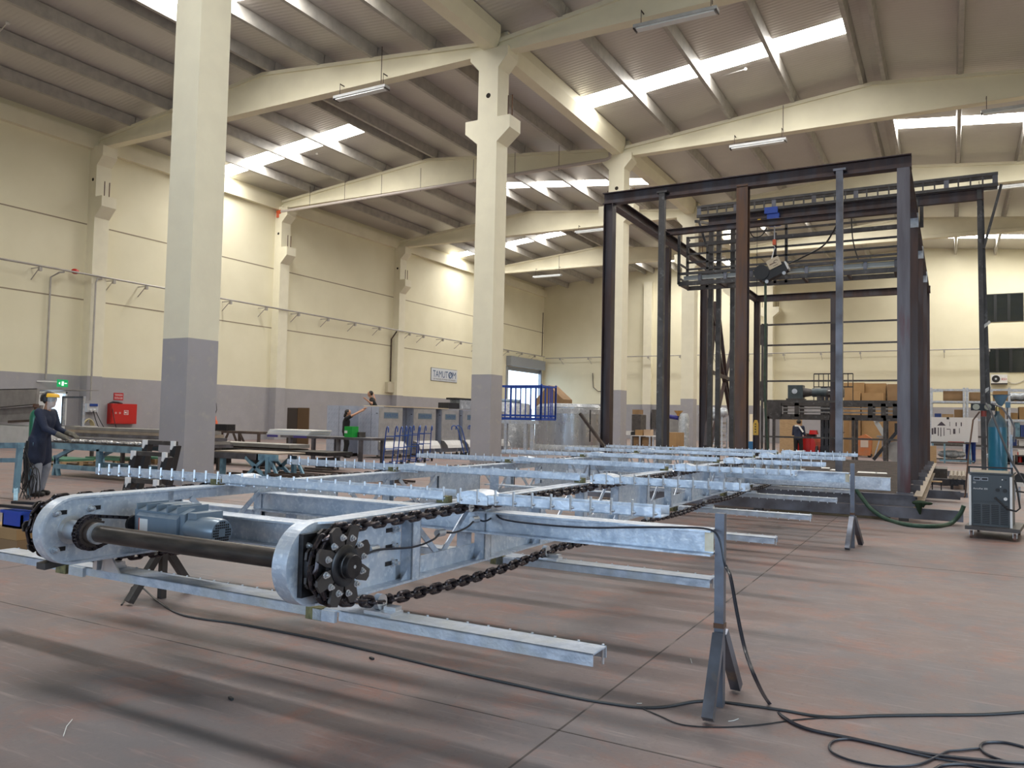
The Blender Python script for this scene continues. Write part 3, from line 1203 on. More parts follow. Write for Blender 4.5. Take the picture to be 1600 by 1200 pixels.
def smooth_path(pts, n=6):
    out = []
    for i in range(len(pts) - 1):
        p0 = pts[max(i - 1, 0)]; p1 = pts[i]; p2 = pts[i + 1]; p3 = pts[min(i + 2, len(pts) - 1)]
        for k in range(n):
            t = k / n
            out.append(0.5 * ((2 * p1) + (p2 - p0) * t + (2 * p0 - 5 * p1 + 4 * p2 - p3) * t * t + (3 * p1 - p0 - 3 * p2 + p3) * t ** 3))
    out.append(pts[-1])
    return out



# ---------------------------------------------------------------- the tall brown steel frame
FX0, FX1 = -5.87, -0.67
FYS = [14.4, 17.95, 21.3, 24.8, 28.0]
FT = 5.97
fr = thing('steel_portal', 'tall box-shaped frame of dark brown steel columns standing on a grated platform', 'steel frame', (-3.27, 21.2, 0.22))


def hcol(p0, p1, w, h, material, parent, name, web_dir):
    MB().ibeam(p0, p1, w, h, 0.014, 0.01, up=web_dir).build(name, material, parent)


for i, y in enumerate(FYS):
    for x in (FX0, FX1):
        corner = i in (0, 4)
        hcol((x, y, 0.41), (x, y, FT - 0.22 if corner else FT - 0.35), 0.19, 0.19, M_mauve if x > -3 and i == 0 else M_mill, fr, 'column', (1, 0, 0) if x < -3 else (0, 1, 0))
        if x > -3 and not corner:
            MB().box(x - 0.09, x + 0.11, y - 0.10, y - 0.085, FT - 0.42, FT - 0.12).build('fixing_plate', M_galv2, fr)
        if x > -3:
            MB().box(x - 0.11, x + 0.13, y - 0.12, y + 0.12, 0.405, 0.425).build('base_plate', M_mill2, fr)
hcol((-3.28, FYS[0], 0.41), (-3.28, FYS[0], FT - 0.17), 0.20, 0.20, M_rust, fr, 'column', (0, 1, 0))
hcol((-3.34, FYS[4], 0.41), (-3.34, FYS[4], FT - 0.22), 0.28, 0.19, M_mill, fr, 'column', (0, 1, 0))
for y in (FYS[0], FYS[4]):
    MB().ibeam((FX0 - 0.12, y, FT - 0.11), (FX1 + 0.12, y, FT - 0.11), 0.2, 0.22, 0.014, 0.01).build('top_beam', M_mill, fr)
MB().ibeam((FX0, FYS[1], FT - 0.0), (FX1, FYS[1], FT - 0.0), 0.12, 0.14, 0.012, 0.008).build('top_beam', M_mill, fr)
for x in (FX0, FX1):
    MB().ibeam((x, FYS[0] + 0.1, FT - 0.13), (x, FYS[4] - 0.1, FT - 0.13), 0.18, 0.2, 0.014, 0.01).build('top_beam', M_mill, fr)
for x in (-4.76, -1.64):
    m = MB().box(x - 0.055, x + 0.055, FYS[0] - 0.16, FYS[0] - 0.06, 0.3, FT - 0.12)
    m.box(x - 0.10, x + 0.10, FYS[0] - 0.17, FYS[0] + 0.05, FT - 0.16, FT - 0.12)
    m.build('slender_post', M_dark if x < -3 else M_mill2, fr)
# X bracing in the left side
yb0, yb1 = FYS[2], FYS[3]
for a, b in (((yb0, 4.9), (yb1, 0.5)), ((yb1, 4.9), (yb0, 0.5)), ((yb0 + 0.9, 4.9), (yb1 - 0.4, 0.6)), ((yb0 + 0.7, 4.9), (yb0 - 0.2, 0.9))):
    MB().bar((FX0 + 0.12, a[0], a[1]), (FX0 + 0.12, b[0], b[1]), 0.06, 0.09, up=(1, 0, 0)).build('brace', M_mill, fr)
MB().bar((FX0 + 0.18, yb0, 2.9), (FX0 + 0.18, yb1 - 0.4, 2.75), 0.05, 0.1).build('brace', M_mill, fr)
# rails across the far end
for x in (-5.63, -5.5):
    MB().box(x - 0.035, x + 0.035, 27.7, 27.78, 0.4, 4.95).build('gate_post', M_dark, fr)
for z0, z1 in ((4.22, 4.92), (2.32, 2.98)):
    MB().box(-5.70, -5.52, 27.72, 27.80, z0, z1).build('gate_post', M_dark, fr)
for z in (4.9, 4.2, 2.98, 2.3, 1.1):
    MB().box(-5.6, FX1, 27.72, 27.77, z - 0.028, z + 0.028).build('gate_rail', M_dark, fr)

# grated platform under it
pf = thing('steel_platform', 'low steel platform with a deck of dark rods under the tall brown frame', 'platform', (-3.27, 21.2, 0))
dk = MB()
y = 14.35
while y < 28.1:
    dk.box(-6.0, -0.80, y, y + 0.045, 0.375, 0.405)
    y += 0.115
d = dk.build('deck_rods', M_brown, pf)
d['kind'] = 'stuff'
for y in (14.2, 28.2):
    MB().ibeam((-6.1, y, 0.31), (-0.50, y, 0.31), 0.10, 0.19, 0.012, 0.01).build('edge_beam', M_mill2, pf)
M_tan = mat('primed_tan_steel', (0.36, 0.29, 0.22), 0.55, c2=(0.27, 0.22, 0.18), scale=3)
MB().ibeam((-0.46, 14.0, 0.31), (-0.46, 28.3, 0.31), 0.12, 0.19, 0.012, 0.01).build('side_beam', M_tan, pf)
MB().ibeam((-6.1, 14.25, 0.31), (-6.1, 28.2, 0.31), 0.10, 0.19, 0.012, 0.01).build('side_beam', M_mill2, pf)
for i in range(9):
    yy = 15.2 + i * 1.5
    MB().box(-0.62, -0.46, yy, yy + 0.02, 0.41, 0.50).build('side_lug', M_mill2, pf)
for y in (14.06, 18.5, 23.0, 27.5):
    MB().box(-6.4, 0.16, y - 0.05, y + 0.05, 0.045, 0.215).build('bearer', M_mill2, pf)
    for x in (-5.2, -2.9, -0.66):
        MB().box(x - 0.07, x + 0.07, y - 0.07, y + 0.07, 0, 0.045).build('foot', M_dark, pf)
MB().box(-2.7, -0.85, 14.04, 14.12, 0.0, 0.044).build('timber_packing', mat('old_timber', (0.26, 0.19, 0.11), 0.8, c2=(0.18, 0.13, 0.08), scale=4, stretch=(1, 8, 8)), pf)
# sheets of paper on the deck
M_paper = mat('paper', (0.78, 0.78, 0.76), 0.8)
for k, (px, py, ang) in enumerate(((1355, 738, 0.05), (1377, 739, 0.1), (1305, 734, 0.0), (1322, 742, 0.1), (1330, 747, -0.1), (1290, 731, 0.1))):
    p = at(px, py, Z=0.408)
    m = MB()
    c, s = math.cos(ang), math.sin(ang)
    w, h = (0.2, 0.28) if k else (0.42, 0.30)
    if k == 1: w = 0.24
    vs = [(p.x + c * a - s * b, p.y + s * a + c * b, 0.4065) for a, b in ((-w / 2, -h), (w / 2, -h), (w / 2, h), (-w / 2, h))]
    m.add(vs + [(v[0], v[1], v[2] + 0.001) for v in vs], [(3, 2, 1, 0), (4, 5, 6, 7), (0, 1, 5, 4), (1, 2, 6, 5), (2, 3, 7, 6), (3, 0, 4, 7)])
    single(m, 'paper_sheet', M_paper, 'white paper sheet lying flat on the dark rod deck inside the brown frame', 'paper', 'white sheets on the platform deck')

# wedge rod leaning against the frame's left column
single(MB().bar((-6.35, 14.2, 1.62), (-4.9, 13.9, 0.035), 0.05, 0.05), 'steel_bar', M_brown, 'dark steel bar leaning diagonally against the left front column of the brown frame', 'steel bar')

# walkway cage hung inside the frame
cg = thing('walkway_cage', 'dark steel walkway with a many-railed guard hanging high inside the brown frame', 'walkway', (-3.35, 18.65, 4.78))
for y in (18.4, 19.1):
    MB().box(-5.7, -0.97, y - 0.03, y + 0.03, 4.76, 4.86).build('floor_edge', M_dark, cg)
for i in range(6):
    x = -5.67 + i * 0.93
    MB().box(x - 0.03, x + 0.03, 18.43, 19.07, 4.77, 4.84).build('cross_member', M_brown, cg)
MB().box(-5.6, -1.0, 18.47, 18.51, 4.90, 5.0).build('toe_board', M_white if False else mat('pale_steel_strip', (0.42, 0.42, 0.40), 0.5, 0.3), cg)
MB().box(-5.7, -0.97, 18.37, 18.43, 5.02, 5.08).build('guard_rail', M_dark, cg)
for z in (5.28, 5.45, 5.66, 6.07):
    MB().box(-5.7, -0.97, 19.07, 19.11, z - 0.022, z + 0.022).build('guard_rail', M_dark, cg)
MB().box(-5.7, -0.97, 19.05, 19.13, 5.84, 5.93).build('guard_rail', M_dark, cg)
MB().box(-5.7, -0.97, 19.3, 19.34, 5.13, 5.17).build('guard_rail', M_dark, cg)
for x, y, zt in ((-5.70, 18.4, 6.0), (-5.70, 19.1, 6.1), (-5.2, 19.1, 5.95), (-3.6, 19.1, 6.0), (-3.35, 19.1, 6.2)):
    MB().box(x - 0.03, x + 0.03, y - 0.03, y + 0.03, 4.8, zt).build('guard_post', M_dark, cg)
for i in range(8):
    x = -5.2 + i * 0.6
    MB().box(x - 0.035, x + 0.035, 18.40, 18.47, 4.84, 5.06).build('bracket', M_mill2, cg)
for z in (4.95, 5.3):
    MB().box(-5.72, -5.68, 18.4, 19.1, z - 0.02, z + 0.02).build('guard_rail', M_dark, cg)

# gantry with lattice girder and hoist, resting across the frame's side beams
GY = 18.2
gx0, gx1 = at(1091, 325, Y=GY).x, at(1559, 268, Y=GY).x
gz1 = at(1091, 324, Y=GY).z
gz0 = at(1091, 342, Y=GY).z
gt = thing('gantry_girder', 'long lattice girder across the brown frame, carried by a slender leg at the right', 'gantry', ((gx0 + gx1) / 2, GY, 0))
for y in (GY - 0.10, GY + 0.14):
    MB().box(gx0, gx1, y - 0.03, y + 0.03, gz1 - 0.055, gz1).build('girder_chord', M_dark, gt)
    MB().box(gx0, gx1, y - 0.03, y + 0.03, gz0, gz0 + 0.06).build('girder_chord', M_dark, gt)
for i in range(29):
    x = gx0 + 0.05 + i * (gx1 - gx0 - 0.1) / 28
    w = 0.045 if i % 4 == 0 else 0.014
    MB().box(x - w, x + w, GY - 0.12, GY - 0.08, gz0 + 0.06, gz1 - 0.055).build('girder_strut', M_dark if i % 4 else M_mill2, gt)
MB().ibeam((gx0 + 0.25, GY, gz0 - 0.115), (at(1535, 0, Y=GY).x, GY, gz0 - 0.115), 0.12, 0.22, 0.012, 0.008).build('runway_beam', M_mill, gt)
for px in (1112, 1124, 1146):
    x = at(px, 345, Y=19.6).x
    MB().box(x - 0.055, x + 0.055, 19.55, 19.66, 0.41, at(px, 345, Y=19.6).z).build('leg', M_dark, gt)
    if px != 1124: MB().bar((x, GY, gz0 - 0.05), (x, 19.6, at(px, 350, Y=19.6).z), 0.06, 0.06).build('tie', M_dark, gt)
lx = at(1530, 300, Y=GY).x
for k in (0.0, 0.10):
    MB().bar((lx + k * 0.3, GY + k, gz0), (lx + 0.06 + k * 1.2, GY + k, 0.0), 0.075, 0.085, up=(1, 0, 0)).build('leg', M_dark, gt)
MB().bar((gx1 + 0.06, GY, gz0 + 0.05), at(1537, 388, Y=GY), 0.045, 0.05).build('stay', M_dark, gt)
MB().bar(at(1092, 345, Y=GY), at(1104, 385, Y=GY), 0.04, 0.05).build('stay', M_dark, gt)
for z in (0.9, 2.2, 3.5):
    MB().bar((lx + 0.05, GY, z), (lx + 0.17, GY + 0.10, z + 0.12), 0.03, 0.05).build('leg_tie', M_galv2, gt)
for pa, pt, pb_ in ((1432, 316, 340), (1440, 330, 355)):
    a, b = at(pa, pt, Y=GY), at(pa, pb_, Y=GY)
    MB().box(a.x - 0.035, a.x + 0.035, GY - 0.04, GY + 0.04, b.z, a.z + 0.1).build('hanger', M_dark, gt)

M_blue = mat('blue_paint', (0.02, 0.07, 0.42), 0.4, c2=(0.03, 0.09, 0.48), scale=4)
hc0, hc1 = at(1200, 353, Y=GY), at(1219, 333, Y=GY)
ho = thing('electric_hoist', 'blue electric hoist hanging under the lattice girder', 'hoist', ((hc0.x + hc1.x) / 2, GY, hc0.z))
MB().box(hc0.x, hc1.x, GY - 0.13, GY + 0.13, hc0.z, hc1.z - 0.02).build('body', M_blue, ho)
MB().box(hc0.x - 0.05, hc1.x - 0.03, GY - 0.16, GY - 0.07, hc1.z - 0.02, hc1.z + 0.12).build('trolley', M_blue, ho)
MB().cyl((hc0.x - 0.42, GY, hc0.z + 0.09), (hc0.x, GY, hc0.z + 0.09), 0.085, n=20).build('motor', M_rubber, ho)
MB().cyl((hc0.x - 0.22, GY, hc0.z + 0.09), (hc0.x - 0.15, GY, hc0.z + 0.09), 0.09, n=20).build('motor_band', mat('yellow_band', (0.8, 0.5, 0.05), 0.5), ho)
hk = at(1210, 378, Y=GY)
MB().cyl((hk.x, GY, hk.z), (hk.x, GY, hc0.z), 0.014, n=8).build('load_rope', M_white, ho)
MB().box(hk.x - 0.035, hk.x + 0.035, GY - 0.035, GY + 0.035, hk.z - 0.07, hk.z + 0.05).build('hook_block', M_orange, ho)
MB().tube([(hk.x, GY, hk.z - 0.07), (hk.x, GY, hk.z - 0.11), (hk.x + 0.02, GY, hk.z - 0.14), (hk.x - 0.01, GY, hk.z - 0.17), (hk.x - 0.035, GY, hk.z - 0.14)], 0.010, 6).build('hook', M_galvs, ho)
MB().tube(smooth_path([at(1170, 358, Y=GY), at(1177, 370, Y=GY), at(1190, 368, Y=GY), at(1198, 356, Y=GY)], 4), 0.012, 6).build('loop_cable', M_rubber, ho)

WYF = 17.98
wc_ = at(1208, 424, Y=WYF)
wf_ = thing('wire_feeder', 'black wire feeder with a cream side panel hung from the blue hoist', 'wire feeder', (wc_.x, WYF, wc_.z - 0.2))


def rot_pts(m, c, ang):
    """turn a mesh collector about the Y axis through c"""
    R = Matrix.Rotation(ang, 4, 'Y')
    c = Vector(c)
    m.v = [R @ (v - c) + c for v in m.v]
    return m


WC = (wc_.x, WYF, wc_.z)
FA = math.radians(-24)


def fb(x0, x1, y0, y1, z0, z1): return MB().box(wc_.x + x0, wc_.x + x1, WYF + y0, WYF + y1, wc_.z + z0, wc_.z + z1)


rot_pts(fb(-0.28, 0.30, -0.11, 0.11, -0.15, 0.04), WC, FA).build('chassis', M_rubber, wf_)
rot_pts(MB().cyl((wc_.x - 0.22, WYF - 0.13, wc_.z + 0.07), (wc_.x - 0.22, WYF + 0.04, wc_.z + 0.07), 0.165, n=28), WC, FA).build('spool_cover', M_rubber, wf_)
M_creamp = mat('cream_plastic', (0.60, 0.50, 0.36), 0.5)
rot_pts(fb(-0.04, 0.24, -0.13, -0.115, 0.03, 0.24), WC, FA).build('side_panel', M_creamp, wf_)
mk = fb(0.0, 0.13, -0.133, -0.13, 0.12, 0.14)
mk.tube([Vector((wc_.x + 0.15 + 0.045 * math.cos(t * 0.6), WYF - 0.132, wc_.z + 0.145 + 0.03 * math.sin(t * 0.6))) for t in range(9)], 0.006, 5)
mk.box(wc_.x + 0.06, wc_.x + 0.17, WYF - 0.133, WYF - 0.13, wc_.z + 0.065, wc_.z + 0.075)
rot_pts(mk, WC, FA).build('panel_marks', M_rust, wf_)
rot_pts(fb(0.30, 0.33, -0.13, 0.12, -0.13, 0.06), WC, FA).build('front_plate', M_white, wf_)
for dx in (-0.2, 0.2):
    rot_pts(MB().cyl((wc_.x + dx, WYF - 0.12, wc_.z - 0.17), (wc_.x + dx, WYF - 0.09, wc_.z - 0.17), 0.04, n=12), WC, FA).build('wheel', M_galv2, wf_)
MB().tube([Vector((hk.x, GY - 0.0, hk.z - 0.15)), Vector((wc_.x - 0.05, WYF, wc_.z + 0.22))], 0.012, 6).build('lifting_strap', M_white, wf_)
MB().tube(smooth_path([at(1232, 412, Y=WYF), at(1252, 403, Y=18.0), at(1285, 385, Y=17.6), at(1300, 365, Y=17.0), at(1311, 345, Y=16.5)], 4), 0.018, 8).build('torch_cable', M_rubber, wf_)
single(MB().tube(smooth_path([at(1196, 440, Y=18.0), at(1196, 520, Y=18), at(1195, 600, Y=18), at(1197, 660, Y=18), at(1201, 712, Y=18.0)], 4), 0.028, 8), 'hanging_hose', mat('dark_green_hose', (0.035, 0.06, 0.04), 0.5, c2=(0.06, 0.09, 0.06), scale=10), 'dark green hose bundle hanging from the wire feeder down to the deck', 'hose')
single(MB().tube(smooth_path([at(1330, 335, Y=18.7), at(1332, 370, Y=18.7), at(1336, 390, Y=18.7), at(1341, 405, Y=18.7)], 4), 0.014, 6), 'hanging_cable', M_rubber, 'short black cable hanging in a curve behind the walkway rails', 'cable')
pc = thing('crane_pendant', 'yellow hoist control pendant hanging on a thin cord before a brown column', 'control pendant', at(1181, 677, Y=18.2))
pend = at(1181, 668, Y=18.2)
MB().cyl(pend + Vector((0, 0, 0.16)), Vector((pend.x, pend.y, gz0 - 0.2)), 0.006, n=6).build('cord', M_rubber, pc)
M_yellow = mat('yellow_plastic', (0.85, 0.48, 0.03), 0.4)
MB().prism([(pend.x - 0.05, pend.z - 0.17), (pend.x + 0.05, pend.z - 0.17), (pend.x + 0.05, pend.z + 0.08), (pend.x + 0.02, pend.z + 0.17), (pend.x - 0.02, pend.z + 0.17), (pend.x - 0.05, pend.z + 0.08)], pend.y - 0.04, pend.y + 0.04, 'y').build('handset', M_yellow, pc)
for k in range(4):
    MB().cyl((pend.x, pend.y - 0.045, pend.z + 0.08 - k * 0.06), (pend.x, pend.y - 0.052, pend.z + 0.08 - k * 0.06), 0.014, n=10).build('button', M_rubber, pc)

# ---------------------------------------------------------------- welding set on its trolley
WX, WY = 0.50, 12.85
wd = thing('welding_machine', 'dark grey welding power source with a white trimmed front on a castor trolley', 'welding machine', (WX, WY, 0))


def W(x, y, z):      # machine coordinates -> world, turned slightly clockwise
    a = math.radians(-7)
    return Vector((WX + x * math.cos(a) - y * math.sin(a), WY + x * math.sin(a) + y * math.cos(a), z))


def wbox(x0, x1, y0, y1, z0, z1, m=None):
    m = m or MB()
    vs = [W(x, y, z) for z in (z0, z1) for x, y in ((x0, y0), (x1, y0), (x1, y1), (x0, y1))]
    m.add(vs, [(0, 3, 2, 1), (4, 5, 6, 7), (0, 1, 5, 4), (1, 2, 6, 5), (2, 3, 7, 6), (3, 0, 4, 7)])
    return m


M_wg = mat('machine_grey', (0.075, 0.085, 0.095), 0.45, c2=(0.06, 0.068, 0.075), scale=5)
M_wg2 = mat('machine_panel', (0.045, 0.055, 0.065), 0.4)
wbox(-0.29, 0.34, -0.45, 0.55, 0.115, 0.165).build('trolley_base', M_dark, wd)
wbox(-0.24, 0.24, -0.32, 0.30, 0.165, 0.86).build('cabinet', M_wg, wd)
wbox(-0.215, 0.215, -0.335, -0.32, 0.50, 0.85).build('control_panel', M_wg2, wd)
lv = MB()
for i in range(11):
    for c in range(4):
        wbox(-0.20 + c * 0.105, -0.115 + c * 0.105, -0.326, -0.318, 0.20 + i * 0.024, 0.212 + i * 0.024, lv)
lv.build('louvres', M_rubber, wd)
for x in (-0.25, 0.225):
    wbox(x, x + 0.027, -0.345, -0.31, 0.165, 0.84).build('corner_trim', M_white, wd)
wbox(-0.21, 0.21, -0.33, -0.30, 0.875, 0.92).build('top_trim', M_creamp, wd)
wbox(-0.26, 0.26, -0.34, 0.30, 0.865, 0.885).build('lid', M_wg, wd)
hb = MB()
for x in (-0.25, 0.25): hb.bar(W(x, -0.32, 0.86), W(x, -0.32, 0.96), 0.02, 0.02)
hb.bar(W(-0.26, -0.32, 0.955), W(0.26, -0.32, 0.955), 0.022, 0.022)
hb.build('handle', M_rubber, wd)
for x in (-0.195, -0.105):
    f_ = wbox(x, x + 0.082, -0.338, -0.335, 0.775, 0.82).build('display', mat('display_frame', (0.35, 0.37, 0.42), 0.4), wd)
    wbox(x + 0.008, x + 0.074, -0.340, -0.338, 0.783, 0.812).build('display_glass', M_rubber, f_)
for x, z, r, mt in ((0.085, 0.66, 0.024, M_rubber), (0.17, 0.655, 0.026, M_rubber), (0.175, 0.545, 0.022, M_white), (0.06, 0.55, 0.018, M_rubber), (0.12, 0.705, 0.008, M_white), (0.14, 0.80, 0.008, M_white), (0.18, 0.80, 0.009, M_rubber)):
    MB().cyl(W(x, -0.335, z), W(x, -0.352, z), r, n=16).build('knob', mt, wd)
text('lettering', 'AsrcnPak 350', M_white, wd, W(-0.20, -0.3365, 0.655), W(1, 0, 0) - W(0, 0, 0), (0, 0, 1), 0.022, width=0.17)
text('lettering', 'CE', M_white, wd, W(-0.20, -0.3365, 0.735), W(1, 0, 0) - W(0, 0, 0), (0, 0, 1), 0.02, width=0.03)
for x, y in ((-0.22, -0.38), (0.28, -0.38), (-0.22, 0.48), (0.28, 0.48)):
    k = MB().cyl(W(x - 0.014, y, 0.048), W(x + 0.014, y, 0.048), 0.048, n=20)
    cst = k.build('castor', mat('castor_wheel', (0.20, 0.12, 0.10), 0.5), wd)
    f = MB().bar(W(x - 0.022, y, 0.04), W(x - 0.022, y, 0.115), 0.006, 0.04).bar(W(x + 0.022, y, 0.04), W(x + 0.022, y, 0.115), 0.006, 0.04)
    f.build('castor_fork', M_galvs, cst)
pw = MB().tube([W(0.06, -0.34, 0.55), W(0.10, -0.40, 0.52), W(0.20, -0.44, 0.42), W(0.30, -0.42, 0.40), W(0.34, -0.38, 0.44), W(0.31, -0.34, 0.66), W(0.28, -0.30, 0.80)], 0.012, 8)
pw.build('torch_lead', M_rubber, wd)

gc = thing('gas_cylinder', 'tall teal gas cylinder standing behind the welding machine', 'gas cylinder', W(0.03, 0.42, 0.165))
M_teal = mat('scuffed_teal_paint', (0.006, 0.12, 0.20), 0.35, c2=(0.01, 0.17, 0.26), scale=4, c3=(0.10, 0.30, 0.40), scale3=14, lo3=0.62, hi3=0.8, stretch=(1, 1, 0.25), coat=0.3)
cb_ = W(0.03, 0.42, 0.165)
MB().lathe(cb_, [(0.115, 0.0), (0.118, 0.02), (0.118, 1.34)], 32).build('body', M_teal, gc)
MB().lathe(cb_, [(0.118, 1.34), (0.112, 1.39), (0.092, 1.45), (0.055, 1.50), (0.03, 1.53), (0.028, 1.57)], 32).build('shoulder', mat('cylinder_shoulder', (0.05, 0.10, 0.14), 0.4, c2=(0.09, 0.14, 0.17), scale=8), gc)
MB().cyl(cb_ + Vector((0, 0, 1.57)), cb_ + Vector((0, 0, 1.66)), 0.018, n=12).cyl(cb_ + Vector((-0.06, 0, 1.61)), cb_ + Vector((0.05, 0, 1.61)), 0.015, n=10).build('valve', mat('brass', (0.45, 0.32, 0.12), 0.35, 0.9), gc)
for i, ch in enumerate('PARTIS'):
    text('lettering', ch, mat('faded_lettering', (0.45, 0.65, 0.72), 0.5), gc, cb_ + Vector((-0.055, -0.1165, 0.62 - i * 0.115)), (1, 0.2, 0), (0, 0, 1), 0.07, width=0.045)
gg = thing('pressure_regulator', 'gas regulator with two round dials on the teal cylinder', 'regulator', cb_ + Vector((-0.2, -0.05, 1.56)))
rg = cb_ + Vector((-0.17, -0.06, 1.62))
MB().box(rg.x - 0.16, rg.x + 0.14, rg.y - 0.02, rg.y + 0.05, rg.z - 0.045, rg.z + 0.05).build('body', M_rubber, gg)
for dx in (-0.095, 0.05):
    MB().cyl(rg + Vector((dx, -0.02, 0.005)), rg + Vector((dx, -0.05, 0.005)), 0.055, n=24).build('dial', M_rubber, gg)
    MB().cyl(rg + Vector((dx, -0.05, 0.005)), rg + Vector((dx, -0.052, 0.005)), 0.044, n=24).build('dial_face', mat('dial_face', (0.34, 0.33, 0.26), 0.5), gg)
MB().cyl(rg + Vector((0.0, 0.0, -0.05)), rg + Vector((0.0, 0.0, -0.13)), 0.035, n=16).build('adjusting_knob', mat('dark_red', (0.25, 0.04, 0.03), 0.5), gg)
fu = thing('metal_funnel', 'light blue funnel resting on top of the teal cylinder', 'funnel', cb_ + Vector((0.02, 0.12, 1.66)))
fc = cb_ + Vector((0.04, 0.05, 1.64))
M_lblue = mat('light_blue_paint', (0.15, 0.25, 0.33), 0.45, c2=(0.11, 0.20, 0.27), scale=5)
MB().lathe(fc, [(0.02, 0.0), (0.05, 0.05), (0.10, 0.16), (0.14, 0.165)], 24).build('cone', M_lblue, fu)
MB().box(fc.x + 0.06, fc.x + 0.12, fc.y - 0.02, fc.y + 0.03, fc.z - 0.02, fc.z + 0.06).build('clip', M_lblue, fu)
# trolley back rail and the cables over the cylinder
tr = MB()
tr.bar(W(0.19, 0.50, 0.165), W(0.19, 0.50, 1.40), 0.03, 0.03)
tr.build('cylinder_rack', M_galv2, wd)
single(MB().tube([W(-0.10, 0.30, 1.84), W(-0.02, 0.20, 1.70), W(0.10, 0.16, 1.35), W(0.2, 0.2, 1.05), W(0.35, 0.3, 0.75), W(0.55, 0.5, 0.45), W(0.72, 0.8, 0.2)], 0.014, 8), 'welding_cable', mat('grey_cable', (0.10, 0.095, 0.10), 0.45), 'grey welding cable slung diagonally across the teal cylinder', 'cable')
single(MB().tube([W(-0.02, 0.25, 1.84), W(0.10, 0.22, 1.78), W(0.2, 0.3, 1.62), W(0.24, 0.35, 1.5), W(0.23, 0.4, 1.3)], 0.012, 8), 'gas_hose', mat('pale_hose', (0.16, 0.16, 0.18), 0.35), 'pale looped hose over the shoulder of the teal cylinder', 'hose')
single(MB().tube([W(0.25, 0.3, 0.62), W(0.42, 0.35, 0.60), W(0.55, 0.5, 0.72)], 0.012, 6), 'side_cable', M_rubber, 'black cable leaving the right side of the welding machine', 'cable')
single(MB().tube([W(-0.33, -0.1, 0.52), W(-0.33, 0.0, 0.56), W(-0.30, 0.1, 1.1), W(-0.25, 0.2, 1.6), W(-0.18, 0.3, 1.72)], 0.011, 6), 'steel_cable', M_rust, 'thin rust-brown cable rising from beside the welding machine to the regulator', 'cable')
# thick green hose along the floor and a green glove on the beam
M_green = mat('green_hose', (0.03, 0.075, 0.05), 0.5, c2=(0.055, 0.11, 0.075), scale=14, bump=0.3, bscale=60)
gp = [at(1336, 763, Y=14.0), at(1350, 782, Y=13.95), at(1362, 796, Y=13.9), at(1385, 811, Z=0.03), at(1420, 820, Z=0.03), at(1460, 822, Z=0.03), at(1485, 818, Z=0.03), at(1500, 803, Y=13.9), at(1506, 790, Y=13.9)]


single(MB().tube(smooth_path(gp), 0.032, 10), 'green_hose', M_green, 'thick green sleeved hose hanging to the floor between the thin stand and the welder', 'hose')
gl = thing('green_glove', 'dark green work glove draped over the long steel bearer beside the platform', 'glove', at(1440, 795, Y=14.0))
g0 = at(1440, 786, Y=14.0)
m = MB()
m.sphere(g0 + Vector((-0.02, 0, 0.0)), 0.09, 1.3, 0.8, 0.45)
m.sphere(g0 + Vector((0.09, 0, 0.0)), 0.05, 1.3, 0.8, 0.5)
m.tube([g0 + Vector((-0.03, -0.06, 0)), g0 + Vector((-0.03, -0.075, -0.10)), g0 + Vector((-0.02, -0.075, -0.17))], [0.05, 0.035, 0.012])
m.tube([g0 + Vector((-0.07, -0.06, 0)), g0 + Vector((-0.065, -0.075, -0.07))], [0.03, 0.014])
m.tube([g0 + Vector((0.03, -0.06, 0)), g0 + Vector((0.02, -0.075, -0.06))], [0.03, 0.014])
m.build('palm', mat('dark_green_cloth', (0.012, 0.035, 0.015), 0.8), gl)

# ---------------------------------------------------------------- cables near the camera
clipw = [cw(0.02, v, z) for v, z in clips]
pts = [cw(0.0, -1.30, 0.785), cw(-0.01, -1.16, 0.788), cw(-0.02, -1.02, 0.80), cw(0.03, -0.80, 0.79), cw(0.05, -0.65, 0.81), clipw[1], cw(0.03, -0.40, 0.82), cw(0.03, -0.27, 0.835), clipw[2], cw(0.03, -0.08, 0.85), cw(0.03, 0.0, 0.86), clipw[3],
       cw(0.16, -0.085, 0.872), cw(0.40, -0.085, 0.862), cw(0.70, -0.085, 0.868), cw(1.0, -0.085, 0.895), cw(1.2, -0.08, 0.91), cw(1.36, -0.06, 0.912), cw(1.42, -0.07, 0.87), cw(1.455, -0.09, 0.74)]
pts += [at(1140, 900, Y=4.0), at(1151, 960, Y=3.9), at(1163, 1015, Y=3.8), at(1180, 1062, Y=3.68), at(1200, 1098, Z=0.01), at(1225, 1122, Z=0.008), at(1260, 1139, Z=0.008), at(1320, 1152, Z=0.008), at(1390, 1167, Z=0.008), at(1460, 1180, Z=0.008), at(1560, 1190, Z=0.008), at(1600, 1192, Z=0.008)]
M_cable = mat('black_blue_cable', (0.016, 0.018, 0.03), 0.35)
sp = smooth_path(pts, 5)
sc_ = MB().tube(sp, 0.0055, 8)
sc_.tube([p + Vector((0.004, 0.012, 0)) for p in sp[95:]], 0.0055, 8)
single(sc_, 'sensor_cable', M_cable, 'black double cable clipped to the conveyor frame, dropping to the floor beside the near stand', 'cable')
pts = [at(x, y, Z=0.007) for x, y in ((1600, 1167), (1570, 1160), (1540, 1160), (1532, 1168), (1545, 1180), (1575, 1190), (1600, 1192))]
pts2 = [at(x, y, Z=0.007) for x, y in ((1530, 1169), (1500, 1172), (1480, 1174), (1460, 1184), (1430, 1195), (1380, 1197), (1330, 1188), (1300, 1175), (1297, 1162), (1312, 1155), (1340, 1156), (1390, 1168), (1450, 1182), (1520, 1196), (1600, 1212))]
pts3 = [at(x, y, Z=0.007) for x, y in ((1460, 1202), (1475, 1195), (1510, 1194), (1560, 1199), (1600, 1204))]
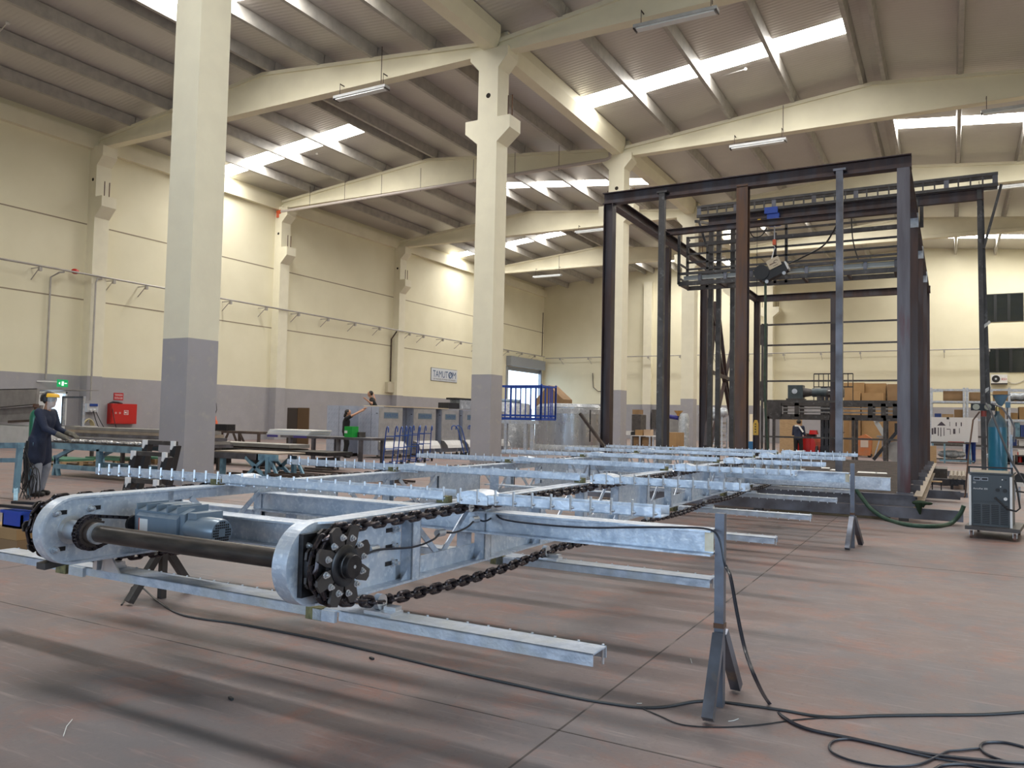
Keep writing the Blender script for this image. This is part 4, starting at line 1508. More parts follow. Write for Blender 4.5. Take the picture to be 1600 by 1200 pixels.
cl = MB().tube(smooth_path(pts), 0.0065, 8)
cl.tube(smooth_path(pts2), 0.0055, 8)
cl.tube(smooth_path(pts3), 0.0065, 8)
single(cl, 'coiled_cable', M_cable, 'loose loops of black cable lying on the floor at the lower right corner', 'cable')
M_cable2 = mat('grey_black_cable', (0.03, 0.03, 0.033), 0.45)
pts = [at(x, y, Z=0.006) for x, y in ((190, 945), (203, 925))] + [at(208, 917, Z=0.05), at(222, 918, Z=0.05)] + [at(x, y, Z=0.007) for x, y in ((245, 938), (275, 957), (310, 966), (370, 974), (430, 985), (500, 999), (580, 1017), (680, 1041), (780, 1064), (900, 1090), (960, 1100), (1000, 1105), (1040, 1104), (1085, 1096), (1120, 1096), (1170, 1102), (1220, 1109), (1290, 1120), (1370, 1118), (1450, 1117), (1540, 1116), (1620, 1111))]
single(MB().tube(smooth_path(pts), 0.0075, 8), 'floor_cable', M_cable2, 'long black cable snaking over the floor from below the drive shaft to the right edge', 'cable')
pts = [at(x, y, Z=0.004) for x, y in ((1000, 1105), (1030, 1118), (1065, 1132), (1120, 1136), (1180, 1133), (1240, 1125), (1290, 1121))]
single(MB().tube(smooth_path(pts), 0.0035, 6), 'thin_floor_cable', M_cable2, 'thin dark cable on the floor curving round the foot of the near stand', 'cable')
for k, (px, py, lab) in enumerate(((361, 1093, 'small black offcut lying on the floor at the lower left'), (581, 1030, 'small black flat offcut on the floor below the near sprocket'))):
    p = at(px, py, Z=0)
    single(MB().bar(p + Vector((-0.018, 0.005, 0.006)), p + Vector((0.018, -0.008, 0.006)), 0.014, 0.012), 'metal_offcut', M_rubber, lab, 'offcut')
M_chip = mat('white_scrap', (0.7, 0.7, 0.68), 0.6)
for pts_, lab in ((((113, 1124), (104, 1135), (99, 1150)), 'thin pale wire curl on the floor at the lower left'),
                  (((1138, 1127), (1146, 1126), (1154, 1123)), 'short white strip on the floor right of the near stand'),
                  (((1079, 1029), (1081, 1036)), 'short pale splinter on the floor left of the near stand'),
                  (((995, 1099), (1003, 1099)), 'tiny white strip on the floor beside the long cable'),
                  (((1240, 851), (1247, 851.5)), 'tiny white scrap on the floor between the two stands')):
    q = [at(x, y, Z=0.003) for x, y in pts_]
    single(MB().tube(q, 0.0022, 5), 'floor_scrap', M_chip, lab, 'scrap')

# ---------------------------------------------------------------- people
def blend_body(name, parts, material, parent, voxel=0.018):
    """one continuous surface from tapered limbs: parts are lists of (point, radius) chains"""
    m = MB()
    for ch in parts:
        pts = [Vector(p) for p, r in ch]
        rs = [r for p, r in ch]
        for (p, r) in ch: m.sphere(p, r, n=12, m=8)
        for i in range(len(ch) - 1):
            if (pts[i + 1] - pts[i]).length > 1e-4:
                m.cyl(pts[i], pts[i + 1], rs[i], rs[i + 1], n=12)
    o = m.build(name, material, parent)
    bm = bmesh.new()
    bm.from_mesh(o.data)
    bmesh.ops.recalc_face_normals(bm, faces=bm.faces)
    bm.to_mesh(o.data)
    bm.free()
    md = o.modifiers.new('remesh', 'REMESH')
    md.mode = 'VOXEL'
    md.voxel_size = voxel
    md.use_smooth_shade = True
    sm = o.modifiers.new('smooth', 'SMOOTH')
    sm.factor = 0.5
    sm.iterations = 2
    return o


M_skin = mat('skin', (0.50, 0.27, 0.17), 0.5)
M_hair = mat('black_hair', (0.012, 0.010, 0.009), 0.6)
M_boot = mat('dark_boots', (0.02, 0.018, 0.016), 0.6)


def person(base, face, label, top_col, leg_col, h=1.74, lean=0.0, arms=None, coat=False, sleeves=True, hair='short', skip=()):
    """base: point between the feet; face: heading angle; arms: hand targets (forward, side, height) for right and left"""
    s = h / 1.74
    F = Vector((math.cos(face), math.sin(face), 0))
    R = Vector((math.sin(face), -math.cos(face), 0))
    B = Vector(base)
    root = thing('person', label, 'person', B)

    def P(f, r, z): return B + F * f * s + R * r * s + Vector((0, 0, z * s))
    hip = 0.0
    ch = lean
    feet = {1: P(0.02, 0.12, 0.08), -1: P(-0.04, -0.12, 0.08)}
    sh = {k: P(ch * 0.85, 0.19 * k, 1.42) for k in (1, -1)}
    neck = P(ch, 0, 1.50)
    head = P(ch + 0.04, 0, 1.62)
    arms = arms or {1: (0.08, 0.27, 0.80), -1: (0.06, -0.27, 0.80)}
    body, hands = [], {}
    body.append([(neck - Vector((0, 0, 0.04)), 0.058 * s), (head - Vector((0, 0, 0.04)), 0.06 * s)])
    body.append([(head + F * 0.0, 0.088 * s), (head + F * 0.015 * s + Vector((0, 0, 0.03 * s)), 0.095 * s)])
    body.append([(head + F * 0.045 * s - Vector((0, 0, 0.06 * s)), 0.055 * s), (head + F * 0.035 * s, 0.07 * s)])
    body.append([(head + F * 0.105 * s - Vector((0, 0, 0.015 * s)), 0.014 * s), (head + F * 0.085 * s + Vector((0, 0, 0.02 * s)), 0.014 * s)])
    for k in (1, -1):
        body.append([(head + R * 0.088 * k * s, 0.02 * s), (head + R * 0.085 * k * s + Vector((0, 0, 0.02 * s)), 0.02 * s)])
    body.append([(P(ch * 0.8, 0, 1.38), 0.09 * s), (P(ch * 0.35, 0, 1.15), 0.09 * s), (P(0, 0, 0.96), 0.09 * s)])
    top, legs = [], []
    top.append([(P(ch * 0.85, 0.10, 1.38), 0.10 * s), (P(ch * 0.85, -0.10, 1.38), 0.10 * s)])
    top.append([(P(ch * 0.8, 0.06, 1.30), 0.13 * s), (P(ch * 0.3, 0.05, 1.10), 0.125 * s), (P(0, 0.06, 0.95), 0.13 * s)])
    top.append([(P(ch * 0.8, -0.06, 1.30), 0.13 * s), (P(ch * 0.3, -0.05, 1.10), 0.125 * s), (P(0, -0.06, 0.95), 0.13 * s)])
    if coat:
        for k in (1, -1):
            top.append([(P(0, 0.07 * k, 0.95), 0.14 * s), (P(0, 0.09 * k, 0.75), 0.145 * s), (P(0, 0.10 * k, 0.62), 0.145 * s)])
    for k in (1, -1):
        f, r, z = arms[k]
        hand = P(f, r, z)
        mid = (sh[k] + hand) / 2
        dlen = (hand - sh[k]).length
        ext = max(0.0, (0.58 * s) ** 2 - dlen ** 2) ** 0.5 / 2
        el = mid - Vector((0, 0, 1)) * ext * 0.8 - F * ext * 0.55 + R * k * 0.05
        body.append([(sh[k], 0.05 * s), (el, 0.042 * s), (hand, 0.030 * s)])
        if sleeves:
            top.append([(sh[k], 0.075 * s), (el, 0.058 * s), (el + (hand - el) * 0.88, 0.045 * s)])
        else:
            top.append([(sh[k], 0.07 * s), (sh[k] + (el - sh[k]) * 0.55, 0.062 * s)])
        hands[k] = (hand, (hand - el).normalized())
        hd = (hand - el).normalized()
        sd = hd.cross(Vector((0, 0, 1))).normalized()
        dn = sd.cross(hd)
        body.append([(hand, 0.032 * s), (hand + hd * 0.07 * s, 0.036 * s)])
        for q in range(4):
            o = hand + hd * 0.085 * s + sd * (q - 1.5) * 0.021 * s
            ln = (0.055, 0.066, 0.062, 0.048)[q] * s
            body.append([(o, 0.0105 * s), (o + hd * ln * 0.6 + dn * -0.008, 0.0095 * s), (o + hd * ln * 0.9 + dn * -0.028 * s, 0.0085 * s)])
        body.append([(hand + hd * 0.02 * s + sd * 0.035 * s * -k, 0.013 * s), (hand + hd * 0.06 * s + sd * 0.062 * s * -k, 0.010 * s)])
        hipk = P(0, 0.10 * k, 0.92)
        kn = P(0.05, 0.12 * k, 0.50)
        an = feet[k]
        body.append([(hipk, 0.08 * s), (kn, 0.055 * s), (an, 0.038 * s)])
        legs.append([(hipk, 0.105 * s), (kn, 0.085 * s), (an + Vector((0, 0, 0.03)), 0.075 * s)])
    body_o = blend_body('body', body, M_skin, root, 0.011)
    blend_body('upper_clothing', top, top_col, root, 0.016)
    blend_body('trousers', legs, leg_col, root, 0.016)
    for k in (1, -1):
        b = MB()
        a = feet[k]
        b.sphere(Vector((a.x, a.y, B.z + 0.055)) + F * 0.06 * s, 0.055, 1, 1, 1)
        fo = []
        fo.append([(Vector((a.x, a.y, B.z + 0.055)), 0.052 * s), (Vector((a.x, a.y, B.z + 0.045)) + F * 0.15 * s, 0.043 * s)])
        blend_body('boot', fo, M_boot, root, 0.014)
    hc = head + Vector((0, 0, 0.035 * s)) - F * 0.018 * s
    hr = MB()
    hr.sphere(hc, 0.105 * s, 1.0, 1.0, 0.98, n=16, m=10)
    if hair == 'long':
        hr.sphere(hc - F * 0.06 * s - Vector((0, 0, 0.10 * s)), 0.07 * s)
        hr.sphere(hc - F * 0.09 * s - Vector((0, 0, 0.15 * s)), 0.05 * s)
    hr.build('hair', M_hair, root)
    eyes = MB()
    for k in (1, -1):
        eyes.sphere(head + F * 0.088 * s + R * 0.032 * k * s + Vector((0, 0, 0.012 * s)), 0.010 * s, n=8, m=6)
    eyes.build('eyes', M_hair, root)
    MB().bar(head + F * 0.095 * s + R * 0.022 * s - Vector((0, 0, 0.055 * s)), head + F * 0.095 * s - R * 0.022 * s - Vector((0, 0, 0.055 * s)), 0.006, 0.008).build('mouth', mat('lips', (0.30, 0.10, 0.08), 0.5), root)
    return root, P, F, R, head, hands, s


M_navy = mat('navy_cloth', (0.012, 0.018, 0.045), 0.8, c2=(0.02, 0.028, 0.06), scale=6)
M_greyc = mat('grey_trousers', (0.30, 0.32, 0.38), 0.8, c2=(0.22, 0.24, 0.29), scale=7)
M_blackc = mat('black_cloth', (0.008, 0.008, 0.009), 0.8)
M_bluec = mat('blue_work_cloth', (0.012, 0.05, 0.28), 0.8, c2=(0.015, 0.04, 0.2), scale=6)

# worker with the visor at the left
root, P, F, R, head, hands, s = person((-13.62, 7.95, 0), math.radians(27), 'person in a long navy coat and clear face visor handling bars at the left', M_navy, M_greyc, h=1.74, lean=0.10,
                                       arms={1: (0.47, 0.16, 1.03), -1: (0.44, -0.14, 1.06)}, coat=True)
hs = head + Vector((0, 0, 0.04))
MB().lathe(hs - F * 0.02, [(0.122, -0.05), (0.128, 0.0), (0.118, 0.05), (0.085, 0.10), (0.03, 0.125)], 24).build('black_helmet', M_rubber, root)
vs = MB()
seg = 12
for j, (z, rr) in enumerate(((0.085, 0.135), (0.03, 0.150))):
    pass
ringv = []
for z, rr in ((0.09, 0.10), (0.075, 0.14), (0.03, 0.155), (0.02, 0.15)):
    for i in range(seg + 1):
        t = math.radians(-78 + 156 * i / seg)
        ringv.append(hs + (F * math.cos(t) + R * math.sin(t)) * rr + Vector((0, 0, z)))
fs = []
for j in range(3):
    for i in range(seg):
        a = j * (seg + 1) + i
        fs.append((a, a + 1, a + seg + 2, a + seg + 1))
vs.add(ringv, fs, True)
vs.build('yellow_brow_guard', M_yellow, root)
M_visor = mat('clear_visor', (0.75, 0.82, 0.88), 0.12, alpha=0.18, spec=0.8)
vv = MB()
ringv = []
for z, rr in ((0.03, 0.152), (-0.07, 0.16), (-0.19, 0.15)):
    for i in range(seg + 1):
        t = math.radians(-70 + 140 * i / seg)
        ringv.append(hs + (F * math.cos(t) + R * math.sin(t)) * rr + Vector((0, 0, z)))
fs = []
for j in range(2):
    for i in range(seg):
        a = j * (seg + 1) + i
        fs.append((a, a + 1, a + seg + 2, a + seg + 1))
n0 = len(ringv)
ringv += [v - (v - hs).normalized() * 0.002 for v in ringv]
fs += [tuple(i + n0 for i in reversed(f)) for f in fs[:]]
vv.add(ringv, fs, True)
vv.build('face_visor', M_visor, root)
for k in (1, -1):
    hnd, hd = hands[k]
    sd = hd.cross(Vector((0, 0, 1))).normalized()
    pp = [[(hnd - hd * 0.07, 0.050), (hnd, 0.046), (hnd + hd * 0.075, 0.048)]]
    for q in range(4):
        o = hnd + hd * 0.09 + sd * (q - 1.5) * 0.027
        pp.append([(o, 0.015), (o + hd * 0.05 - Vector((0, 0, 0.01)), 0.014), (o + hd * 0.07 - Vector((0, 0, 0.035)), 0.012)])
    pp.append([(hnd + hd * 0.02 - sd * k * 0.04, 0.017), (hnd + hd * 0.065 - sd * k * 0.07, 0.014)])
    blend_body('work_glove', pp, mat('grey_leather', (0.12, 0.11, 0.09), 0.8), root, 0.011)

person((-19.0, 22.0, 0), math.radians(35), 'person in black with tied dark hair reaching up to the cabinet tops', M_blackc, M_blackc, h=1.72, lean=0.02,
       arms={1: (0.55, 0.10, 1.70), -1: (0.62, -0.05, 1.78)}, sleeves=False, hair='long')
pb = at(588, 641, Y=25.2)
person((pb.x, pb.y, 0.80), math.radians(215), 'person in a dark t-shirt leaning over the cabinet tops with an arm raised', M_blackc, M_blackc, h=1.72, lean=0.22,
       arms={1: (0.18, 0.62, 1.62), -1: (0.40, -0.42, 1.40)}, sleeves=False)
single(MB().box(pb.x - 0.45, pb.x + 0.45, pb.y - 0.35, pb.y + 0.35, 0, 0.80), 'step_platform', M_dark, 'dark step the leaning worker stands on behind the cabinets', 'step')
ps = at(1521, 724, Z=0)
person((ps.x - 0.1, ps.y, 0), math.radians(100), 'person in blue overalls standing with their back to us at the far workbench', M_bluec, M_bluec, h=1.74, lean=0.08,
       arms={1: (0.38, 0.22, 1.05), -1: (0.36, -0.22, 1.05)})

# ---------------------------------------------------------------- left side of the hall
M_steelp = mat('galvanised_sheet', (0.34, 0.33, 0.32), 0.45, 0.5, c2=(0.27, 0.26, 0.255), scale=3)
M_tblue = mat('pale_blue_steel', (0.16, 0.30, 0.40), 0.45, 0.2, c2=(0.22, 0.38, 0.48), scale=5, c3=(0.08, 0.14, 0.2), scale3=4, lo3=0.5, hi3=0.7)
M_wood = mat('raw_timber', (0.45, 0.31, 0.17), 0.8, c2=(0.36, 0.24, 0.13), scale=6, stretch=(1, 6, 6))
M_card = mat('cardboard', (0.42, 0.26, 0.12), 0.8, c2=(0.36, 0.22, 0.10), scale=2)
M_card2 = mat('dull_cardboard', (0.30, 0.19, 0.10), 0.8, c2=(0.25, 0.155, 0.08), scale=2)
M_pgreen = mat('green_stained_timber', (0.07, 0.20, 0.13), 0.7)
M_wrap = mat('film_wrap', (0.50, 0.53, 0.57), 0.25, 0.35, c2=(0.36, 0.39, 0.43), scale=7, c3=(0.72, 0.75, 0.78), scale3=4, lo3=0.55, hi3=0.7, r2=0.5, bump=0.6, bscale=14)


def quadbox(poly, z0, z1):
    m = MB()
    return m.prism(poly, z0, z1, 'z')


# big folded sheet-metal chutes by the left edge
hop = thing('sheet_metal_chute', 'large grey folded sheet-metal chute lying at the left edge', 'chute', at(20, 700, Y=17.5, ))
yy = 17.5
def q2(px, py, Y=yy): p = at(px, py, Y=Y); return (p.x, p.z)
MB().prism([q2(-60, 609), q2(58, 607), q2(56, 632), q2(-60, 642)], yy, yy + 0.1, 'y').build('upper_panel', M_steelp, hop)
MB().prism([q2(-60, 643), q2(58, 633), q2(52, 658), q2(-60, 660)], yy + 0.15, yy + 0.25, 'y').build('lower_panel', M_steelp, hop)
a, b, c, d = at(-60, 609, Y=yy), at(58, 607, Y=yy), at(58, 607, Y=yy) + Vector((0, 2.5, 0.05)), at(-60, 609, Y=yy) + Vector((0, 2.5, 0.05))
m = MB()
m.add([a, b, c, d] + [p - Vector((0, 0, 0.03)) for p in (a, b, c, d)], [(0, 1, 2, 3), (7, 6, 5, 4), (0, 4, 5, 1), (1, 5, 6, 2), (2, 6, 7, 3), (3, 7, 4, 0)])
m.build('folded_edge', M_steelp, hop)
p0, p1 = at(-60, 642, Y=yy), at(58, 632, Y=yy)
MB().bar(p0 - Vector((0, 0.05, 0)), p1 - Vector((0, 0.05, 0)), 0.03, 0.05).build('stiffener', M_dark, hop)
p0, p1 = at(14, 659, Y=yy), at(56, 657, Y=yy)
MB().bar(p0, p1, 0.1, 0.09).build('support_batten', M_brown, hop)
bx = at(0, 664, Y=17.3)
single(MB().box(at(-60, 664, Y=17.3).x, at(50, 664, Y=17.3).x, 17.3, 19.5, 0.0, at(0, 665, Y=17.3).z), 'white_crate', mat('pale_grey_board', (0.55, 0.57, 0.58), 0.6, c2=(0.48, 0.50, 0.51), scale=3), 'large pale grey crate below the sheet-metal chute at the left edge', 'crate')

gb = at(53, 697, Y=11.5)
gcy = thing('green_gas_cylinder', 'green gas cylinder standing behind the worker with the visor', 'gas cylinder', (gb.x, 11.5, 0))
rr = 0.125
zt = at(53, 638, Y=11.5).z
MB().lathe((gb.x, 11.5, 0), [(rr, 0), (rr, zt - 0.22), (rr * 0.9, zt - 0.12), (rr * 0.5, zt - 0.04)], 24).build('body', mat('green_paint', (0.01, 0.16, 0.10), 0.35, coat=0.3), gcy)
MB().lathe((gb.x, 11.5, zt - 0.04), [(0.035, 0), (0.035, 0.06), (0.07, 0.07), (0.07, 0.15)], 12).build('valve_guard', M_rust, gcy)

# trestle tables of pale blue steel
tA = thing('welding_table', 'pale blue steel trestle table cut off by the left edge', 'table', at(20, 782, Z=0))


def tpt(px, py, Y): return at(px, py, Y=Y)


Ya = 7.35
top1, top0 = tpt(33, 696, Ya), tpt(-60, 696, Ya)
MB().bar(top0, top1 , 0.10, 0.09).build('front_rail', M_tblue, tA)
MB().bar(top0 + Vector((0, 0.45, 0)), top1 + Vector((-0.4, 0.45, 0)), 0.06, 0.06).build('back_rail', M_tblue, tA)
mid1, mid0 = tpt(29, 719, Ya), tpt(-60, 719, Ya)
MB().bar(mid0, mid1, 0.05, 0.07).build('lower_rail', M_tblue, tA)
MB().bar(top1 + Vector((-0.03, 0, -0.04)), Vector((top1.x - 0.08, Ya, 0.12)), 0.08, 0.06).build('leg', M_tblue, tA)
MB().bar(Vector((top1.x - 0.07, Ya, 0.2)), Vector((top1.x - 0.26, Ya + 0.1, 0.0)), 0.06, 0.06).build('foot', M_tblue, tA)
MB().bar(Vector((top1.x - 0.09, Ya, 0.2)), Vector((top1.x + 0.10, Ya - 0.1, 0.0)), 0.06, 0.06).build('foot', M_tblue, tA)
MB().bar(top1 + Vector((-0.5, 0.45, -0.04)), Vector((top1.x - 0.5, Ya + 0.45, 0.0)), 0.06, 0.06).build('leg', M_tblue, tA)
cr = thing('tool_crate', 'blue plastic crate standing on cardboard boxes at the left edge', 'crate', at(14, 822, Y=4.75))
Yc = 4.75
c0, c1 = tpt(3, 822, Yc), tpt(33, 822, Yc)
zc0, zc1 = c0.z, tpt(3, 796, Yc).z
M_cblue = mat('blue_plastic', (0.01, 0.06, 0.42), 0.35)
cx = (c0.x + c1.x) / 2
cwd = (c1.x - c0.x)
bb = MB()
bb.box(cx - cwd / 2, cx + cwd / 2, Yc, Yc + 0.02, zc0, zc1).box(cx - cwd / 2, cx + cwd / 2, Yc + 0.3, Yc + 0.32, zc0, zc1)
bb.box(cx - cwd / 2, cx - cwd / 2 + 0.02, Yc, Yc + 0.32, zc0, zc1).box(cx + cwd / 2 - 0.02, cx + cwd / 2, Yc, Yc + 0.32, zc0, zc1)
bb.box(cx - cwd / 2, cx + cwd / 2, Yc, Yc + 0.32, zc0, zc0 + 0.02)
bb.build('bin', M_cblue, cr)
MB().box(cx - cwd / 2 - 0.02, cx + cwd / 2 + 0.02, Yc - 0.015, Yc + 0.335, zc1 - 0.03, zc1).build('rim', M_cblue, cr)
MB().bar((cx - 0.3, Yc + 0.05, zc1 + 0.03), (cx + 0.28, Yc + 0.1, zc1 + 0.03), 0.05, 0.03).build('lid_bar', M_rubber, cr)
MB().bar((cx - 0.35, Yc + 0.2, zc1 + 0.05), (cx + 0.15, Yc + 0.25, zc1 + 0.06), 0.05, 0.03).build('lid_bar', M_rubber, cr)
single(MB().box(cx - 0.55, cx + 0.19, Yc - 0.05, Yc + 0.45, 0.115, zc0 - 0.003), 'cardboard_box', M_card, 'brown cardboard box directly under the blue crate at the left edge', 'box')
single(MB().box(cx - 0.50, cx + 0.21, Yc - 0.05, Yc + 0.5, 0.0, 0.112), 'cardboard_box', M_card2, 'dark cardboard box on the floor, lowest of the stack under the blue crate', 'box')

tB = thing('long_steel_table', 'long blue steel table in front of the grey column, loaded with dark steel bars', 'table', at(150, 765, Z=0))
Yb = 10.7
xa, xb = tpt(72, 700, Yb).x, -14.62
zt = tpt(120, 693, Yb).z
for y in (Yb, Yb + 1.1):
    MB().box(xa, xb, y - 0.05, y + 0.05, zt - 0.14, zt).build('top_rail', M_tblue, tB)
    MB().box(xa + 0.4, xb, y - 0.04, y + 0.04, 0.16, 0.26).build('bottom_rail', M_tblue, tB)
    for px in (88, 156, 228):
        x = tpt(px, 700, Yb).x
        if px == 88:
            MB().bar((x + 0.65, y, zt - 0.1), (x + 0.05, y, 0.42), 0.06, 0.08).build('brace', M_tblue, tB)
            MB().bar((x + 0.05, y, 0.45), (x - 0.05, y, 0.0), 0.07, 0.07).build('leg', M_tblue, tB)
            MB().bar((x - 0.02, y, 0.45), (x + 0.14, y, 0.0), 0.07, 0.07).build('leg', M_tblue, tB)
        else:
            MB().box(x - 0.05, x + 0.05, y - 0.05, y + 0.05, 0.0 if px == 228 else 0.2, zt - 0.1).build('leg', M_tblue, tB)
MB().box(xa, xb, Yb - 0.05, Yb + 1.15, zt, zt + 0.02).build('table_top', M_dark, tB)
M_foil = mat('crumpled_bright_wrap', (0.35, 0.35, 0.36), 0.3, 0.7, c2=(0.85, 0.85, 0.86), scale=14, lo=0.48, hi=0.6, bump=0.8, bscale=25)
m = MB()
random.seed(3)
for i in range(26):
    x = xa + 0.35 + (xb - xa - 0.5) * i / 26
    m.sphere((x, Yb + 0.02 + random.uniform(-0.03, 0.05), zt + 0.055), 0.06, 1.6, 1, random.uniform(0.5, 0.85), n=8, m=5)
single(m, 'bubble_wrap', M_foil, 'crumpled shiny wrapping lying along the front edge of the long blue table', 'wrapping')
m = MB()
for k in range(6):
    single(MB().box(xa + 0.1 + 0.05 * k, xb - 0.05 * (k % 3), Yb + 0.16 + 0.15 * k, Yb + 0.29 + 0.15 * k, zt + 0.022, zt + 0.09 + 0.02 * (k % 2)), 'steel_bar',
           M_mill2, 'dark steel bar lying lengthwise on the long blue table', 'steel bar', 'dark bars on the long blue table')
# thick stack of profiles behind
Yd = 13.6
for k in range(5):
    x0, x1 = tpt(88 + 3 * k, 690, Yd).x, tpt(320, 690, Yd).x
    z = 0.60 + 0.085 * k
    single(MB().box(x0, x1, Yd, Yd + 0.9 - 0.1 * k, z, z + 0.08), 'steel_plate', (M_mill2, M_steelp, M_mill2, M_tan, M_steelp)[k],
           'long steel plate in the stack behind the worker with the visor', 'steel plate', 'stacked plates behind the long blue table')
tC = thing('steel_rack', 'dark steel rack carrying the stacked long plates behind the blue table', 'rack', (tpt(150, 700, Yd).x, Yd + 0.4, 0))
for px in (100, 190, 300):
    x = tpt(px, 690, Yd).x
    for y in (Yd + 0.05, Yd + 0.85):
        MB().box(x - 0.04, x + 0.04, y - 0.04, y + 0.04, 0, 0.52).build('leg', M_dark, tC)
    MB().box(x - 0.04, x + 0.04, Yd, Yd + 0.9, 0.52, 0.597).build('bearer', M_dark, tC)


def pallet(p, w, d, label, boards=M_wood, group=None, h=0.14):
    t = thing('timber_pallet', label, 'pallet', p, group)
    x, y, z = p
    for i in range(5):
        xx = x - w / 2 + (w - 0.1) * i / 4
        MB().box(xx, xx + 0.1, y - d / 2, y + d / 2, z + h - 0.022, z + h).build('deck_board', boards, t)
    for yy_ in (y - d / 2, y - 0.05, y + d / 2 - 0.1):
        MB().box(x - w / 2, x + w / 2, yy_, yy_ + 0.1, z, z + 0.02).build('bottom_board', M_wood, t)
        for xx in (x - w / 2, x - 0.05, x + w / 2 - 0.1):
            MB().box(xx, xx + 0.1, yy_, yy_ + 0.1, z + 0.02, z + h - 0.022).build('block', M_wood, t)
    return t


for k, px in enumerate((100, 150, 205)):
    p = at(px, 727, Z=0)
    pallet((p.x, p.y + 0.6 * k, 0), 1.5, 1.0, ('timber pallet with green boards on top behind the visor worker', 'timber pallet with green boards, middle of the three beyond the blue table', 'timber pallet with green boards nearest the grey column')[k])
    single(MB().box(p.x - 0.8, p.x + 0.7, p.y - 0.4 + 0.6 * k, p.y + 0.4 + 0.6 * k, 0.14, 0.20), 'green_board', M_pgreen, ('green board lying on the leftmost of the three pallets', 'green board lying on the middle of the three pallets', 'green board lying on the pallet nearest the grey column')[k], 'board')

# tangle of black cable hanging by the table
random.seed(11)
m = MB()
pc_ = at(42, 745, Y=7.6)
for k in range(9):
    pts = []
    r = random.uniform(0.10, 0.2)
    for i in range(16):
        t = 2 * PI * i / 16
        pts.append(Vector((pc_.x + r * 0.8 * math.cos(t) + random.uniform(-0.02, 0.02), 7.6 + 0.03 * k - 0.1, 0.42 + r * 1.7 * math.sin(t) - 0.03 * k + (0.1 if k < 3 else 0))))
    m.tube(pts, 0.008, 5, closed=True)
for k in range(4):
    m.tube([Vector((pc_.x - 0.02 + 0.02 * k, 7.58, 0.95)), Vector((pc_.x + 0.03 * k - 0.05, 7.56, 0.7)), Vector((pc_.x - 0.06 + 0.04 * k, 7.6, 0.2)), Vector((pc_.x + 0.1 * k, 7.5, 0.012))], 0.009, 5)
single(m, 'cable_tangle', M_rubber, 'tangle of black cables hanging beside the worker with the visor', 'cable')

# black folding frames with white corners by the column
M_wplast = mat('white_corner', (0.85, 0.86, 0.88), 0.4)
for k, (xs, ys, lab) in enumerate((((232, 276, 691, 760), 0.0, 'black upright frame with white plastic corners nearest the grey column'), ((214, 263, 708, 765), 0.0, 'black upright frame with white plastic corners in front of the taller one'), ((206, 250, 750, 800), 0, 'black low frame with white plastic corners just behind the conveyor'))):
    xa_, xb_, yt_, yb_ = xs
    Y = (9.2, 8.7, 8.0)[k]
    a, b = at(xa_, yt_, Y=Y), at(xb_, yt_ + 1, Y=Y)
    zb_ = 0.0
    t = thing('racking_end', lab, 'rack frame', (((a.x + b.x) / 2), Y, 0))
    ln = (-0.18, -0.18, -0.15)[k]
    for x in (a.x, b.x):
        MB().bar((x, Y, a.z - 0.03), (x + ln, Y - 0.05, zb_), 0.14, 0.10).build('post', M_rubber, t)
    MB().bar((a.x, Y, a.z), (b.x, Y, a.z), 0.06, 0.07).build('cross_rail', M_dark, t)
    for x in (a.x, b.x):
        MB().box(x - 0.05, x + 0.05, Y - 0.085, Y - 0.05, a.z - 0.04, a.z + 0.045).prism([(x - 0.05, a.z - 0.04), (x + 0.02, a.z - 0.04), (x - 0.02, a.z - 0.11), (x - 0.06, a.z - 0.10)], Y - 0.085, Y - 0.05, 'y').build('corner_cap', M_wplast, t)
# extension of the table right of the column
tD = thing('angled_trestle', 'blue steel trestle table with crossed legs right of the big column', 'table', at(400, 752, Z=0))
Ye = 12.9
za = tpt(400, 707, Ye).z
x0, x1 = tpt(335, 715, Ye).x, tpt(432, 715, Ye).x
MB().box(x0, x1, Ye, Ye + 0.9, za - 0.03, za).build('table_top', M_tan, tD)
MB().box(x0, x1 - 0.55, Ye - 0.02, Ye + 0.06, za - 0.17, za - 0.03).build('apron', M_mill2, tD)
MB().box(x1 - 0.6, x1, Ye - 0.02, Ye + 0.06, za - 0.17, za - 0.03).build('apron', M_tblue, tD)
for y in (Ye, Ye + 0.8):
    MB().bar((x1 - 0.95, y, za - 0.12), (x1 - 0.30, y, 0.05), 0.06, 0.07).build('brace', M_tblue, tD)
    MB().bar((x1 - 0.35, y, za - 0.12), (x1 - 0.85, y, 0.12), 0.06, 0.07).build('brace', M_tblue, tD)
    MB().bar((x1 - 0.25, y, za - 0.08), (x1 - 0.25, y, 0.0), 0.09, 0.09).build('leg', M_tblue, tD)
    MB().bar((x1 - 0.2, y, za - 0.12), (x1 + 0.12, y, 0.0), 0.05, 0.06).build('leg', M_tblue, tD)
xl_ = tpt(346, 715, Ye).x
MB().bar((xl_, Ye + 0.05, za - 0.1), (xl_, Ye + 0.05, 0.0), 0.10, 0.10).build('leg', M_tblue, tD)

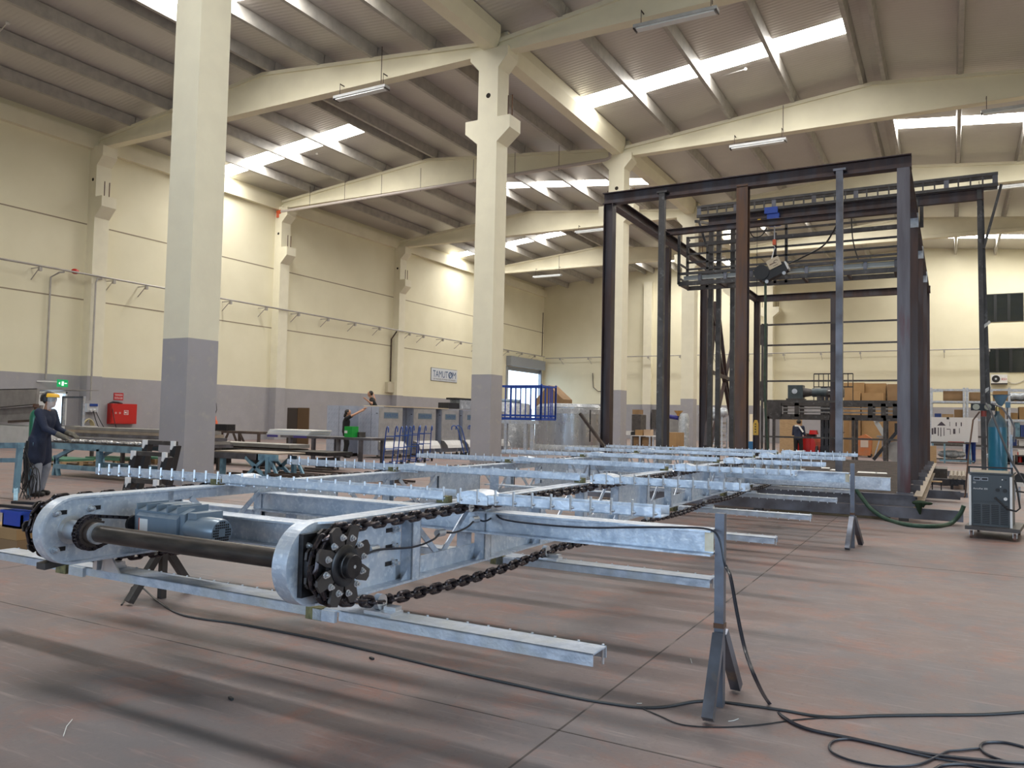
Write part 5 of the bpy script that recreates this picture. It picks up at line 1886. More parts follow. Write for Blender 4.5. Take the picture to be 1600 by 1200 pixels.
# dark beams and plates stacked between columns
Yf = 16.2
for k, (pa, pb_, zt_, zb_, mt) in enumerate(((320, 452, 695, 701, M_steelp), (320, 450, 702, 707, M_brown), (320, 520, 707, 713, M_black))):
    a, b = tpt(pa, zt_, Yf), tpt(pb_, zt_, Yf)
    zz = tpt(pa, zb_, Yf).z
    single(MB().box(a.x, b.x, Yf - 0.2 * (k == 2), Yf + 0.8, tpt(pb_, zb_, Yf).z, tpt(pb_, zt_, Yf).z - 0.004), 'steel_beam', mt,
           ('grey steel plate stack top right of the big column', 'brown steel beam under the grey plates right of the big column', 'long black steel beam lying lowest in the stack right of the big column')[k], 'steel beam')
rk = thing('beam_rack', 'dark steel legs holding the stacked beams right of the big column', 'rack', (tpt(400, 720, Yf).x, Yf + 0.4, 0))
zz = tpt(450, 713, Yf).z
for px in (330, 400, 500):
    x = tpt(px, 713, Yf).x
    MB().box(x - 0.06, x + 0.06, Yf - 0.1, Yf + 0.7, 0, zz - 0.002).build('leg', M_black, rk)
m = MB()
random.seed(5)
for k in range(14):
    a = at(random.uniform(372, 395), random.uniform(738, 742), Z=0.05)
    L_ = random.uniform(0.8, 2.2)
    y_ = a.y + random.uniform(-0.8, 1.0)
    m.bar((a.x + random.uniform(0, 2.5), y_, 0.05 + 0.05 * (k % 4)), (a.x + random.uniform(0, 2.5) + L_, y_ + random.uniform(-0.3, 0.3), 0.05 + 0.05 * (k % 4)), 0.06, 0.05)
o = single(m, 'scrap_pile', M_brown, 'low pile of dark steel offcuts on the floor beyond the conveyor', 'scrap')
o['kind'] = 'stuff'

# trestle machine against the left wall
mt_ = thing('trestle_machine', 'dark machine on a trussed trestle by the left wall', 'machine', at(380, 700, Y=24.0))
Yg = 24.0
zz0 = tpt(380, 674, Yg).z
xa_, xb_ = tpt(330, 680, Yg).x, tpt(405, 680, Yg).x
MB().box(xa_, xb_, Yg, Yg + 0.8, zz0 - 0.10, zz0).build('bed', M_brown, mt_)
MB().box(tpt(346, 0, Yg).x, tpt(376, 0, Yg).x, Yg + 0.1, Yg + 0.6, zz0 + 0.001, tpt(350, 663, Yg).z).build('housing', M_black, mt_)
MB().cyl((tpt(346, 0, Yg).x, Yg + 0.3, zz0 + 0.12), (tpt(352, 0, Yg).x, Yg + 0.3, zz0 + 0.12), 0.16, n=16).build('drum', M_black, mt_)
for px in (373, 403, 345):
    x = tpt(px, 680, Yg).x
    MB().box(x - 0.05, x + 0.05, Yg, Yg + 0.1, 0.0, zz0 - 0.1).build('leg', M_brown, mt_)
for pa, pb_ in ((382, 373), (390, 400), (400, 412)):
    MB().bar((tpt(pa, 0, Yg).x, Yg, zz0 - 0.1), (tpt(pb_, 0, Yg).x, Yg, zz0 - 0.75), 0.06, 0.08).build('brace', M_brown, mt_)
x = tpt(341, 0, 23.6).x
ex = thing('orange_gas_bottle', 'orange bottle with a thin hose behind the big column', 'bottle', (x, 23.8, zz0))
MB().lathe((x, 24.3, zz0 + 0.002), [(0.13, 0), (0.13, 0.38), (0.07, 0.46), (0.05, 0.62)], 14).build('body', M_orange, ex)
MB().tube([(x, 24.3, zz0 + 0.6), (x - 0.1, 24.3, zz0 + 0.9), (x + 0.05, 24.3, zz0 + 1.2), (x + 0.1, 24.3, zz0 + 0.9), (x + 0.02, 24.3, zz0 + 0.7)], 0.015, 5).build('hose', M_rubber, ex)

# metal table with white sheets
ws_ = thing('steel_worktable', 'long steel worktable in front of the cabinets', 'table', at(500, 735, Z=0))
Yh = 18.5
xa_, xb_ = tpt(438, 685, Yh).x, tpt(580, 685, Yh).x
zt = tpt(500, 682, Yh).z
MB().box(xa_, xb_, Yh, Yh + 1.2, zt - 0.07, zt).build('table_top', M_mill2, ws_)
for px in (452, 488, 527, 562):
    x = tpt(px, 685, Yh).x
    for y in (Yh + 0.06, Yh + 1.1):
        MB().box(x - 0.05, x + 0.05, y - 0.05, y + 0.05, 0, zt - 0.07).build('leg', M_mill2, ws_)
for px0, px1 in ((442, 458), (482, 502)):
    MB().box(tpt(px0, 0, Yh).x, tpt(px1, 0, Yh).x, Yh - 0.012, Yh, zt - 0.072, zt - 0.0).build('blue_clamp', mat('violet_blue', (0.06, 0.05, 0.25), 0.5), ws_)
x0, x1 = tpt(437, 0, Yh).x, tpt(500, 0, Yh).x
for k in range(4):
    single(MB().box(x0 + 0.02 * k, x1 + 0.03 * k, Yh + 0.1 + 0.02 * k, Yh + 1.1, zt + 0.002 + 0.045 * k, zt + 0.040 + 0.045 * k), 'sheet_stack', M_paper if k % 2 else mat('film_covered_sheet', (0.68, 0.71, 0.76), 0.4),
           'white film covered metal sheet in the pile on the steel worktable', 'metal sheet', 'white sheets piled on the worktable')
p = at(548, 682, Y=Yh + 0.4)
gbk = thing('green_bucket', 'bright green square bucket on the steel worktable', 'bucket', (p.x, Yh + 0.4, zt))
MB().box(p.x - 0.13, p.x + 0.17, Yh + 0.25, Yh + 0.55, zt + 0.002, zt + 0.33).build('tub', mat('bright_green', (0.01, 0.36, 0.05), 0.4), gbk)
MB().box(p.x - 0.125, p.x - 0.01, Yh + 0.245, Yh + 0.25, zt + 0.12, zt + 0.20).build('sticker', M_paper, gbk)
p = at(559, 682, Y=Yh + 0.6)
single(MB().box(p.x - 0.12, p.x + 0.14, Yh + 0.5, Yh + 0.8, zt + 0.002, zt + 0.16), 'grey_tub', M_dark, 'small dark grey tub right of the green bucket', 'tub')

# plates leaning by the second pilaster
for k, (xa_, xb_, col) in enumerate(((447, 463, mat('black_brown_sheet', (0.05, 0.04, 0.035), 0.5)), (463, 481, mat('brown_sheet', (0.11, 0.065, 0.03), 0.5)))):
    a, b = at(xa_, 700, Y=31), at(xb_, 700, Y=31)
    zt_ = at(xa_, 637, Y=31).z
    single(MB().box(a.x, b.x - 0.03, 31 + 0.01 * k, 31.06 + 0.01 * k, 0, zt_), 'leaning_sheet', col, ('black-brown metal sheet standing upright left of its lighter neighbour by the left wall', 'brown metal sheet standing upright by the left wall, right of the darker one')[k], 'metal sheet')

# film-covered stainless cabinets
M_film = mat('film_covered_steel', (0.36, 0.40, 0.50), 0.4, 0.2, c2=(0.42, 0.46, 0.56), scale=4)
M_front = mat('film_covered_front', (0.36, 0.36, 0.37), 0.35, 0.35, c2=(0.44, 0.44, 0.45), scale=5)


def film_stripes(m, y, z0, z1, x0, x1, axis):
    """printed diagonal marks of the protective film, as thin strips"""
    n = int((z1 - z0) / 0.16)
    for i in range(n):
        zz = z0 + 0.06 + i * 0.16
        for j in range(int((x1 - x0) / 0.13)):
            xx = x0 + 0.05 + j * 0.13
            if axis == 'y': m.add([(xx, y, zz), (xx + 0.012, y, zz), (xx + 0.062, y, zz + 0.07), (xx + 0.05, y, zz + 0.07)], [(0, 1, 2, 3)])
            else: m.add([(y, xx, zz), (y, xx + 0.012, zz), (y, xx + 0.062, zz + 0.07), (y, xx + 0.05, zz + 0.07)], [(0, 1, 2, 3)])


M_mark = mat('film_print', (0.22, 0.25, 0.36), 0.5)
M_lab = mat('grey_blue_label', (0.13, 0.19, 0.25), 0.5)
M_tblue2 = mat('label_blue', (0.03, 0.10, 0.28), 0.5)
CXF = -17.95
CH = 1.86
edges = [(592, 629), (646, 681), (690, 717), (723, 756), (762, 790)]
sides = [(565, 592), (629, 646), (681, 690), (717, 723), (756, 762)]


def yx(px): return at(px, 660, X=CXF).y


def cabinet(y0, y1, w, label, show_side=True, hood=True):
    t = thing('vending_cabinet', label, 'cabinet', (CXF - w / 2, (y0 + y1) / 2, 0), None)
    MB().box(CXF - w, CXF - 0.02, y0, y1, 0.12, CH).build('body', M_film, t)
    MB().box(CXF - 0.02, CXF, y0 + 0.01, y1 - 0.01, 0.60, CH - 0.03).build('front_panel', M_front, t)
    MB().box(CXF - w, CXF - w + 0.06, y0, y0 + 0.06, 0, 0.12).box(CXF - 0.08, CXF - 0.02, y0, y0 + 0.06, 0, 0.12).box(CXF - 0.08, CXF - 0.02, y1 - 0.06, y1, 0, 0.12).build('feet', M_dark, t)
    yc = (y0 + y1) / 2
    hw = (y1 - y0) * 0.30
    MB().box(CXF, CXF + 0.006, yc - hw, yc + hw, 1.44, 1.66).build('name_plate', M_lab, t)
    text('lettering', 'TAMUTOM', M_tblue2, t, (CXF + 0.007, yc - hw * 0.9, 1.49), (0, 1, 0), (0, 0, 1), 0.12, width=hw * 1.8)
    if hood:
        pr = [(0.0, 0.60), (0.12, 0.58), (0.26, 0.42), (0.30, 0.30), (0.0, 0.30)]
        MB().prism([(CXF + a, z) for a, z in pr], y0 + 0.03, y1 - 0.03, 'y').build('dispensing_hood', M_white, t)
        MB().prism([(CXF + a * 1.12, z) for a, z in pr], y1 - 0.03, y1 - 0.01, 'y').prism([(CXF + a * 1.12, z) for a, z in pr], y0 + 0.01, y0 + 0.03, 'y').build('hood_cheek', M_steelp, t)
    m = MB()
    film_stripes(m, y0 - 0.002, 0.2, CH - 0.1, CXF - w + 0.03, CXF - 0.05, 'y')
    film_stripes(m, CXF + 0.0015, 0.65, 1.4, y0 + 0.04, y1 - 0.04, 'x')
    m.build('film_marks', M_mark, t)
    MB().box(CXF - w * 0.38, CXF - w * 0.37, y0 - 0.004, y0, 0.15, CH - 0.02).build('door_seam', M_dark, t)
    MB().box(CXF - 0.12, CXF - 0.06, y0 - 0.02, y0, 1.60, 1.625).build('latch', M_rubber, t)
    return t


for k, (a, b) in enumerate(edges):
    y0, y1 = yx(a), yx(b)
    cabinet(y0, y1 if k == 0 else y1, 0.95, ('grey film-wrapped cabinet with its side door seam showing, nearest of the row', 'second grey film-wrapped cabinet of the row, left of two showing white hoods', 'third grey film-wrapped cabinet of the row, white hood between hand trucks', 'fourth grey film-wrapped cabinet, partly behind the second big column', 'fifth grey film-wrapped cabinet, behind the second big column')[k])
# a further cabinet on the left of the gap, turned the other way
t = thing('side_cabinet', 'blue-grey film-wrapped cabinet left of the worker in black', 'cabinet', at(523, 712, Z=0))
c0 = at(509, 712, Z=0)
c1 = at(540, 712, Y=c0.y)
MB().box(c0.x, c1.x, c0.y, c0.y + 0.9, 0.12, 1.88).build('body', M_film, t)
MB().box(c0.x, c0.x + 0.08, c0.y, c0.y + 0.1, 0, 0.12).box(c1.x - 0.08, c1.x, c0.y, c0.y + 0.1, 0, 0.12).box(c0.x, c1.x, c0.y + 0.8, c0.y + 0.9, 0, 0.12).build('feet', M_dark, t)
m = MB()
film_stripes(m, c0.y - 0.002, 0.2, 1.8, c0.x + 0.02, c1.x - 0.05, 'y')
m.build('film_marks', M_mark, t)
MB().box((c0.x + c1.x) / 2 + 0.1, (c0.x + c1.x) / 2 + 0.11, c0.y - 0.004, c0.y, 0.15, 1.86).build('door_seam', M_dark, t)
c2_ = at(565, 640, Y=c0.y + 3.2)
single(MB().box(c1.x + 0.1, CXF - 1.1, c0.y + 3.4, c0.y + 4.4, 0, 1.86), 'rear_cabinet', M_front, 'grey cabinet standing behind the worker in black, between two others', 'cabinet')
# long cardboard lids and wrapped parts on top of the cabinets
single(MB().box(CXF - 0.95, CXF + 0.02, yx(600), yx(700), CH + 0.002, CH + 0.04), 'long_board', M_creamp, 'long pale board lying along the tops of the film-wrapped cabinets', 'board')
Yt_ = yx(735)
a = at(698, 636, X=CXF - 0.3)
for k, (pa, pb_, z0_, z1_, mt2, lab) in enumerate(((694, 712, 0.0, 0.22, M_rubber, 'black box with a pale edge on top of the cabinets'), (712, 745, 0.24, 0.42, M_wrap, 'silvery wrapped bundle on top of the cabinets by the second column'), (706, 740, 0.43, 0.56, M_rubber, 'flat black item stacked highest on the cabinets'))):
    y0, y1 = at(pa, 640, X=CXF - 0.3).y, at(pb_, 640, X=CXF - 0.3).y
    if k == 1: single(MB().box(CXF - 0.6, CXF - 0.1, y0, y1, CH + 0.042, CH + 0.042 + 0.38), 'wrapped_bundle', mt2, lab, 'bundle')
    elif k == 0: single(MB().box(CXF - 0.6, CXF - 0.1, y0, y1 - 0.05, CH + 0.042, CH + 0.28), 'black_box', mt2, lab, 'box')
    else: single(MB().box(CXF - 0.6, CXF - 0.1, y0, y1, CH + 0.424, CH + 0.50), 'flat_box', mt2, lab, 'box')

# blue hand trucks
M_htb = mat('hand_truck_blue', (0.015, 0.07, 0.30), 0.4)


def hand_truck(base, heading, label, lean=0.30):
    t = thing('hand_truck', label, 'hand truck', base, None)
    B = Vector(base)
    F = Vector((math.cos(heading), math.sin(heading), 0))
    R = Vector((math.sin(heading), -math.cos(heading), 0))

    def P(f, r, z): return B + F * (f - lean * z) + R * r + Vector((0, 0, z))
    for k in (1, -1):
        pts = [P(0, 0.2 * k, 0.08), P(0, 0.2 * k, 0.6), P(0, 0.2 * k, 1.0), P(-0.02, 0.2 * k, 1.15), P(-0.10, 0.2 * k, 1.22), P(-0.2, 0.2 * k, 1.18), P(-0.24, 0.2 * k, 1.06)]
        MB().tube(smooth_path(pts, 3), 0.017, 8).build('side_tube', M_htb, t)
        MB().cyl(P(-0.08, 0.24 * k, 0.10), P(-0.08, 0.29 * k, 0.10), 0.10, n=16).build('wheel', M_rubber, t)
    for z in (0.2, 0.6, 0.95):
        MB().tube([P(0, -0.2, z), P(0, 0.2, z)], 0.013, 6).build('cross_tube', M_htb, t)
    MB().bar(P(0.0, 0, 0.03), P(0.28, 0, 0.0) + Vector((0, 0, 0.03)), 0.42, 0.012).build('toe_plate', M_htb, t)
    return t


hts = [(608, 735, 2.5, 'blue hand truck nearest the steel worktable, leftmost of the cluster'), (622, 731, 2.5, 'blue hand truck, second from the left of the cluster'), (639, 728, 2.4, 'blue hand truck in the middle of the cluster before the cabinets'),
       (650, 722, 2.4, 'blue hand truck, fourth of the cluster, before a white hood'), (662, 720, 2.3, 'blue hand truck at the right end of the cluster of five'),
       (727, 716, 0.6, 'blue hand truck leaning just left of the second big column'), (733, 714, 0.6, 'blue hand truck close behind the one left of the second column'), (752, 712, 0.7, 'blue hand truck right before the second big column')]
for px, py, hd_, lab in hts:
    p = at(px, py, Z=0)
    hand_truck((p.x, p.y, 0), hd_, lab, lean=0.28)

# ---------------------------------------------------------------- middle of the hall
# blue lift cage on a pale stand
Yk = 30.0
lc = thing('lift_cage', 'blue barred steel work cage raised on pale grey legs beside the second big column', 'work platform', at(820, 706, Y=Yk))
x0, x1 = at(788, 0, Y=Yk).x, at(858, 0, Y=Yk).x
zb_, zt_ = at(820, 655, Y=Yk).z, at(820, 603, Y=Yk).z
M_cage = mat('cage_blue', (0.01, 0.06, 0.36), 0.4)
for y in (Yk, Yk + 1.4):
    for z in (zb_, zb_ + 0.16, zt_):
        MB().box(x0, x1, y - 0.025, y + 0.025, z - 0.035, z + 0.035).build('rail', M_cage, lc)
    n = 9
    for i in range(n + 1):
        x = x0 + (x1 - x0) * i / n
        w = 0.035 if i in (0, n) else 0.018
        MB().box(x - w, x + w, y - 0.02, y + 0.02, zb_, zt_ + (0.08 if i == n else 0)).build('bar', M_cage, lc)
for i in range(5):
    y = Yk + 1.4 * i / 4
    MB().box(x1 - 0.02, x1 + 0.02, y - 0.02, y + 0.02, zb_, zt_).build('bar', M_cage, lc)
for x in (x0, x1):
    for z in (zb_, zt_): MB().box(x - 0.025, x + 0.025, Yk, Yk + 1.4, z - 0.03, z + 0.03).build('rail', M_cage, lc)
MB().box(x0, x1, Yk, Yk + 1.4, zb_ + 0.04, zb_ + 0.07).build('floor_plate', M_cage, lc)
MB().box(x0 + 0.1, x1 - 0.1, Yk - 0.02, Yk + 0.08, zb_ - 0.2, zb_ - 0.05).build('cross_head', M_galv2, lc)
for px in (794, 804, 834, 844):
    x = at(px, 0, Y=Yk).x
    MB().box(x - 0.07, x + 0.07, Yk, Yk + 0.14, 0, zb_ - 0.05).build('leg', M_galv2, lc)
MB().box(x0, x1 - 0.1, Yk - 0.02, Yk + 0.8, 0.0, 0.12).build('base_frame', M_galv2, lc)

# film-wrapped round tank and its neighbours
pT = at(898, 698, Z=0)
YT = 37.0
xT, rT = at(900, 0, Y=YT).x, 1.72
zT = at(900, 632, Y=YT - rT).z
tk = thing('wrapped_tank', 'large round steel tank wrapped in shiny clear film', 'tank', (xT, YT, 0))
MB().lathe((xT, YT, 0.08), [(rT, 0), (rT, zT - 0.2)], 48).build('shell', mat('tank_steel', (0.50, 0.53, 0.57), 0.22, 0.8, c2=(0.42, 0.45, 0.50), scale=2, stretch=(2, 2, 0.4), r2=0.35), tk)
MB().lathe((xT, YT, zT - 0.35), [(rT + 0.02, -0.1), (rT + 0.03, 0.15), (rT - 0.2, 0.38), (rT - 0.9, 0.42), (0.05, 0.40)], 36).build('film_top', M_wrap, tk)
MB().lathe((xT, YT, 0.0), [(rT + 0.06, 0), (rT + 0.08, 0.08), (rT + 0.02, 0.3)], 36).build('film_bottom', M_wrap, tk)
x_ = at(933, 0, Y=YT - 1.3).x
MB().box(x_ - 0.02, x_ + 0.03, YT - 1.33, YT - 1.28, 0.5, zT - 0.25).build('strap', M_rubber, tk)
m = MB()
a, b, c = at(838, 623, Y=40), at(857, 602, Y=40), at(880, 624, Y=40)
m.prism([(a.x, a.z), (b.x, b.z), (c.x, c.z), (c.x, 0.0), (a.x, 0.0)], 40, 41.2, 'y')
single(m, 'cardboard_gable', M_card2, 'brown cardboard gable rising between the blue cage and the wrapped tank', 'cardboard')
# second wrapped tank seen through the cage
x2 = at(818, 0, Y=38.5).x
tk2 = thing('wrapped_tank', 'wrapped steel tank seen through the bars of the blue cage', 'tank', (x2 - 0.4, 38.5, 0))
MB().lathe((x2 - 0.4, 38.5, 0.0), [(1.3, 0), (1.3, 2.1), (1.15, 2.4), (0.4, 2.5)], 32).build('shell', M_wrap, tk2)
MB().cyl((x2 - 1.2, 38.0, 2.55), (x2 + 0.6, 38.0, 2.5), 0.12, n=12).build('motor', M_motor, tk2)

# items along the far side seen between the frame columns
def sbox(name, px0, px1, pt, pb_, Y, depth, mt2, label, cat, z0=None):
    a, b = at(px0, pb_, Y=Y), at(px1, pt, Y=Y)
    zz0 = max(0.0, a.z) if z0 is None else z0
    return single(MB().box(a.x, b.x, Y, Y + depth, zz0, b.z), name, mt2, label, cat)


YM = 41.0
bt = thing('packing_table', 'pale framed table with brown boxes beneath, seen past the third big column', 'table', at(1005, 700, Y=YM))
a, b = at(986, 680, Y=YM), at(1030, 680, Y=YM)
MB().box(a.x, b.x, YM, YM + 1.0, a.z - 0.04, a.z).build('table_top', M_white, bt)
for px in (987, 996, 1009, 1024, 1029):
    x = at(px, 0, Y=YM).x
    MB().box(x - 0.04, x + 0.04, YM, YM + 0.08, 0, a.z - 0.04).build('leg', M_galv2, bt)
tz = a.z
for k, (pa, pb_, h, mt2, lab) in enumerate(((987, 994, 0.22, M_white, 'small white carton on the packing table'), (995, 1001, 0.2, M_rubber, 'small black box on the packing table'), (1001, 1012, 0.3, M_card, 'open brown carton in the middle of the packing table'), (1014, 1024, 0.33, mat('pale_card', (0.5, 0.36, 0.25), 0.8), 'pale brown carton at the right of the packing table'))):
    x0, x1 = at(pa, 0, Y=YM).x, at(pb_, 0, Y=YM).x
    single(MB().box(x0, x1, YM + 0.1, YM + 0.6, tz + 0.002, tz + h), 'carton', mt2, lab, 'box')
for k, (pa, pb_, lab) in enumerate(((997, 1008, 'brown carton under the packing table, left one'), (1010, 1023, 'brown carton under the packing table, right one'))):
    x0, x1 = at(pa, 0, Y=YM).x + 0.05, at(pb_, 0, Y=YM).x - 0.05
    single(MB().box(x0, x1, YM + 0.15, YM + 0.9, 0.0, tz - 0.1), 'carton', M_card2, lab, 'box')
sbox('grey_housing', 987, 1001, 648, 668, 46.0, 1.0, M_dark, 'grey sheet-metal housing behind the packing table', 'machine housing', z0=0)
sbox('brown_carton', 988, 998, 640, 648, 46.1, 0.8, M_card2, 'small brown carton on top of the grey housing', 'box', z0=at(990, 647.5, Y=46.0).z + 0.01)
sbox('control_box', 1018, 1025, 640, 662, 71.2, 0.58, M_dark, 'small grey control box on the far wall', 'control box', z0=at(1018, 668, Y=71.2).z)
# big open carton and machine parts
sbox('open_carton', 1040, 1057, 676, 700, 38.5, 1.3, M_card, 'large brown carton just right of the thin frame post', 'box', z0=0)
sbox('steel_bin', 1046, 1062, 652, 690, 43.0, 1.2, M_steelp, 'grey sheet-metal bin behind the large brown carton', 'bin', z0=0)
wt = at(1068, 700, Y=42)
wm = thing('vertical_vessel', 'upright silver vessel beside the fourth big column', 'vessel', (wt.x, 42, 0))
MB().lathe((wt.x, 42, 0), [(0.28, 0), (0.28, at(1068, 650, Y=42).z - 0.1), (0.2, at(1068, 646, Y=42).z)], 24).build('shell', M_wrap, wm)
MB().lathe((wt.x - 0.3, 42, at(1068, 650, Y=42).z), [(0.08, 0), (0.1, 0.1), (0.25, 0.28)], 14).build('orange_funnel', mat('ochre', (0.55, 0.30, 0.08), 0.5), wm)
MB().cyl((wt.x - 0.85, 42, at(1060, 651, Y=42).z), (wt.x - 0.3, 42, at(1060, 653, Y=42).z), 0.12, n=12).build('blue_motor', mat('deep_blue', (0.02, 0.02, 0.2), 0.4), wm)
wr_ = thing('wrapped_rack', 'tall rack of parts wrapped in clear film behind the crossed braces', 'rack', at(1120, 705, Y=40))
x0, x1 = at(1101, 0, Y=40).x, at(1134, 0, Y=40).x
ztp = at(1120, 636, Y=40).z
for i in range(7):
    z = 0.25 + i * (ztp - 0.9) / 7
    MB().box(x0, x1 - 0.1 * (i % 2), 40 + 0.02 * i, 41, z, z + 0.10).build('shelf_part', (M_steelp, M_wrap, M_galv2)[i % 3], wr_)
for x in (x0, x1):
    for y in (40, 41): MB().box(x - 0.03, x + 0.03, y - 0.03, y + 0.03, 0, ztp - 0.5).build('upright', M_galv2, wr_)
m = MB()
random.seed(9)
for i in range(7):
    m.sphere((x0 + (x1 - x0) * (i + 0.5) / 7, 40.4, ztp - 0.35 + random.uniform(-0.1, 0.1)), 0.33, 1, 1, 0.8, n=10, m=6)
m.build('film_heap', M_wrap, wr_)
sbox('narrow_panel', 1171, 1176, 647, 683, 47, 0.05, mat('pale_panel', (0.9, 0.8, 0.6), 0.5), 'narrow pale panel standing upright beside the rust-brown column', 'panel', z0=0)  # upright panel in one even pale cream colour
sbox('blue_tub', 1169, 1177, 690, 705, 40, 0.6, mat('mid_blue', (0.02, 0.12, 0.28), 0.5), 'small blue tub right of the rust-brown column', 'tub', z0=0)

# ---------------------------------------------------------------- machine bed behind the frame
YB1 = 32.0
mbd = thing('machine_bed', 'long dark lattice machine bed on legs behind the brown frame', 'machine bed', at(1300, 720, Y=YB1))
x0, x1 = at(1200, 0, Y=YB1).x, at(1410, 0, Y=YB1).x + 0.2
for y in (YB1, YB1 + 1.2):
    for pz, hh in ((630, 0.22), (652, 0.2)):
        z = at(1300, pz, Y=YB1).z
        MB().box(x0, x1, y - 0.05, y + 0.05, z - hh / 2, z + hh / 2).build('bed_rail', M_dark, mbd)
    z0_, z1_ = at(1300, 652, Y=YB1).z, at(1300, 630, Y=YB1).z
    for px in (1222, 1248, 1302, 1360, 1380, 1398):
        x = at(px, 0, Y=YB1).x
        MB().box(x - 0.08, x + 0.08, y - 0.05, y + 0.05, z0_, z1_).build('bed_strut', M_dark, mbd)
    for pz in (638, 644):
        z = at(1300, pz, Y=YB1).z
        MB().box(x0 + 0.6, x1, y - 0.015, y + 0.015, z - 0.02, z + 0.02).build('thin_rail', M_steelp, mbd)
MB().box(x0, x0 + 0.6, YB1 - 0.06, YB1 - 0.04, z0_, z1_).build('end_plate', M_dark, mbd)
for px in (1204, 1300, 1334, 1382):
    x = at(px, 0, Y=YB1).x
    for y in (YB1, YB1 + 1.2): MB().box(x - 0.05, x + 0.05, y - 0.05, y + 0.05, 0, z0_).build('leg', M_dark, mbd)
zg = at(1300, 627, Y=YB1).z + 0.02
gx = at(1244, 0, Y=YB1).x
dm = thing('geared_motor', 'dark blue-grey geared motor mounted on top of the machine bed', 'motor', (gx + 0.8, YB1 + 0.3, zg))
MB().box(gx - 0.25, gx + 0.30, YB1 + 0.05, YB1 + 0.55, zg + 0.08, zg + 0.60).build('gearbox', M_slate, dm)
MB().box(gx - 0.3, gx + 0.35, YB1 - 0.03, YB1 + 0.6, zg, zg + 0.08).build('foot', M_dark, dm)
MB().cyl((gx, YB1 + 0.03, zg + 0.36), (gx, YB1 + 0.05, zg + 0.36), 0.10, n=18).build('shaft_cap', M_galvs, dm)
MB().cyl((gx + 0.30, YB1 + 0.3, zg + 0.32), (gx + 0.62, YB1 + 0.3, zg + 0.32), 0.19, 0.13, n=20).build('coupling', M_dark, dm)
MB().cyl((gx + 0.62, YB1 + 0.3, zg + 0.32), (gx + 1.15, YB1 + 0.3, zg + 0.32), 0.17, n=20).build('brake', M_slate, dm)
MB().cyl((gx + 1.15, YB1 + 0.3, zg + 0.32), (gx + 1.75, YB1 + 0.3, zg + 0.32), 0.19, n=20).build('motor_barrel', M_dark, dm)
MB().box(gx + 1.2, gx + 1.65, YB1 + 0.12, YB1 + 0.13, zg + 0.26, zg + 0.42).build('rating_plate', M_white, dm)
for dx in (0.8, 1.4): MB().box(gx + dx, gx + dx + 0.12, YB1 + 0.15, YB1 + 0.45, zg, zg + 0.2).build('mount', M_dark, dm)

# forklift truck
YFk = 38.0
fx = at(1262, 0, Y=YFk).x
fk = thing('forklift_truck', 'red and black forklift truck parked behind the machine bed', 'forklift', (fx + 0.8, YFk + 1, 0))
sc = 1.0
M_red = mat('red_paint', (0.50, 0.015, 0.012), 0.35, coat=0.3)
x0, x1 = at(1246, 0, Y=YFk).x, at(1276, 0, Y=YFk).x
bm_ = MB()
prof = [(x0, 0.25), (x0, 0.8), (x0 + 0.15, 1.02), (x1 - 0.1, 0.98), (x1, 0.75), (x1, 0.25)]
bm_.prism(prof, YFk, YFk + 2.2, 'y').build('body', M_red, fk)
MB().box((x0 + x1) / 2 - 0.25, (x0 + x1) / 2 + 0.2, YFk - 0.06, YFk, 0.45, 0.95).build('counterweight', M_red, fk)
for x, y in ((x0 + 0.05, YFk + 0.3), (x1 - 0.05, YFk + 0.3), (x0 + 0.05, YFk + 1.8), (x1 - 0.05, YFk + 1.8)):
    MB().cyl((x - 0.12, y, 0.30), (x + 0.12, y, 0.30), 0.30, n=24).build('wheel', M_rubber, fk)
MB().box(x0 + 0.25, x0 + 0.75, YFk + 0.7, YFk + 1.2, 1.0, 1.15).build('seat_base', M_rubber, fk)
zs = at(1262, 672, Y=YFk).z
MB().prism([(at(1264, 0, Y=YFk).x, 1.12), (at(1277, 0, Y=YFk).x, 1.12), (at(1275, 0, Y=YFk).x, zs), (at(1265, 0, Y=YFk).x, zs)], YFk + 0.5, YFk + 0.9, 'y').build('red_cowl', M_red, fk)
mx0, mx1 = at(1282, 0, Y=YFk).x, at(1299, 0, Y=YFk).x
mz = at(1290, 604, Y=YFk).z
for x in (mx0 + 0.05, mx1 - 0.05, (mx0 + mx1) / 2):
    MB().box(x - 0.07, x + 0.07, YFk + 0.6, YFk + 0.85, 0.1, mz).build('mast_channel', M_black, fk)
for z in (0.5, 1.3, 2.2, mz - 0.1):
    MB().box(mx0, mx1, YFk + 0.62, YFk + 0.8, z - 0.12, z + 0.12).build('mast_tie', M_black, fk)
MB().box(mx0, mx1, YFk + 0.82, YFk + 0.86, 0.3, 2.4).build('mast_shield', M_black, fk)
gx0, gx1 = at(1269, 0, Y=YFk).x, at(1330, 0, Y=YFk).x
gz0, gz1 = at(1300, 603, Y=YFk).z, at(1300, 582, Y=YFk).z
for i in range(9):
    x = gx0 + (gx1 - gx0) * i / 8
    MB().cyl((x, YFk + 0.95, gz0 - (0.75 if i in (0, 8) else 0)), (x, YFk + 0.95, gz1), 0.02, n=6).build('backrest_bar', M_black, fk)
for z in (gz0, gz1): MB().bar((gx0, YFk + 0.95, z), (gx1, YFk + 0.95, z), 0.04, 0.05).build('backrest_rail', M_black, fk)
zf = 1.0
for x in (gx0 + 0.4, gx1 - 0.6): MB().box(x, x + 0.14, YFk + 0.9, YFk + 2.0, 1.2, 1.25).build('fork', M_black, fk)
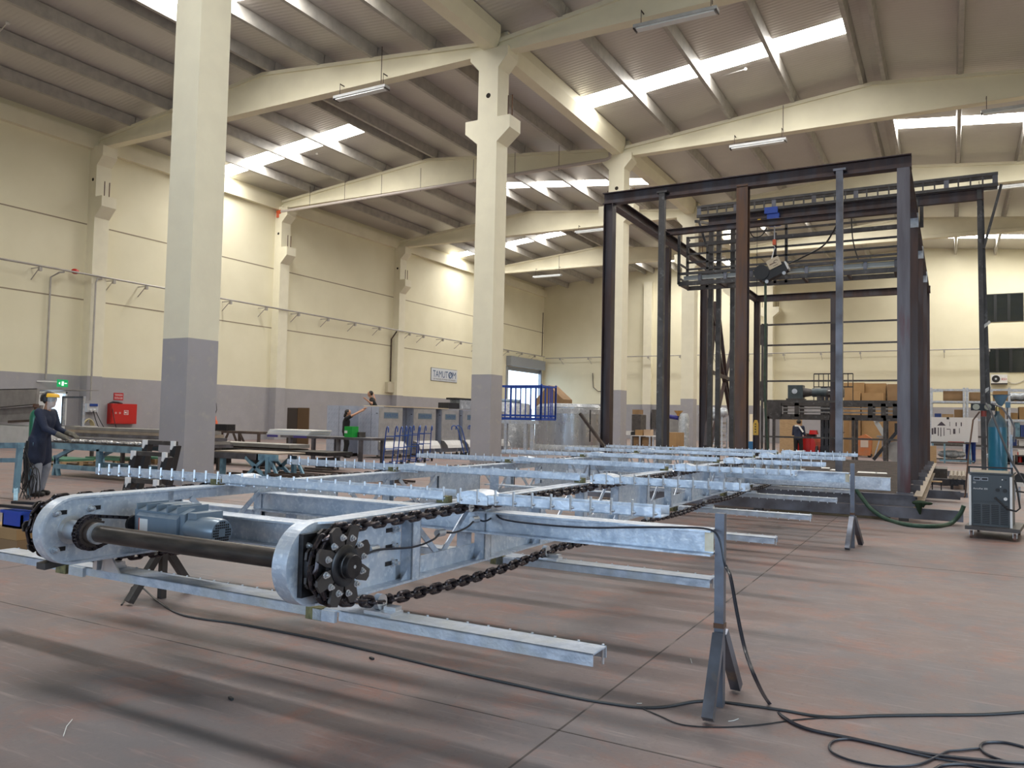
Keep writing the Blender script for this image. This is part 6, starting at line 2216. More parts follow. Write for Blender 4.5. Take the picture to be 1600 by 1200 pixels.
# operator
ch = at(1247, 715, Y=37.4)
person((ch.x, 37.4, 0), math.radians(80), 'person in a dark jacket with a white reflective stripe standing by the forklift', M_navy, M_blackc, h=1.76, lean=0.05, arms={1: (0.35, 0.2, 1.1), -1: (0.3, -0.2, 1.1)})
m = MB()
m.bar((ch.x - 0.12, 37.4 - 0.17, 1.50), (ch.x + 0.05, 37.4 - 0.17, 1.50), 0.02, 0.07)
m.bar((ch.x + 0.05, 37.4 - 0.17, 1.50), (ch.x + 0.24, 37.4 - 0.17, 1.22), 0.02, 0.07)
last_person = [o for o in COL.objects if o.get('category') == 'person'][-1]
m.build('reflective_stripe', M_paper, last_person)

# stacks of cardboard boxes
cart = [(1318, 1350, 598, 712, 46, 1.5, M_card, 'tall cardboard box stack left of the pair, behind the machine bed'), (1352, 1384, 599, 712, 46.5, 1.6, M_card, 'large cardboard box stack in the middle behind the machine bed'),
        (1387, 1422, 600, 712, 46, 1.6, M_card2, 'tall cardboard box partly hidden by the right front column of the frame'), (1330, 1344, 611, 640, 45.0, 0.8, M_card, 'small upright carton in front of the tall box stacks'),
        (1346, 1380, 614, 712, 45.2, 0.7, M_card, 'wide carton leaning before the middle box stack'), (1218, 1248, 648, 712, 46, 1.2, M_wood, 'pale timber crate behind the left end of the machine bed')]
for px0, px1, pt, pb_, Y, dpt, mt2, lab in cart:
    sbox('cardboard_box', px0, px1, pt, pb_, Y, dpt, mt2, lab, 'box', z0=(2.0 if pt == 611 else 0))
single(MB().box(at(1328, 0, Y=45.0).x, at(1345, 0, Y=45.0).x, 44.9, 45.9, 0, 1.997), 'cardboard_box', M_card2, 'carton under the small upright one before the tall box stacks', 'box')
p = at(1348, 715, Y=43)
og = thing('orange_machine', 'orange floor machine with a pale label behind the platform', 'machine', (p.x, 43, 0))
MB().prism([(p.x - 0.35, 0.1), (p.x + 0.35, 0.1), (p.x + 0.40, 0.95), (p.x + 0.1, 1.15), (p.x - 0.3, 1.0)], 43, 43.7, 'y').build('body', mat('orange_paint', (0.55, 0.17, 0.05), 0.5, c2=(0.45, 0.2, 0.1), scale=4), og)
MB().box(p.x - 0.1, p.x + 0.25, 42.985, 43, 0.5, 0.85).build('label_patch', mat('pale_patch', (0.6, 0.5, 0.42), 0.6), og)
for dx in (-0.3, 0.3): MB().cyl((p.x + dx, 43.1, 0.1), (p.x + dx, 43.6, 0.1), 0.1, n=14).build('wheel', M_rubber, og)
p = at(1378, 717, Y=41)
cs = thing('mitre_saw_stand', 'grey cut-off saw on a splayed steel stand behind the platform', 'saw', (p.x, 41, 0))
for dx, dy in ((-0.35, 0), (0.35, 0), (0, 0.6)):
    MB().bar((p.x + dx * 0.2, 41 + dy * 0.2, 1.05), (p.x + dx, 41 + dy, 0), 0.05, 0.05).build('leg', M_galv2, cs)
MB().box(p.x - 0.22, p.x + 0.22, 40.9, 41.3, 1.03, 1.12).build('table', M_steelp, cs)
MB().bar((p.x + 0.1, 41.1, 1.15), (p.x - 0.25, 41.1, 1.75), 0.14, 0.2).build('saw_arm', mat('light_machine_grey', (0.45, 0.48, 0.5), 0.4), cs)
MB().cyl((p.x - 0.32, 41.0, 1.85), (p.x + 0.0, 41.2, 1.9), 0.12, n=16).build('saw_motor', mat('light_machine_grey', (0.45, 0.48, 0.5), 0.4), cs)
p = at(1400, 716, Y=39)
cw_ = thing('grinding_wheel_machine', 'dark machine with a diagonal arm behind the right front column', 'machine', (p.x, 39, 0))
MB().cyl((p.x, 39, 0.45), (p.x, 39.15, 0.45), 0.45, n=28).build('disc', M_steelp, cw_)
MB().bar((p.x - 0.9, 38.9, 0.05), (p.x + 0.1, 38.9, 1.4), 0.12, 0.14).build('arm', M_black, cw_)
MB().box(p.x - 0.05, p.x + 0.3, 38.9, 39.3, 1.2, 1.7).build('motor_box', M_rubber, cw_)

# ---------------------------------------------------------------- racking and workbenches at the right
YR = 45.0
sr = thing('pallet_rack', 'long pale grey rack of shelves with cartons along the far right', 'rack', at(1530, 722, Y=YR))
xr0, xr1 = at(1452, 0, Y=YR).x, at(1640, 0, Y=YR).x
for px in (1453, 1503, 1508, 1572, 1636):
    x = at(px, 0, Y=YR).x
    for y in (YR, YR + 1.2):
        MB().box(x - 0.05, x + 0.05, y - 0.05, y + 0.05, 0, at(px, 606, Y=YR).z).build('upright', M_galv2, sr)
shelf_z = []
for pz in (609, 628, 656, 683, 697):
    z = at(1550, pz, Y=YR).z
    shelf_z.append(z)
    for y in (YR, YR + 1.2): MB().box(xr0, xr1, y - 0.03, y + 0.03, z - 0.06, z + 0.04).build('shelf_beam', M_galv2 if pz < 670 else M_dark, sr)
    if pz > 620: MB().box(xr0, xr1, YR - 0.0, YR + 1.2, z + 0.01, z + 0.04).build('shelf_board', M_dark, sr)
zz = {609: shelf_z[0] + 0.045, 628: shelf_z[1] + 0.045, 656: shelf_z[2] + 0.045, 683: shelf_z[3] + 0.045, 697: shelf_z[4] + 0.045}
M_bin = mat('blue_bins', (0.02, 0.05, 0.22), 0.45)
items = [(1471, 1501, 628, 611, M_card2, 'wide dark carton on the top shelf left of the rack uprights', 'box'), (1511, 1528, 628, 613, M_card2, 'dark carton on the top shelf right of the rack uprights', 'box'), (1548, 1570, 628, 611, M_card, 'carton on the top shelf above the regulator cable', 'box'),
         (1574, 1600, 628, 614, M_card2, 'wide carton at the right end of the top shelf', 'box'),
         (1469, 1487, 656, 647, M_wood, 'flat pale carton on the second shelf beside the posters', 'box'), (1458, 1468, 656, 646, M_bin, 'small blue bin on the second shelf at the left', 'bin'), (1488, 1502, 656, 640, M_card2, 'brown parcel on the second shelf left of the uprights', 'box'),
         (1551, 1565, 656, 638, M_card, 'square brown carton on the second shelf, leftmost of three', 'box'), (1571, 1585, 656, 645, M_card, 'low brown carton on the second shelf, middle of three', 'box'), (1587, 1604, 656, 636, M_card, 'square brown carton on the second shelf, rightmost of three', 'box'),
         (1580, 1588, 683, 660, M_tblue, 'pale blue bin on the third shelf', 'bin'), (1589, 1604, 683, 664, M_bin, 'dark blue bin on the third shelf at the right edge', 'bin'), (1558, 1563, 683, 662, M_bin, 'narrow blue bin on the third shelf', 'bin'),
         (1570, 1583, 697, 686, M_bin, 'blue box on the fourth shelf', 'bin'), (1586, 1599, 697, 688, M_white, 'white box on the fourth shelf at the right', 'box'), (1563, 1569, 697, 689, M_red, 'small red item on the fourth shelf', 'box')]
for px0, px1, ps_, pt, mt2, lab, cat in items:
    x0, x1 = at(px0, 0, Y=YR + 0.15).x, at(px1, 0, Y=YR + 0.15).x
    single(MB().box(x0, x1, YR + (0.6 if 'right end of the top' in lab else 0.15), YR + 0.95, zz[ps_], at((px0 + px1) / 2, pt, Y=YR + 0.15).z), 'carton' if cat == 'box' else 'storage_bin', mt2, lab, cat)
x0, x1 = at(1576, 0, Y=YR).x, at(1604, 0, Y=YR).x
m = MB()
random.seed(21)
for i in range(9): m.sphere((x0 + (x1 - x0) * i / 8, YR + 0.3, zz[628] + 0.22 + random.uniform(-0.04, 0.05)), 0.2, 1.2, 1, 0.9, n=8, m=6)
single(m, 'wrapped_goods', M_wrap, 'film-wrapped goods on the top shelf at the right edge', 'goods')
# lower dark cupboards
for px0, px1, lab in ((1560, 1579, 'dark low cupboard under the rack with cluttered contents'), (1582, 1604, 'dark low cupboard under the rack with a red item inside')):
    x0, x1 = at(px0, 0, Y=41).x, at(px1, 0, Y=41).x
    t = thing('low_cupboard', lab, 'cupboard', ((x0 + x1) / 2, 41, 0))
    zc_ = at(px0, 711, Y=41).z
    MB().box(x0, x1, 41, 41.9, zc_ - 0.05, zc_).build('top', M_dark, t)
    for x in (x0, x1 - 0.05): MB().box(x, x + 0.05, 41, 41.9, 0, zc_ - 0.05).build('side', M_dark, t)
    MB().box(x0, x1, 41.85, 41.9, 0, zc_ - 0.05).build('back', M_rubber, t)
    MB().box(x0, x1, 41, 41.9, 0.05, 0.1).build('shelf', M_dark, t)
    if px0 == 1582:
        MB().cyl((x0 + 0.15, 41.3, 0.1), (x0 + 0.15, 41.3, 0.55), 0.09, n=12).build('red_canister', M_red, t)
p = at(1588, 700, Y=41)
single(MB().box(at(1586, 0, Y=41).x, at(1606, 0, Y=41).x, 41.05, 41.6, at(1590, 711, Y=41).z + 0.003, at(1590, 703, Y=41).z), 'white_carton', M_paper, 'white and blue carton lying on the low cupboard at the right edge', 'box')

# poster board workbench
YP = 39.6
wb_ = thing('poster_workbench', 'workbench with pale blue legs under the white poster board', 'workbench', at(1485, 724, Y=YP))
x0, x1 = at(1452, 0, Y=YP).x, at(1513, 0, Y=YP).x
ztb = at(1480, 691, Y=YP).z
MB().box(x0, x1, YP, YP + 0.9, ztb - 0.06, ztb).build('bench_top', M_dark, wb_)
for px in (1455, 1473, 1512):
    x = at(px, 0, Y=YP).x
    MB().box(x - 0.035, x + 0.035, YP, YP + 0.07, 0 if px != 1473 else 0.0, ztb - 0.06).build('leg', M_tblue, wb_)
MB().box(at(1465, 0, Y=YP).x, at(1518, 0, Y=YP).x, YP - 0.03, YP + 0.03, 0.08, 0.15).build('foot_rail', M_tblue, wb_)
MB().box(x0, x1, YP + 0.3, YP + 0.85, 0.15, 0.19).build('lower_shelf', M_dark, wb_)
pbd = thing('poster_board', 'white board printed with tool diagrams standing on the workbench', 'board', at(1488, 690, Y=YP + 0.75))
xb0, xb1 = at(1453, 0, Y=YP + 0.75).x, at(1524, 0, Y=YP + 0.75).x
zb0, zb1 = ztb + 0.02, at(1480, 652, Y=YP + 0.75).z
MB().box(xb0, xb1, YP + 0.75, YP + 0.78, zb0, zb1).build('sheet', mat('poster_white', (0.72, 0.72, 0.74), 0.5), pbd)


def pv(px, py):
    q = at(px, py, Y=YP + 0.748)
    return q


m = MB()
random.seed(2)
a, b, c = pv(1471, 658.5), pv(1464, 665), pv(1478, 665)
m.add([(a.x, a.y - 0.002, a.z), (b.x, b.y - 0.002, b.z), (c.x, c.y - 0.002, c.z)], [(0, 1, 2)])
for px, w, y0_, y1_ in ((1457, 1.4, 669, 679), (1461, 1.6, 668, 678), (1466, 0.8, 668, 681), (1470, 0.7, 668, 682), (1475, 0.6, 668, 681), (1482, 3.0, 670, 671.2), (1485, 0.5, 671, 679), (1491, 1.8, 670, 678), (1499, 0.5, 669, 677), (1484, 0.4, 659, 666), (1494, 0.9, 660, 666), (1502, 0.9, 660, 666)):
    p, q = pv(px - w, y0_), pv(px + w, y1_)
    m.box(p.x, q.x, YP + 0.744, YP + 0.748, q.z, p.z)
m.build('diagrams', mat('diagram_ink', (0.07, 0.06, 0.08), 0.6), pbd)
p = pv(1481, 654)
MB().box(p.x - 0.05, p.x + 0.05, YP + 0.73, YP + 0.75, p.z - 0.03, p.z + 0.06).build('clip', M_rubber, pbd)
single(MB().box(at(1478, 0, Y=YP + 0.2).x, at(1503, 0, Y=YP + 0.2).x, YP + 0.15, YP + 0.3, ztb + 0.002, ztb + 0.04), 'red_tool', mat('dull_red', (0.35, 0.08, 0.07), 0.5), 'long reddish tool lying on the workbench below the posters', 'tool')
fz = MB()
for i in range(7): fz.sphere((at(1470 + i * 4.5, 0, Y=YP + 0.5).x, YP + 0.5, 0.19 + 0.20), 0.19, 1.1, 1, 0.95 if i in (2, 3, 4) else 0.75, n=8, m=6)
single(fz, 'wrapped_parts', M_wrap, 'film-wrapped parts on the lower shelf of the poster workbench', 'parts')
sbox('wooden_stool', 1453, 1463, 697, 720, 38.4, 0.5, M_wood, 'small wooden crate left of the poster workbench', 'crate', z0=0)

# tubes on a low stand
YS = 22.3
st = thing('roller_tubes_stand', 'low dark stand carrying tan tubes right of the platform', 'stand', at(1475, 765, Z=0))
M_tube = mat('tan_tube', (0.30, 0.25, 0.20), 0.5, c2=(0.24, 0.20, 0.16), scale=5)
x0, x1 = at(1446, 0, Y=YS).x, at(1505, 0, Y=YS).x
MB().box(at(1481, 0, Y=YS).x, x1, YS, YS + 0.06, 0.12, 0.24).build('cross_rail', M_black, st)
MB().box(at(1481, 0, Y=YS).x, x1, YS + 2.4, YS + 2.46, 0.12, 0.24).build('cross_rail', M_black, st)
for x in (at(1482, 0, Y=YS).x, x1 - 0.05):
    for y in (YS, YS + 2.4): MB().box(x, x + 0.06, y, y + 0.06, 0, 0.12).build('foot', M_black, st)
for k, px in enumerate((1484, 1490.5, 1497, 1503.5)):
    x = at(px, 0, Y=YS).x
    single(MB().cyl((x - 0.02, YS - 0.1, 0.30), (x + 0.0, YS + 2.7, 0.295), 0.05, n=16), 'steel_tube', M_tube, 'tan steel tube lying across the low dark stand right of the platform', 'tube', 'tan tubes on the low stand')
for k, (pa, pb_, pt, pf_, Y, mt2, lab) in enumerate(((1455, 1472, 752, 766, 20.8, M_wood, 'small low stool with a pale top right of the platform'), (1466, 1481, 749, 757, 23.6, M_card, 'small stool with a cardboard top behind the first one'))):
    a, b = at(pa, pt, Y=Y), at(pb_, pt, Y=Y)
    t = thing('low_stool', lab, 'stool', ((a.x + b.x) / 2, Y, 0))
    MB().box(a.x, b.x, Y, Y + 0.35, a.z - 0.02, a.z).build('top', mt2, t)
    for x in (a.x + 0.01, b.x - 0.03):
        for y in (Y + 0.01, Y + 0.32): MB().box(x, x + 0.02, y, y + 0.02, 0, a.z - 0.02).build('leg', M_black, t)
    MB().box(a.x, b.x, Y, Y + 0.02, 0.0, 0.02).build('foot_bar', M_black, t)
p0, p1 = at(1448, 774, Z=0.0), at(1512, 776, Z=0.0)
single(MB().box(p0.x, p1.x, p0.y, p0.y + 0.12, 0.0, 0.10), 'floor_channel', M_mill2, 'grey steel channel lying on the floor between platform and welder', 'steel channel')
sbox('dark_ramp', 1457, 1480, 733, 745, 25.5, 1.6, M_dark, 'flat dark grey steel box lying behind the low stools', 'steel box', z0=0)
p0, p1 = at(1577, 756, Y=20), at(1606, 758, Y=20)
tw = thing('white_trestle', 'white horizontal bar with a black wheel at the right edge', 'trestle', (p0.x + 0.3, 20, 0))
MB().bar(p0, p1, 0.08, 0.09).build('bar', M_white, tw)
MB().cyl((p1.x - 0.12, 20.0, p1.z + 0.13), (p1.x - 0.12, 20.1, p1.z + 0.13), 0.12, n=20).build('wheel', M_rubber, tw)
for x in (p0.x + 0.1, p1.x - 0.15): MB().box(x - 0.02, x + 0.02, 20, 20.05, 0, p0.z - 0.04).build('leg', M_galv2, tw)

# ---------------------------------------------------------------- on the walls
M_glass = mat('dark_window_glass', (0.015, 0.02, 0.022), 0.08, spec=0.8)
M_frame = mat('window_frame_dark', (0.02, 0.022, 0.025), 0.4)
for k, (x0, x1, z0, z1) in enumerate(((2.2, 4.85, 10.0, 12.05), (2.3, 4.87, 6.05, 7.8))):
    n_w += 1
    r = bpy.data.objects.new('window_%d' % n_w, None)
    COL.objects.link(r)
    r.location = ((x0 + x1) / 2, YB, z0)
    r['_world'] = 1
    r['_base'] = tuple(r.location)
    r['kind'] = 'structure'
    MB().box(x0, x1, YB - 0.03, YB - 0.01, z0, z1).build('pane', M_glass, r)
    f = MB()
    f.box(x0 - 0.06, x1 + 0.06, YB - 0.06, YB, z0 - 0.07, z0).box(x0 - 0.06, x1 + 0.06, YB - 0.06, YB, z1, z1 + 0.07)
    f.box(x0 - 0.06, x0, YB - 0.06, YB, z0, z1).box(x1, x1 + 0.06, YB - 0.06, YB, z0, z1)
    for xm in (x0 + 0.85, x0 + 1.75): f.box(xm - 0.1, xm + 0.1, YB - 0.07, YB - 0.02, z0, z1)
    f.build('frame', M_frame, r)
ac = thing('air_conditioner', 'white outdoor air-conditioning unit on the far wall below the lower window', 'air conditioner', (3.25, YB - 0.2, 5.05))
MB().box(2.72, 3.80, YB - 0.42, YB - 0.06, 5.14, 5.80).build('casing', M_white, ac)
MB().cyl((3.04, YB - 0.425, 5.47), (3.04, YB - 0.44, 5.47), 0.27, n=24).build('fan_grille', M_rubber, ac)
MB().cyl((3.04, YB - 0.44, 5.47), (3.04, YB - 0.445, 5.47), 0.08, n=14).build('fan_hub', M_galvs, ac)
text('lettering', 'BOSCH', M_red, ac, (3.42, YB - 0.425, 5.36), (1, 0, 0), (0, 0, 1), 0.18, width=0.33)
MB().box(2.72, 3.80, YB - 0.40, YB, 5.05, 5.12).build('bracket', M_dark, ac)
single(MB().tube(smooth_path([Vector((3.75, YB - 0.05, 5.3)), Vector((4.3, YB - 0.04, 5.12)), Vector((4.9, YB - 0.04, 5.35)), Vector((5.6, YB - 0.04, 5.7))]), 0.02, 5), 'refrigerant_pipe', M_pipe, 'thin pale pipe sagging from the air-conditioning unit along the far wall', 'pipe')

# compressed-air pipe along left and far walls on brackets
pipe = thing('air_pipe', 'long grey compressed-air pipe on brackets along the left wall', 'pipe', (XL + 0.45, 30, 7.93))
MB().cyl((XL + 0.66, YF + 1, 7.93), (XL + 0.66, 70.8, 7.93), 0.045, n=10).build('pipe_run', M_pipe, pipe)
for k in range(22):
    y = 12.4 + k * 2.68
    if any(g - 0.5 < y < g + 0.5 for g in GRID): y += 0.9
    b = MB().box(XL, XL + 0.66, y - 0.02, y + 0.02, 7.84, 7.88)
    b.bar((XL, y, 7.35), (XL + 0.62, y, 7.84), 0.03, 0.03)
    b.box(XL + 0.60, XL + 0.74, y - 0.06, y + 0.06, 7.70, 7.88)
    b.build('bracket', M_pipe, pipe)
pipe2 = thing('air_pipe', 'long grey compressed-air pipe on brackets along the far wall', 'pipe', (-15, YB - 0.5, 7.75))
MB().cyl((XL + 0.7, YB - 0.85, 7.78), (XR - 0.5, YB - 0.85, 7.78), 0.045, n=10).build('pipe_run', M_pipe, pipe2)
for k in range(14):
    x = -34 + k * 3.05
    b = MB().box(x - 0.02, x + 0.02, YB - 0.88, YB, 7.68, 7.72)
    b.bar((x, YB, 7.2), (x, YB - 0.8, 7.68), 0.03, 0.03).box(x - 0.06, x + 0.06, YB - 0.92, YB - 0.78, 7.56, 7.72)
    b.build('bracket', M_pipe, pipe2)
p = at(117, 428, X=XL + 0.45)
single(MB().sphere((XL + 0.45, p.y, 8.0), 0.13, 1, 1.4, 1), 'red_valve', M_red, 'small red valve on the wall pipe before the first pilaster', 'valve')
for k, (px, lab) in enumerate(((77, 'grey drop pipe running down the left wall to above the exit door'), (148, 'grey drop pipe running down the first pilaster to the small control box'))):
    xx = XL + (0.12 if k == 0 else 0.66)
    y = at(px, 480, X=xx).y
    zb__ = 2.9 if k == 0 else 2.0
    single(MB().tube([Vector((XL + 0.66, y + 0.3, 7.85)), Vector((XL + 0.62, y + 0.1, 7.8)), Vector((xx, y, 7.6)), Vector((xx, y, zb__))], 0.04, 8), 'drop_pipe', M_pipe, lab, 'pipe')
y = at(617, 520, X=XL + 0.2).y - 0.3
single(MB().tube([Vector((XL + 0.6, y, 7.85)), Vector((XL + 0.1, y + 0.05, 7.3)), Vector((XL + 0.1, y + 0.05, 4.15))], 0.05, 6), 'drop_cable', M_brown, 'dark cable dropping down the left wall beside the third pilaster', 'cable')
single(MB().box(XL, XL + 0.3, y - 0.45, y + 0.35, 3.35, 4.1), 'wall_box', mat('beige_box', (0.55, 0.50, 0.38), 0.6), 'beige electrical box on the left wall beside the dark dropping cable', 'electrical box')
y2 = at(742, 600, X=XL + 0.1).y
single(MB().box(XL, XL + 0.15, y2 - 0.12, y2 + 0.12, 3.2, 7.8), 'cable_duct', mat('greenish_duct', (0.22, 0.22, 0.19), 0.6), 'tall narrow grey-green duct on the left wall behind the second big column', 'cable duct')
# rain pipe slung along the second rafter
rp = thing('rain_pipe', 'pale rain pipe slung along the rafter from the left wall to the third column', 'pipe', (-25, 34.95, 14.0))
MB().cyl((-36.0, 34.98, 13.95), (-14.5, 34.98, 14.12), 0.085, n=14).build('pipe_run', mat('pale_grey_pipe', (0.50, 0.45, 0.42), 0.5), rp)
MB().cyl((-36.15, 34.98, 13.93), (-35.85, 34.98, 13.95), 0.13, n=14).build('orange_end', M_orange, rp)
MB().cyl((-36.1, 34.98, 13.95), (-36.1, 34.98, 13.6), 0.11, n=14).build('orange_elbow', M_orange, rp)
MB().tube([Vector((-14.5, 34.98, 14.12)), Vector((-14.3, 34.98, 14.2)), Vector((-14.3, 35.0, 14.45))], 0.085, 10).build('top_elbow', mat('pale_grey_pipe', (0.50, 0.45, 0.42), 0.5), rp)
for x in (-33.5, -30.8, -28.1, -25.4, -22.0, -19.5, -17.0):
    MB().cyl((x, 34.93, 13.9), (x, 34.93, 15.2), 0.012, n=6).build('hanger_wire', M_brown, rp)

# strip lights hung under the rafters
M_lamp = mat('lamp_housing', (0.50, 0.52, 0.53), 0.4, c2=(0.42, 0.44, 0.45), scale=3)
M_diff = mat('lamp_diffuser', (0.72, 0.76, 0.78), 0.25)


def strip_light(px, py, Y, label, L_=3.6):
    c = at(px, py, Y=Y)
    Yf_ = Y
    t = thing('strip_light', label, 'ceiling light', (c.x, Y, c.z))
    MB().box(c.x - L_ / 2, c.x + L_ / 2, Y - 0.16, Y + 0.16, c.z, c.z + 0.10).build('housing', M_lamp, t)
    MB().box(c.x - L_ / 2 + 0.08, c.x + L_ / 2 - 0.08, Y - 0.12, Y + 0.12, c.z - 0.05, c.z).build('diffuser', M_diff, t)
    MB().box(c.x - L_ / 2, c.x - L_ / 2 + 0.03, Y - 0.16, Y + 0.16, c.z - 0.05, c.z).box(c.x + L_ / 2 - 0.03, c.x + L_ / 2, Y - 0.16, Y + 0.16, c.z - 0.05, c.z).build('end_cap', M_dark, t)
    for s in (-0.42, 0.42):
        MB().cyl((c.x + s * L_, Y, c.z + 0.10), (c.x + s * L_, Y, 14.32), 0.012, n=6).bar((c.x + s * L_, Y, 14.30), (c.x + s * L_, Y + 0.3, 14.30), 0.03, 0.03).build('hanger', M_brown, t)
    MB().cyl((c.x + 0.46 * L_, Y - 0.24, c.z + 0.1), (c.x + 0.46 * L_, Y - 0.24, 15.2), 0.015, n=6).build('supply_cable', M_brown, t)


strip_light(564, 147, 22.9, 'strip light under the nearest rafter of the left bay', 2.5)
strip_light(1055, 32, 22.9, 'strip light under the nearest rafter of the right bay, over the frame', 2.6)
strip_light(1184, 226, 34.9, 'strip light under the second rafter, above the left of the brown frame', 2.4)
strip_light(1590, 170, 34.9, 'strip light under the second rafter, cut off by the right edge', 2.4)
strip_light(928, 361, 46.85, 'strip light under the third rafter left of the brown frame', 2.6)
strip_light(855, 432, 58.85, 'strip light under the fourth rafter of the left bay', 2.6)
strip_light(1575, 293, 46.85, 'strip light under the third rafter at the right edge', 3.0)
# vent hooks on roof strips
for k, (px, py, X_, lab) in enumerate(((1165, 108, -7.0, 'thin rod with a small white knob below the long roof strip over the frame'), (495, 240, -29.0, 'thin rod with a small white knob below the roof strip of the left bay'), (12, 36, -34.0, 'thin rod with a small white knob at the upper left corner'))):
    z = roof_z(X_) - 0.12
    p = at(px, py, Z=z)
    m = MB().cyl((p.x - 1.0, p.y + 0.25, z + 0.02), (p.x, p.y, z), 0.02, n=6)
    m.sphere((p.x, p.y, z), 0.07, n=10, m=6)
    single(m, 'window_rod', mat('rod_white', (0.6, 0.58, 0.55), 0.5), lab, 'rod')

# exit door, sign and fire cabinet
n_d = 1
dr = bpy.data.objects.new('door_1', None)
COL.objects.link(dr)
dr.location = (XL, (EX0 + EX1) / 2, 0)
dr['_world'] = 1
dr['_base'] = tuple(dr.location)
dr['kind'] = 'structure'
M_dwhite = mat('door_white', (0.75, 0.77, 0.78), 0.4)
f = MB()
f.box(XL - 0.2, XL + 0.04, EX0, EX0 + 0.08, 0, EZ).box(XL - 0.2, XL + 0.04, EX1 - 0.08, EX1, 0, EZ).box(XL - 0.2, XL + 0.04, EX0, EX1, EZ - 0.08, EZ)
f.build('frame', M_dwhite, dr)
MB().box(XL - 0.12, XL - 0.06, EX0 + 0.08, EX0 + 0.62, 0.02, EZ - 0.08).build('leaf', M_dwhite, dr)
MB().box(XL - 0.06, XL - 0.01, EX0 + 0.5, EX0 + 0.56, 0.95, 1.1).build('handle', M_rubber, dr)
p = at(98, 599, X=XL + 0.5)
es = thing('exit_sign', 'small green lit exit sign on an arm above the white door', 'exit sign', (XL + 0.5, p.y, p.z - 0.2))
MB().box(XL + 0.45, XL + 0.5, p.y - 0.25, p.y + 0.25, p.z - 0.17, p.z + 0.17).build('body', mat('sign_green', (0.0, 0.35, 0.10), 0.4, emit=0.5), es)
MB().box(XL + 0.5, XL + 0.504, p.y - 0.05, p.y + 0.05, p.z - 0.11, p.z + 0.09).prism([(p.y + 0.08, p.z - 0.02), (p.y + 0.2, p.z - 0.02), (p.y + 0.2, p.z + 0.03), (p.y + 0.08, p.z + 0.03)], XL + 0.5, XL + 0.504, 'x').prism([(p.y - 0.2, p.z), (p.y - 0.12, p.z + 0.07), (p.y - 0.12, p.z - 0.07)], XL + 0.5, XL + 0.504, 'x').build('pictogram', mat('sign_white', (0.8, 0.95, 0.85), 0.4, emit=0.6), es)
MB().cyl((XL, p.y - 0.9, p.z + 0.05), (XL + 0.47, p.y - 0.2, p.z + 0.05), 0.03, n=8).build('arm', M_white, es)
fc_ = thing('fire_hose_cabinet', 'red fire-hose cabinet with white pictogram on the left wall', 'fire cabinet', (XL + 0.2, 25.1, 0.88))
MB().box(XL, XL + 0.28, 24.42, 25.84, 0.88, 1.88).build('casing', M_red, fc_)
MB().box(XL + 0.28, XL + 0.30, 24.46, 25.80, 0.92, 1.84).build('door', M_red, fc_)
for yy in (24.68, 24.90):
    MB().cyl((XL + 0.30, yy, 1.42), (XL + 0.303, yy, 1.42), 0.055, n=14).build('round_mark', mat('faded_pink', (0.55, 0.28, 0.26), 0.6), fc_)
MB().box(XL + 0.30, XL + 0.303, 25.12, 25.36, 1.34, 1.56).build('pictogram', M_white, fc_)
MB().box(XL + 0.303, XL + 0.305, 25.14, 25.34, 1.36, 1.54).build('pictogram_field', M_red, fc_)
MB().cyl((XL + 0.305, 25.20, 1.45), (XL + 0.307, 25.20, 1.45), 0.045, n=12).box(XL + 0.305, XL + 0.307, 25.27, 25.30, 1.38, 1.52).build('hose_symbol', M_white, fc_)
MB().tube([(XL + 0.1, 24.45, 1.86), (XL + 0.15, 24.6, 1.95), (XL + 0.15, 24.85, 1.94), (XL + 0.15, 25.1, 1.88)], 0.05, 8).build('cable_on_top', M_rubber, fc_)
sg = thing('fire_cabinet_sign', 'small red sign with white lettering above the fire-hose cabinet', 'sign', (XL + 0.02, 24.95, 2.08))
MB().box(XL, XL + 0.02, 24.72, 25.24, 2.06, 2.42).build('plate', mat('sign_red', (0.45, 0.02, 0.03), 0.5), sg)
text('lettering', 'YANGIN', M_white, sg, (XL + 0.022, 24.77, 2.27), (0, 1, 0), (0, 0, 1), 0.09, width=0.42)
text('lettering', 'DOLABI', M_white, sg, (XL + 0.022, 24.77, 2.12), (0, 1, 0), (0, 0, 1), 0.09, width=0.42)
eb = thing('socket_box', 'small grey and white socket box on the first pilaster', 'electrical box', (-35.7, 23.5, 1.55))
q = at(142, 634, X=-35.7)
MB().box(-35.75, -35.55, q.y - 0.28, q.y + 0.28, q.z - 0.3, q.z + 0.1).build('casing', mat('light_grey_plastic', (0.5, 0.52, 0.56), 0.5), eb)
MB().box(-35.55, -35.50, q.y - 0.16, q.y + 0.22, q.z - 0.02, q.z + 0.1).build('cover', M_bluec, eb)
for dy in (-0.1, 0.08): MB().cyl((-35.55, q.y + dy, q.z - 0.2), (-35.45, q.y + dy, q.z - 0.24), 0.06, n=12).build('socket', M_white, eb)
for k, (a, b, lab) in enumerate(((0.0, 0.9, 'thin black cable looping from the socket box down to the floor'), (0.12, 1.35, 'second thin black cable looping from the socket box towards the blue crate'), (0.2, 1.7, 'black cable hanging from the top of the fire-hose cabinet'))):
    s0 = Vector((-35.5, q.y + a, q.z - 0.25)) if k < 2 else Vector((XL + 0.2, 24.5, 1.93))
    e0 = Vector((-35.6, q.y + b, 0.35 if k < 2 else 0.1))
    mid = (s0 + e0) / 2 + Vector((0.1, -0.15, -0.25))
    single(MB().tube(smooth_path([s0, mid, e0 + Vector((0, 0.1, -0.3)), e0 + Vector((0, 0.25, 0))], 4), 0.018, 5), 'hanging_cable', M_rubber, lab, 'cable')
q = at(142, 672, X=-35.3)
hc_ = thing('hose_coil', 'pale yellow coil of hose hanging below the socket box', 'hose', (-35.6, q.y, 0.2))
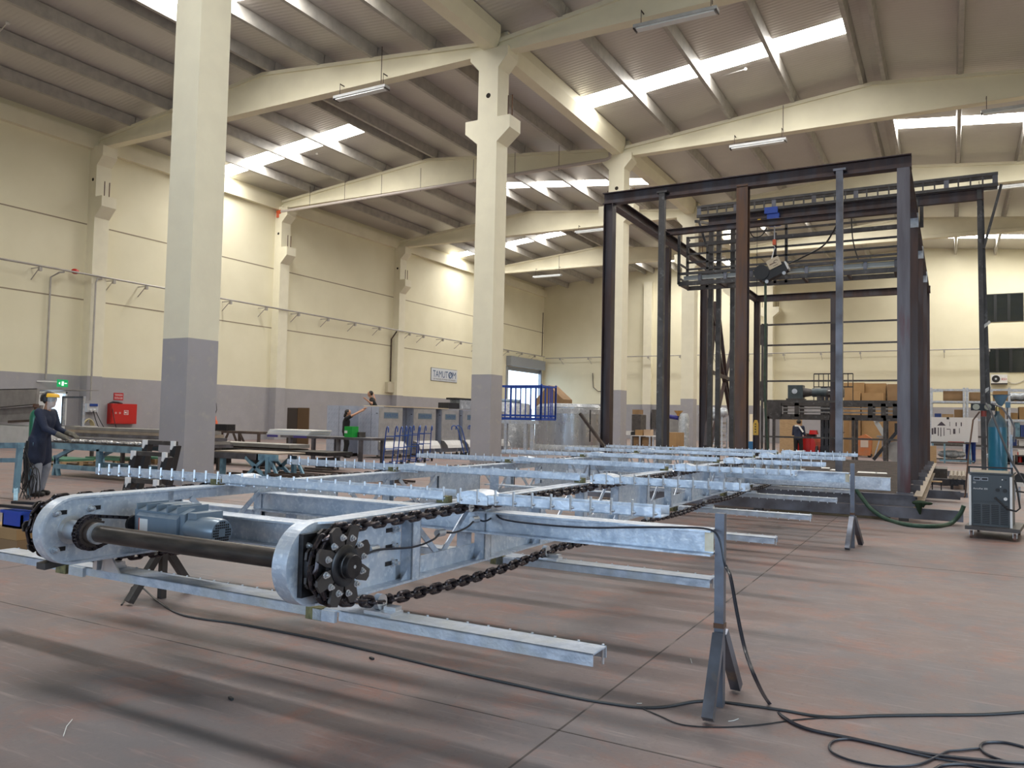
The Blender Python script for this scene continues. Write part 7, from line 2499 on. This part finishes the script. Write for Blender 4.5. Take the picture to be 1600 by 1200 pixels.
m = MB()
for k in range(4):
    pts = [Vector((-35.6 + 0.04 * k, q.y + (0.22 + 0.03 * k) * math.cos(2 * PI * i / 16), 0.62 + (0.40 + 0.03 * k) * math.sin(2 * PI * i / 16))) for i in range(16)]
    m.tube(pts, 0.03, 6, closed=True)
m.build('coil', mat('pale_yellow_hose', (0.55, 0.47, 0.28), 0.5), hc_)
MB().box(-35.72, -35.5, q.y - 0.03, q.y + 0.03, 1.0, 1.08).build('hook', M_galv2, hc_)
q = at(162, 673, X=-34.8)
single(MB().box(-35.1, -34.6, q.y - 0.45, q.y + 0.45, 0.0, 0.55), 'blue_crate', mat('dusty_blue', (0.06, 0.14, 0.30), 0.6), 'dusty blue crate on the floor left of the fire-hose cabinet', 'crate')
# steel-framed box with a tray before the first pilaster
Yq = 20.0
uf = thing('angle_frame', 'tall grey angle-steel frame with a sheet tray behind the worker', 'frame', at(115, 690, Y=Yq))
a, b = at(98, 619, Y=Yq), at(129, 620, Y=Yq)
for x in (a.x, b.x): MB().box(x - 0.05, x + 0.05, Yq, Yq + 0.1, 0, a.z).build('upright', M_galv2, uf)
MB().box(a.x, b.x, Yq, Yq + 0.1, a.z - 0.08, a.z).build('top_rail', M_galv2, uf)
zt_ = at(110, 665, Y=Yq).z
MB().prism([(a.x - 0.1, zt_ - 0.35), (b.x + 0.1, zt_ - 0.35), (b.x - 0.1, zt_), (a.x - 0.1, zt_)], Yq - 0.2, Yq + 0.8, 'y').build('tray', M_steelp, uf)
MB().cyl((at(113, 0, Y=Yq).x, Yq + 0.5, zt_), (at(113, 0, Y=Yq).x, Yq + 0.5, zt_ + 0.22), 0.05, n=10).build('tap', M_dark, uf)

# company sign
cs_ = thing('company_sign', 'white sign with dark blue capitals high on the left wall', 'sign', (XL + 0.05, 53.9, 4.5))
MB().box(XL + 0.02, XL + 0.06, 52.0, 55.75, 4.55, 5.55).build('board', mat('sign_board', (0.62, 0.66, 0.72), 0.4), cs_)
MB().box(XL, XL + 0.02, 51.97, 55.78, 4.52, 5.58).build('edge', M_dark, cs_)
M_sblue = mat('sign_blue', (0.02, 0.075, 0.20), 0.4)
text('lettering', 'TAMUT', M_sblue, cs_, (XL + 0.062, 52.2, 4.83), (0, 1, 0), (0, 0, 1), 0.54, width=2.15)
text('lettering', 'M', M_sblue, cs_, (XL + 0.062, 55.03, 4.83), (0, 1, 0), (0, 0, 1), 0.54, width=0.52)
m = MB().tube([Vector((XL + 0.064, 54.7 + 0.23 * math.cos(2 * PI * i / 20), 5.10 + 0.23 * math.sin(2 * PI * i / 20))) for i in range(20)], 0.045, 6, closed=True)
m.bar((XL + 0.064, 54.62, 5.0), (XL + 0.064, 54.8, 5.28), 0.01, 0.06)
m.build('ring_mark', M_sblue, cs_)
text('lettering', 'UN MAKINE OTOMASYON SANAYI', M_dark, cs_, (XL + 0.062, 52.25, 4.63), (0, 1, 0), (0, 0, 1), 0.12, width=3.25)

# rolling door surround in the left wall
n_d = 2
dr = bpy.data.objects.new('door_2', None)
COL.objects.link(dr)
dr.location = (XL, (DY0 + DY1) / 2, 0)
dr['_world'] = 1
dr['_base'] = tuple(dr.location)
dr['kind'] = 'structure'
M_alu = mat('grey_aluminium', (0.33, 0.36, 0.42), 0.4, 0.4)
MB().box(XL - 0.05, XL + 0.5, DY0 - 0.2, DY1 + 0.2, DZ + 0.05, DZ + 0.95).build('roller_box', M_alu, dr)
MB().box(XL - 0.15, XL + 0.12, DY1 - 0.02, DY1 + 0.25, 0, DZ).build('guide_rail', M_alu, dr)
MB().box(XL - 0.15, XL + 0.12, DY0 - 0.25, DY0 + 0.02, 0, DZ).build('guide_rail', M_alu, dr)
MB().box(XL - 0.12, XL - 0.06, DY0, DY1, DZ - 0.35, DZ + 0.05).build('curtain_edge', M_alu, dr)
# yard outside the rolling door
yd = MB()
yd.add([(XL - 60, 30, -0.05), (XL - 0.2, 30, -0.05), (XL - 0.2, 130, -0.05), (XL - 60, 130, -0.05)], [(0, 1, 2, 3)])
struct(yd, 'yard_ground', mat('pale_concrete', (0.5, 0.5, 0.5), 0.8))
wx = at(950, 570, Y=YB - 0.03)
single(MB().tube([Vector((wx.x + 1.0 - 2.6, YB - 0.05, 6.3)), Vector((wx.x - 1.5, YB - 0.05, 4.9)), Vector((wx.x - 1.0, YB - 0.05, 4.5)), Vector((wx.x + 1.5, YB - 0.05, 4.4))], 0.035, 6), 'wall_conduit', M_brown, 'bent brown conduit on the far wall left of the brown frame', 'conduit')
cpx = at(852, 500, X=XL + 0.3)
single(MB().tube([Vector((XL + 0.04, YB - 0.3, 12.5)), Vector((XL + 0.04, YB - 0.35, 8.0))], 0.035, 6), 'corner_cable', M_brown, 'dark cable running down the far left corner of the hall', 'cable')
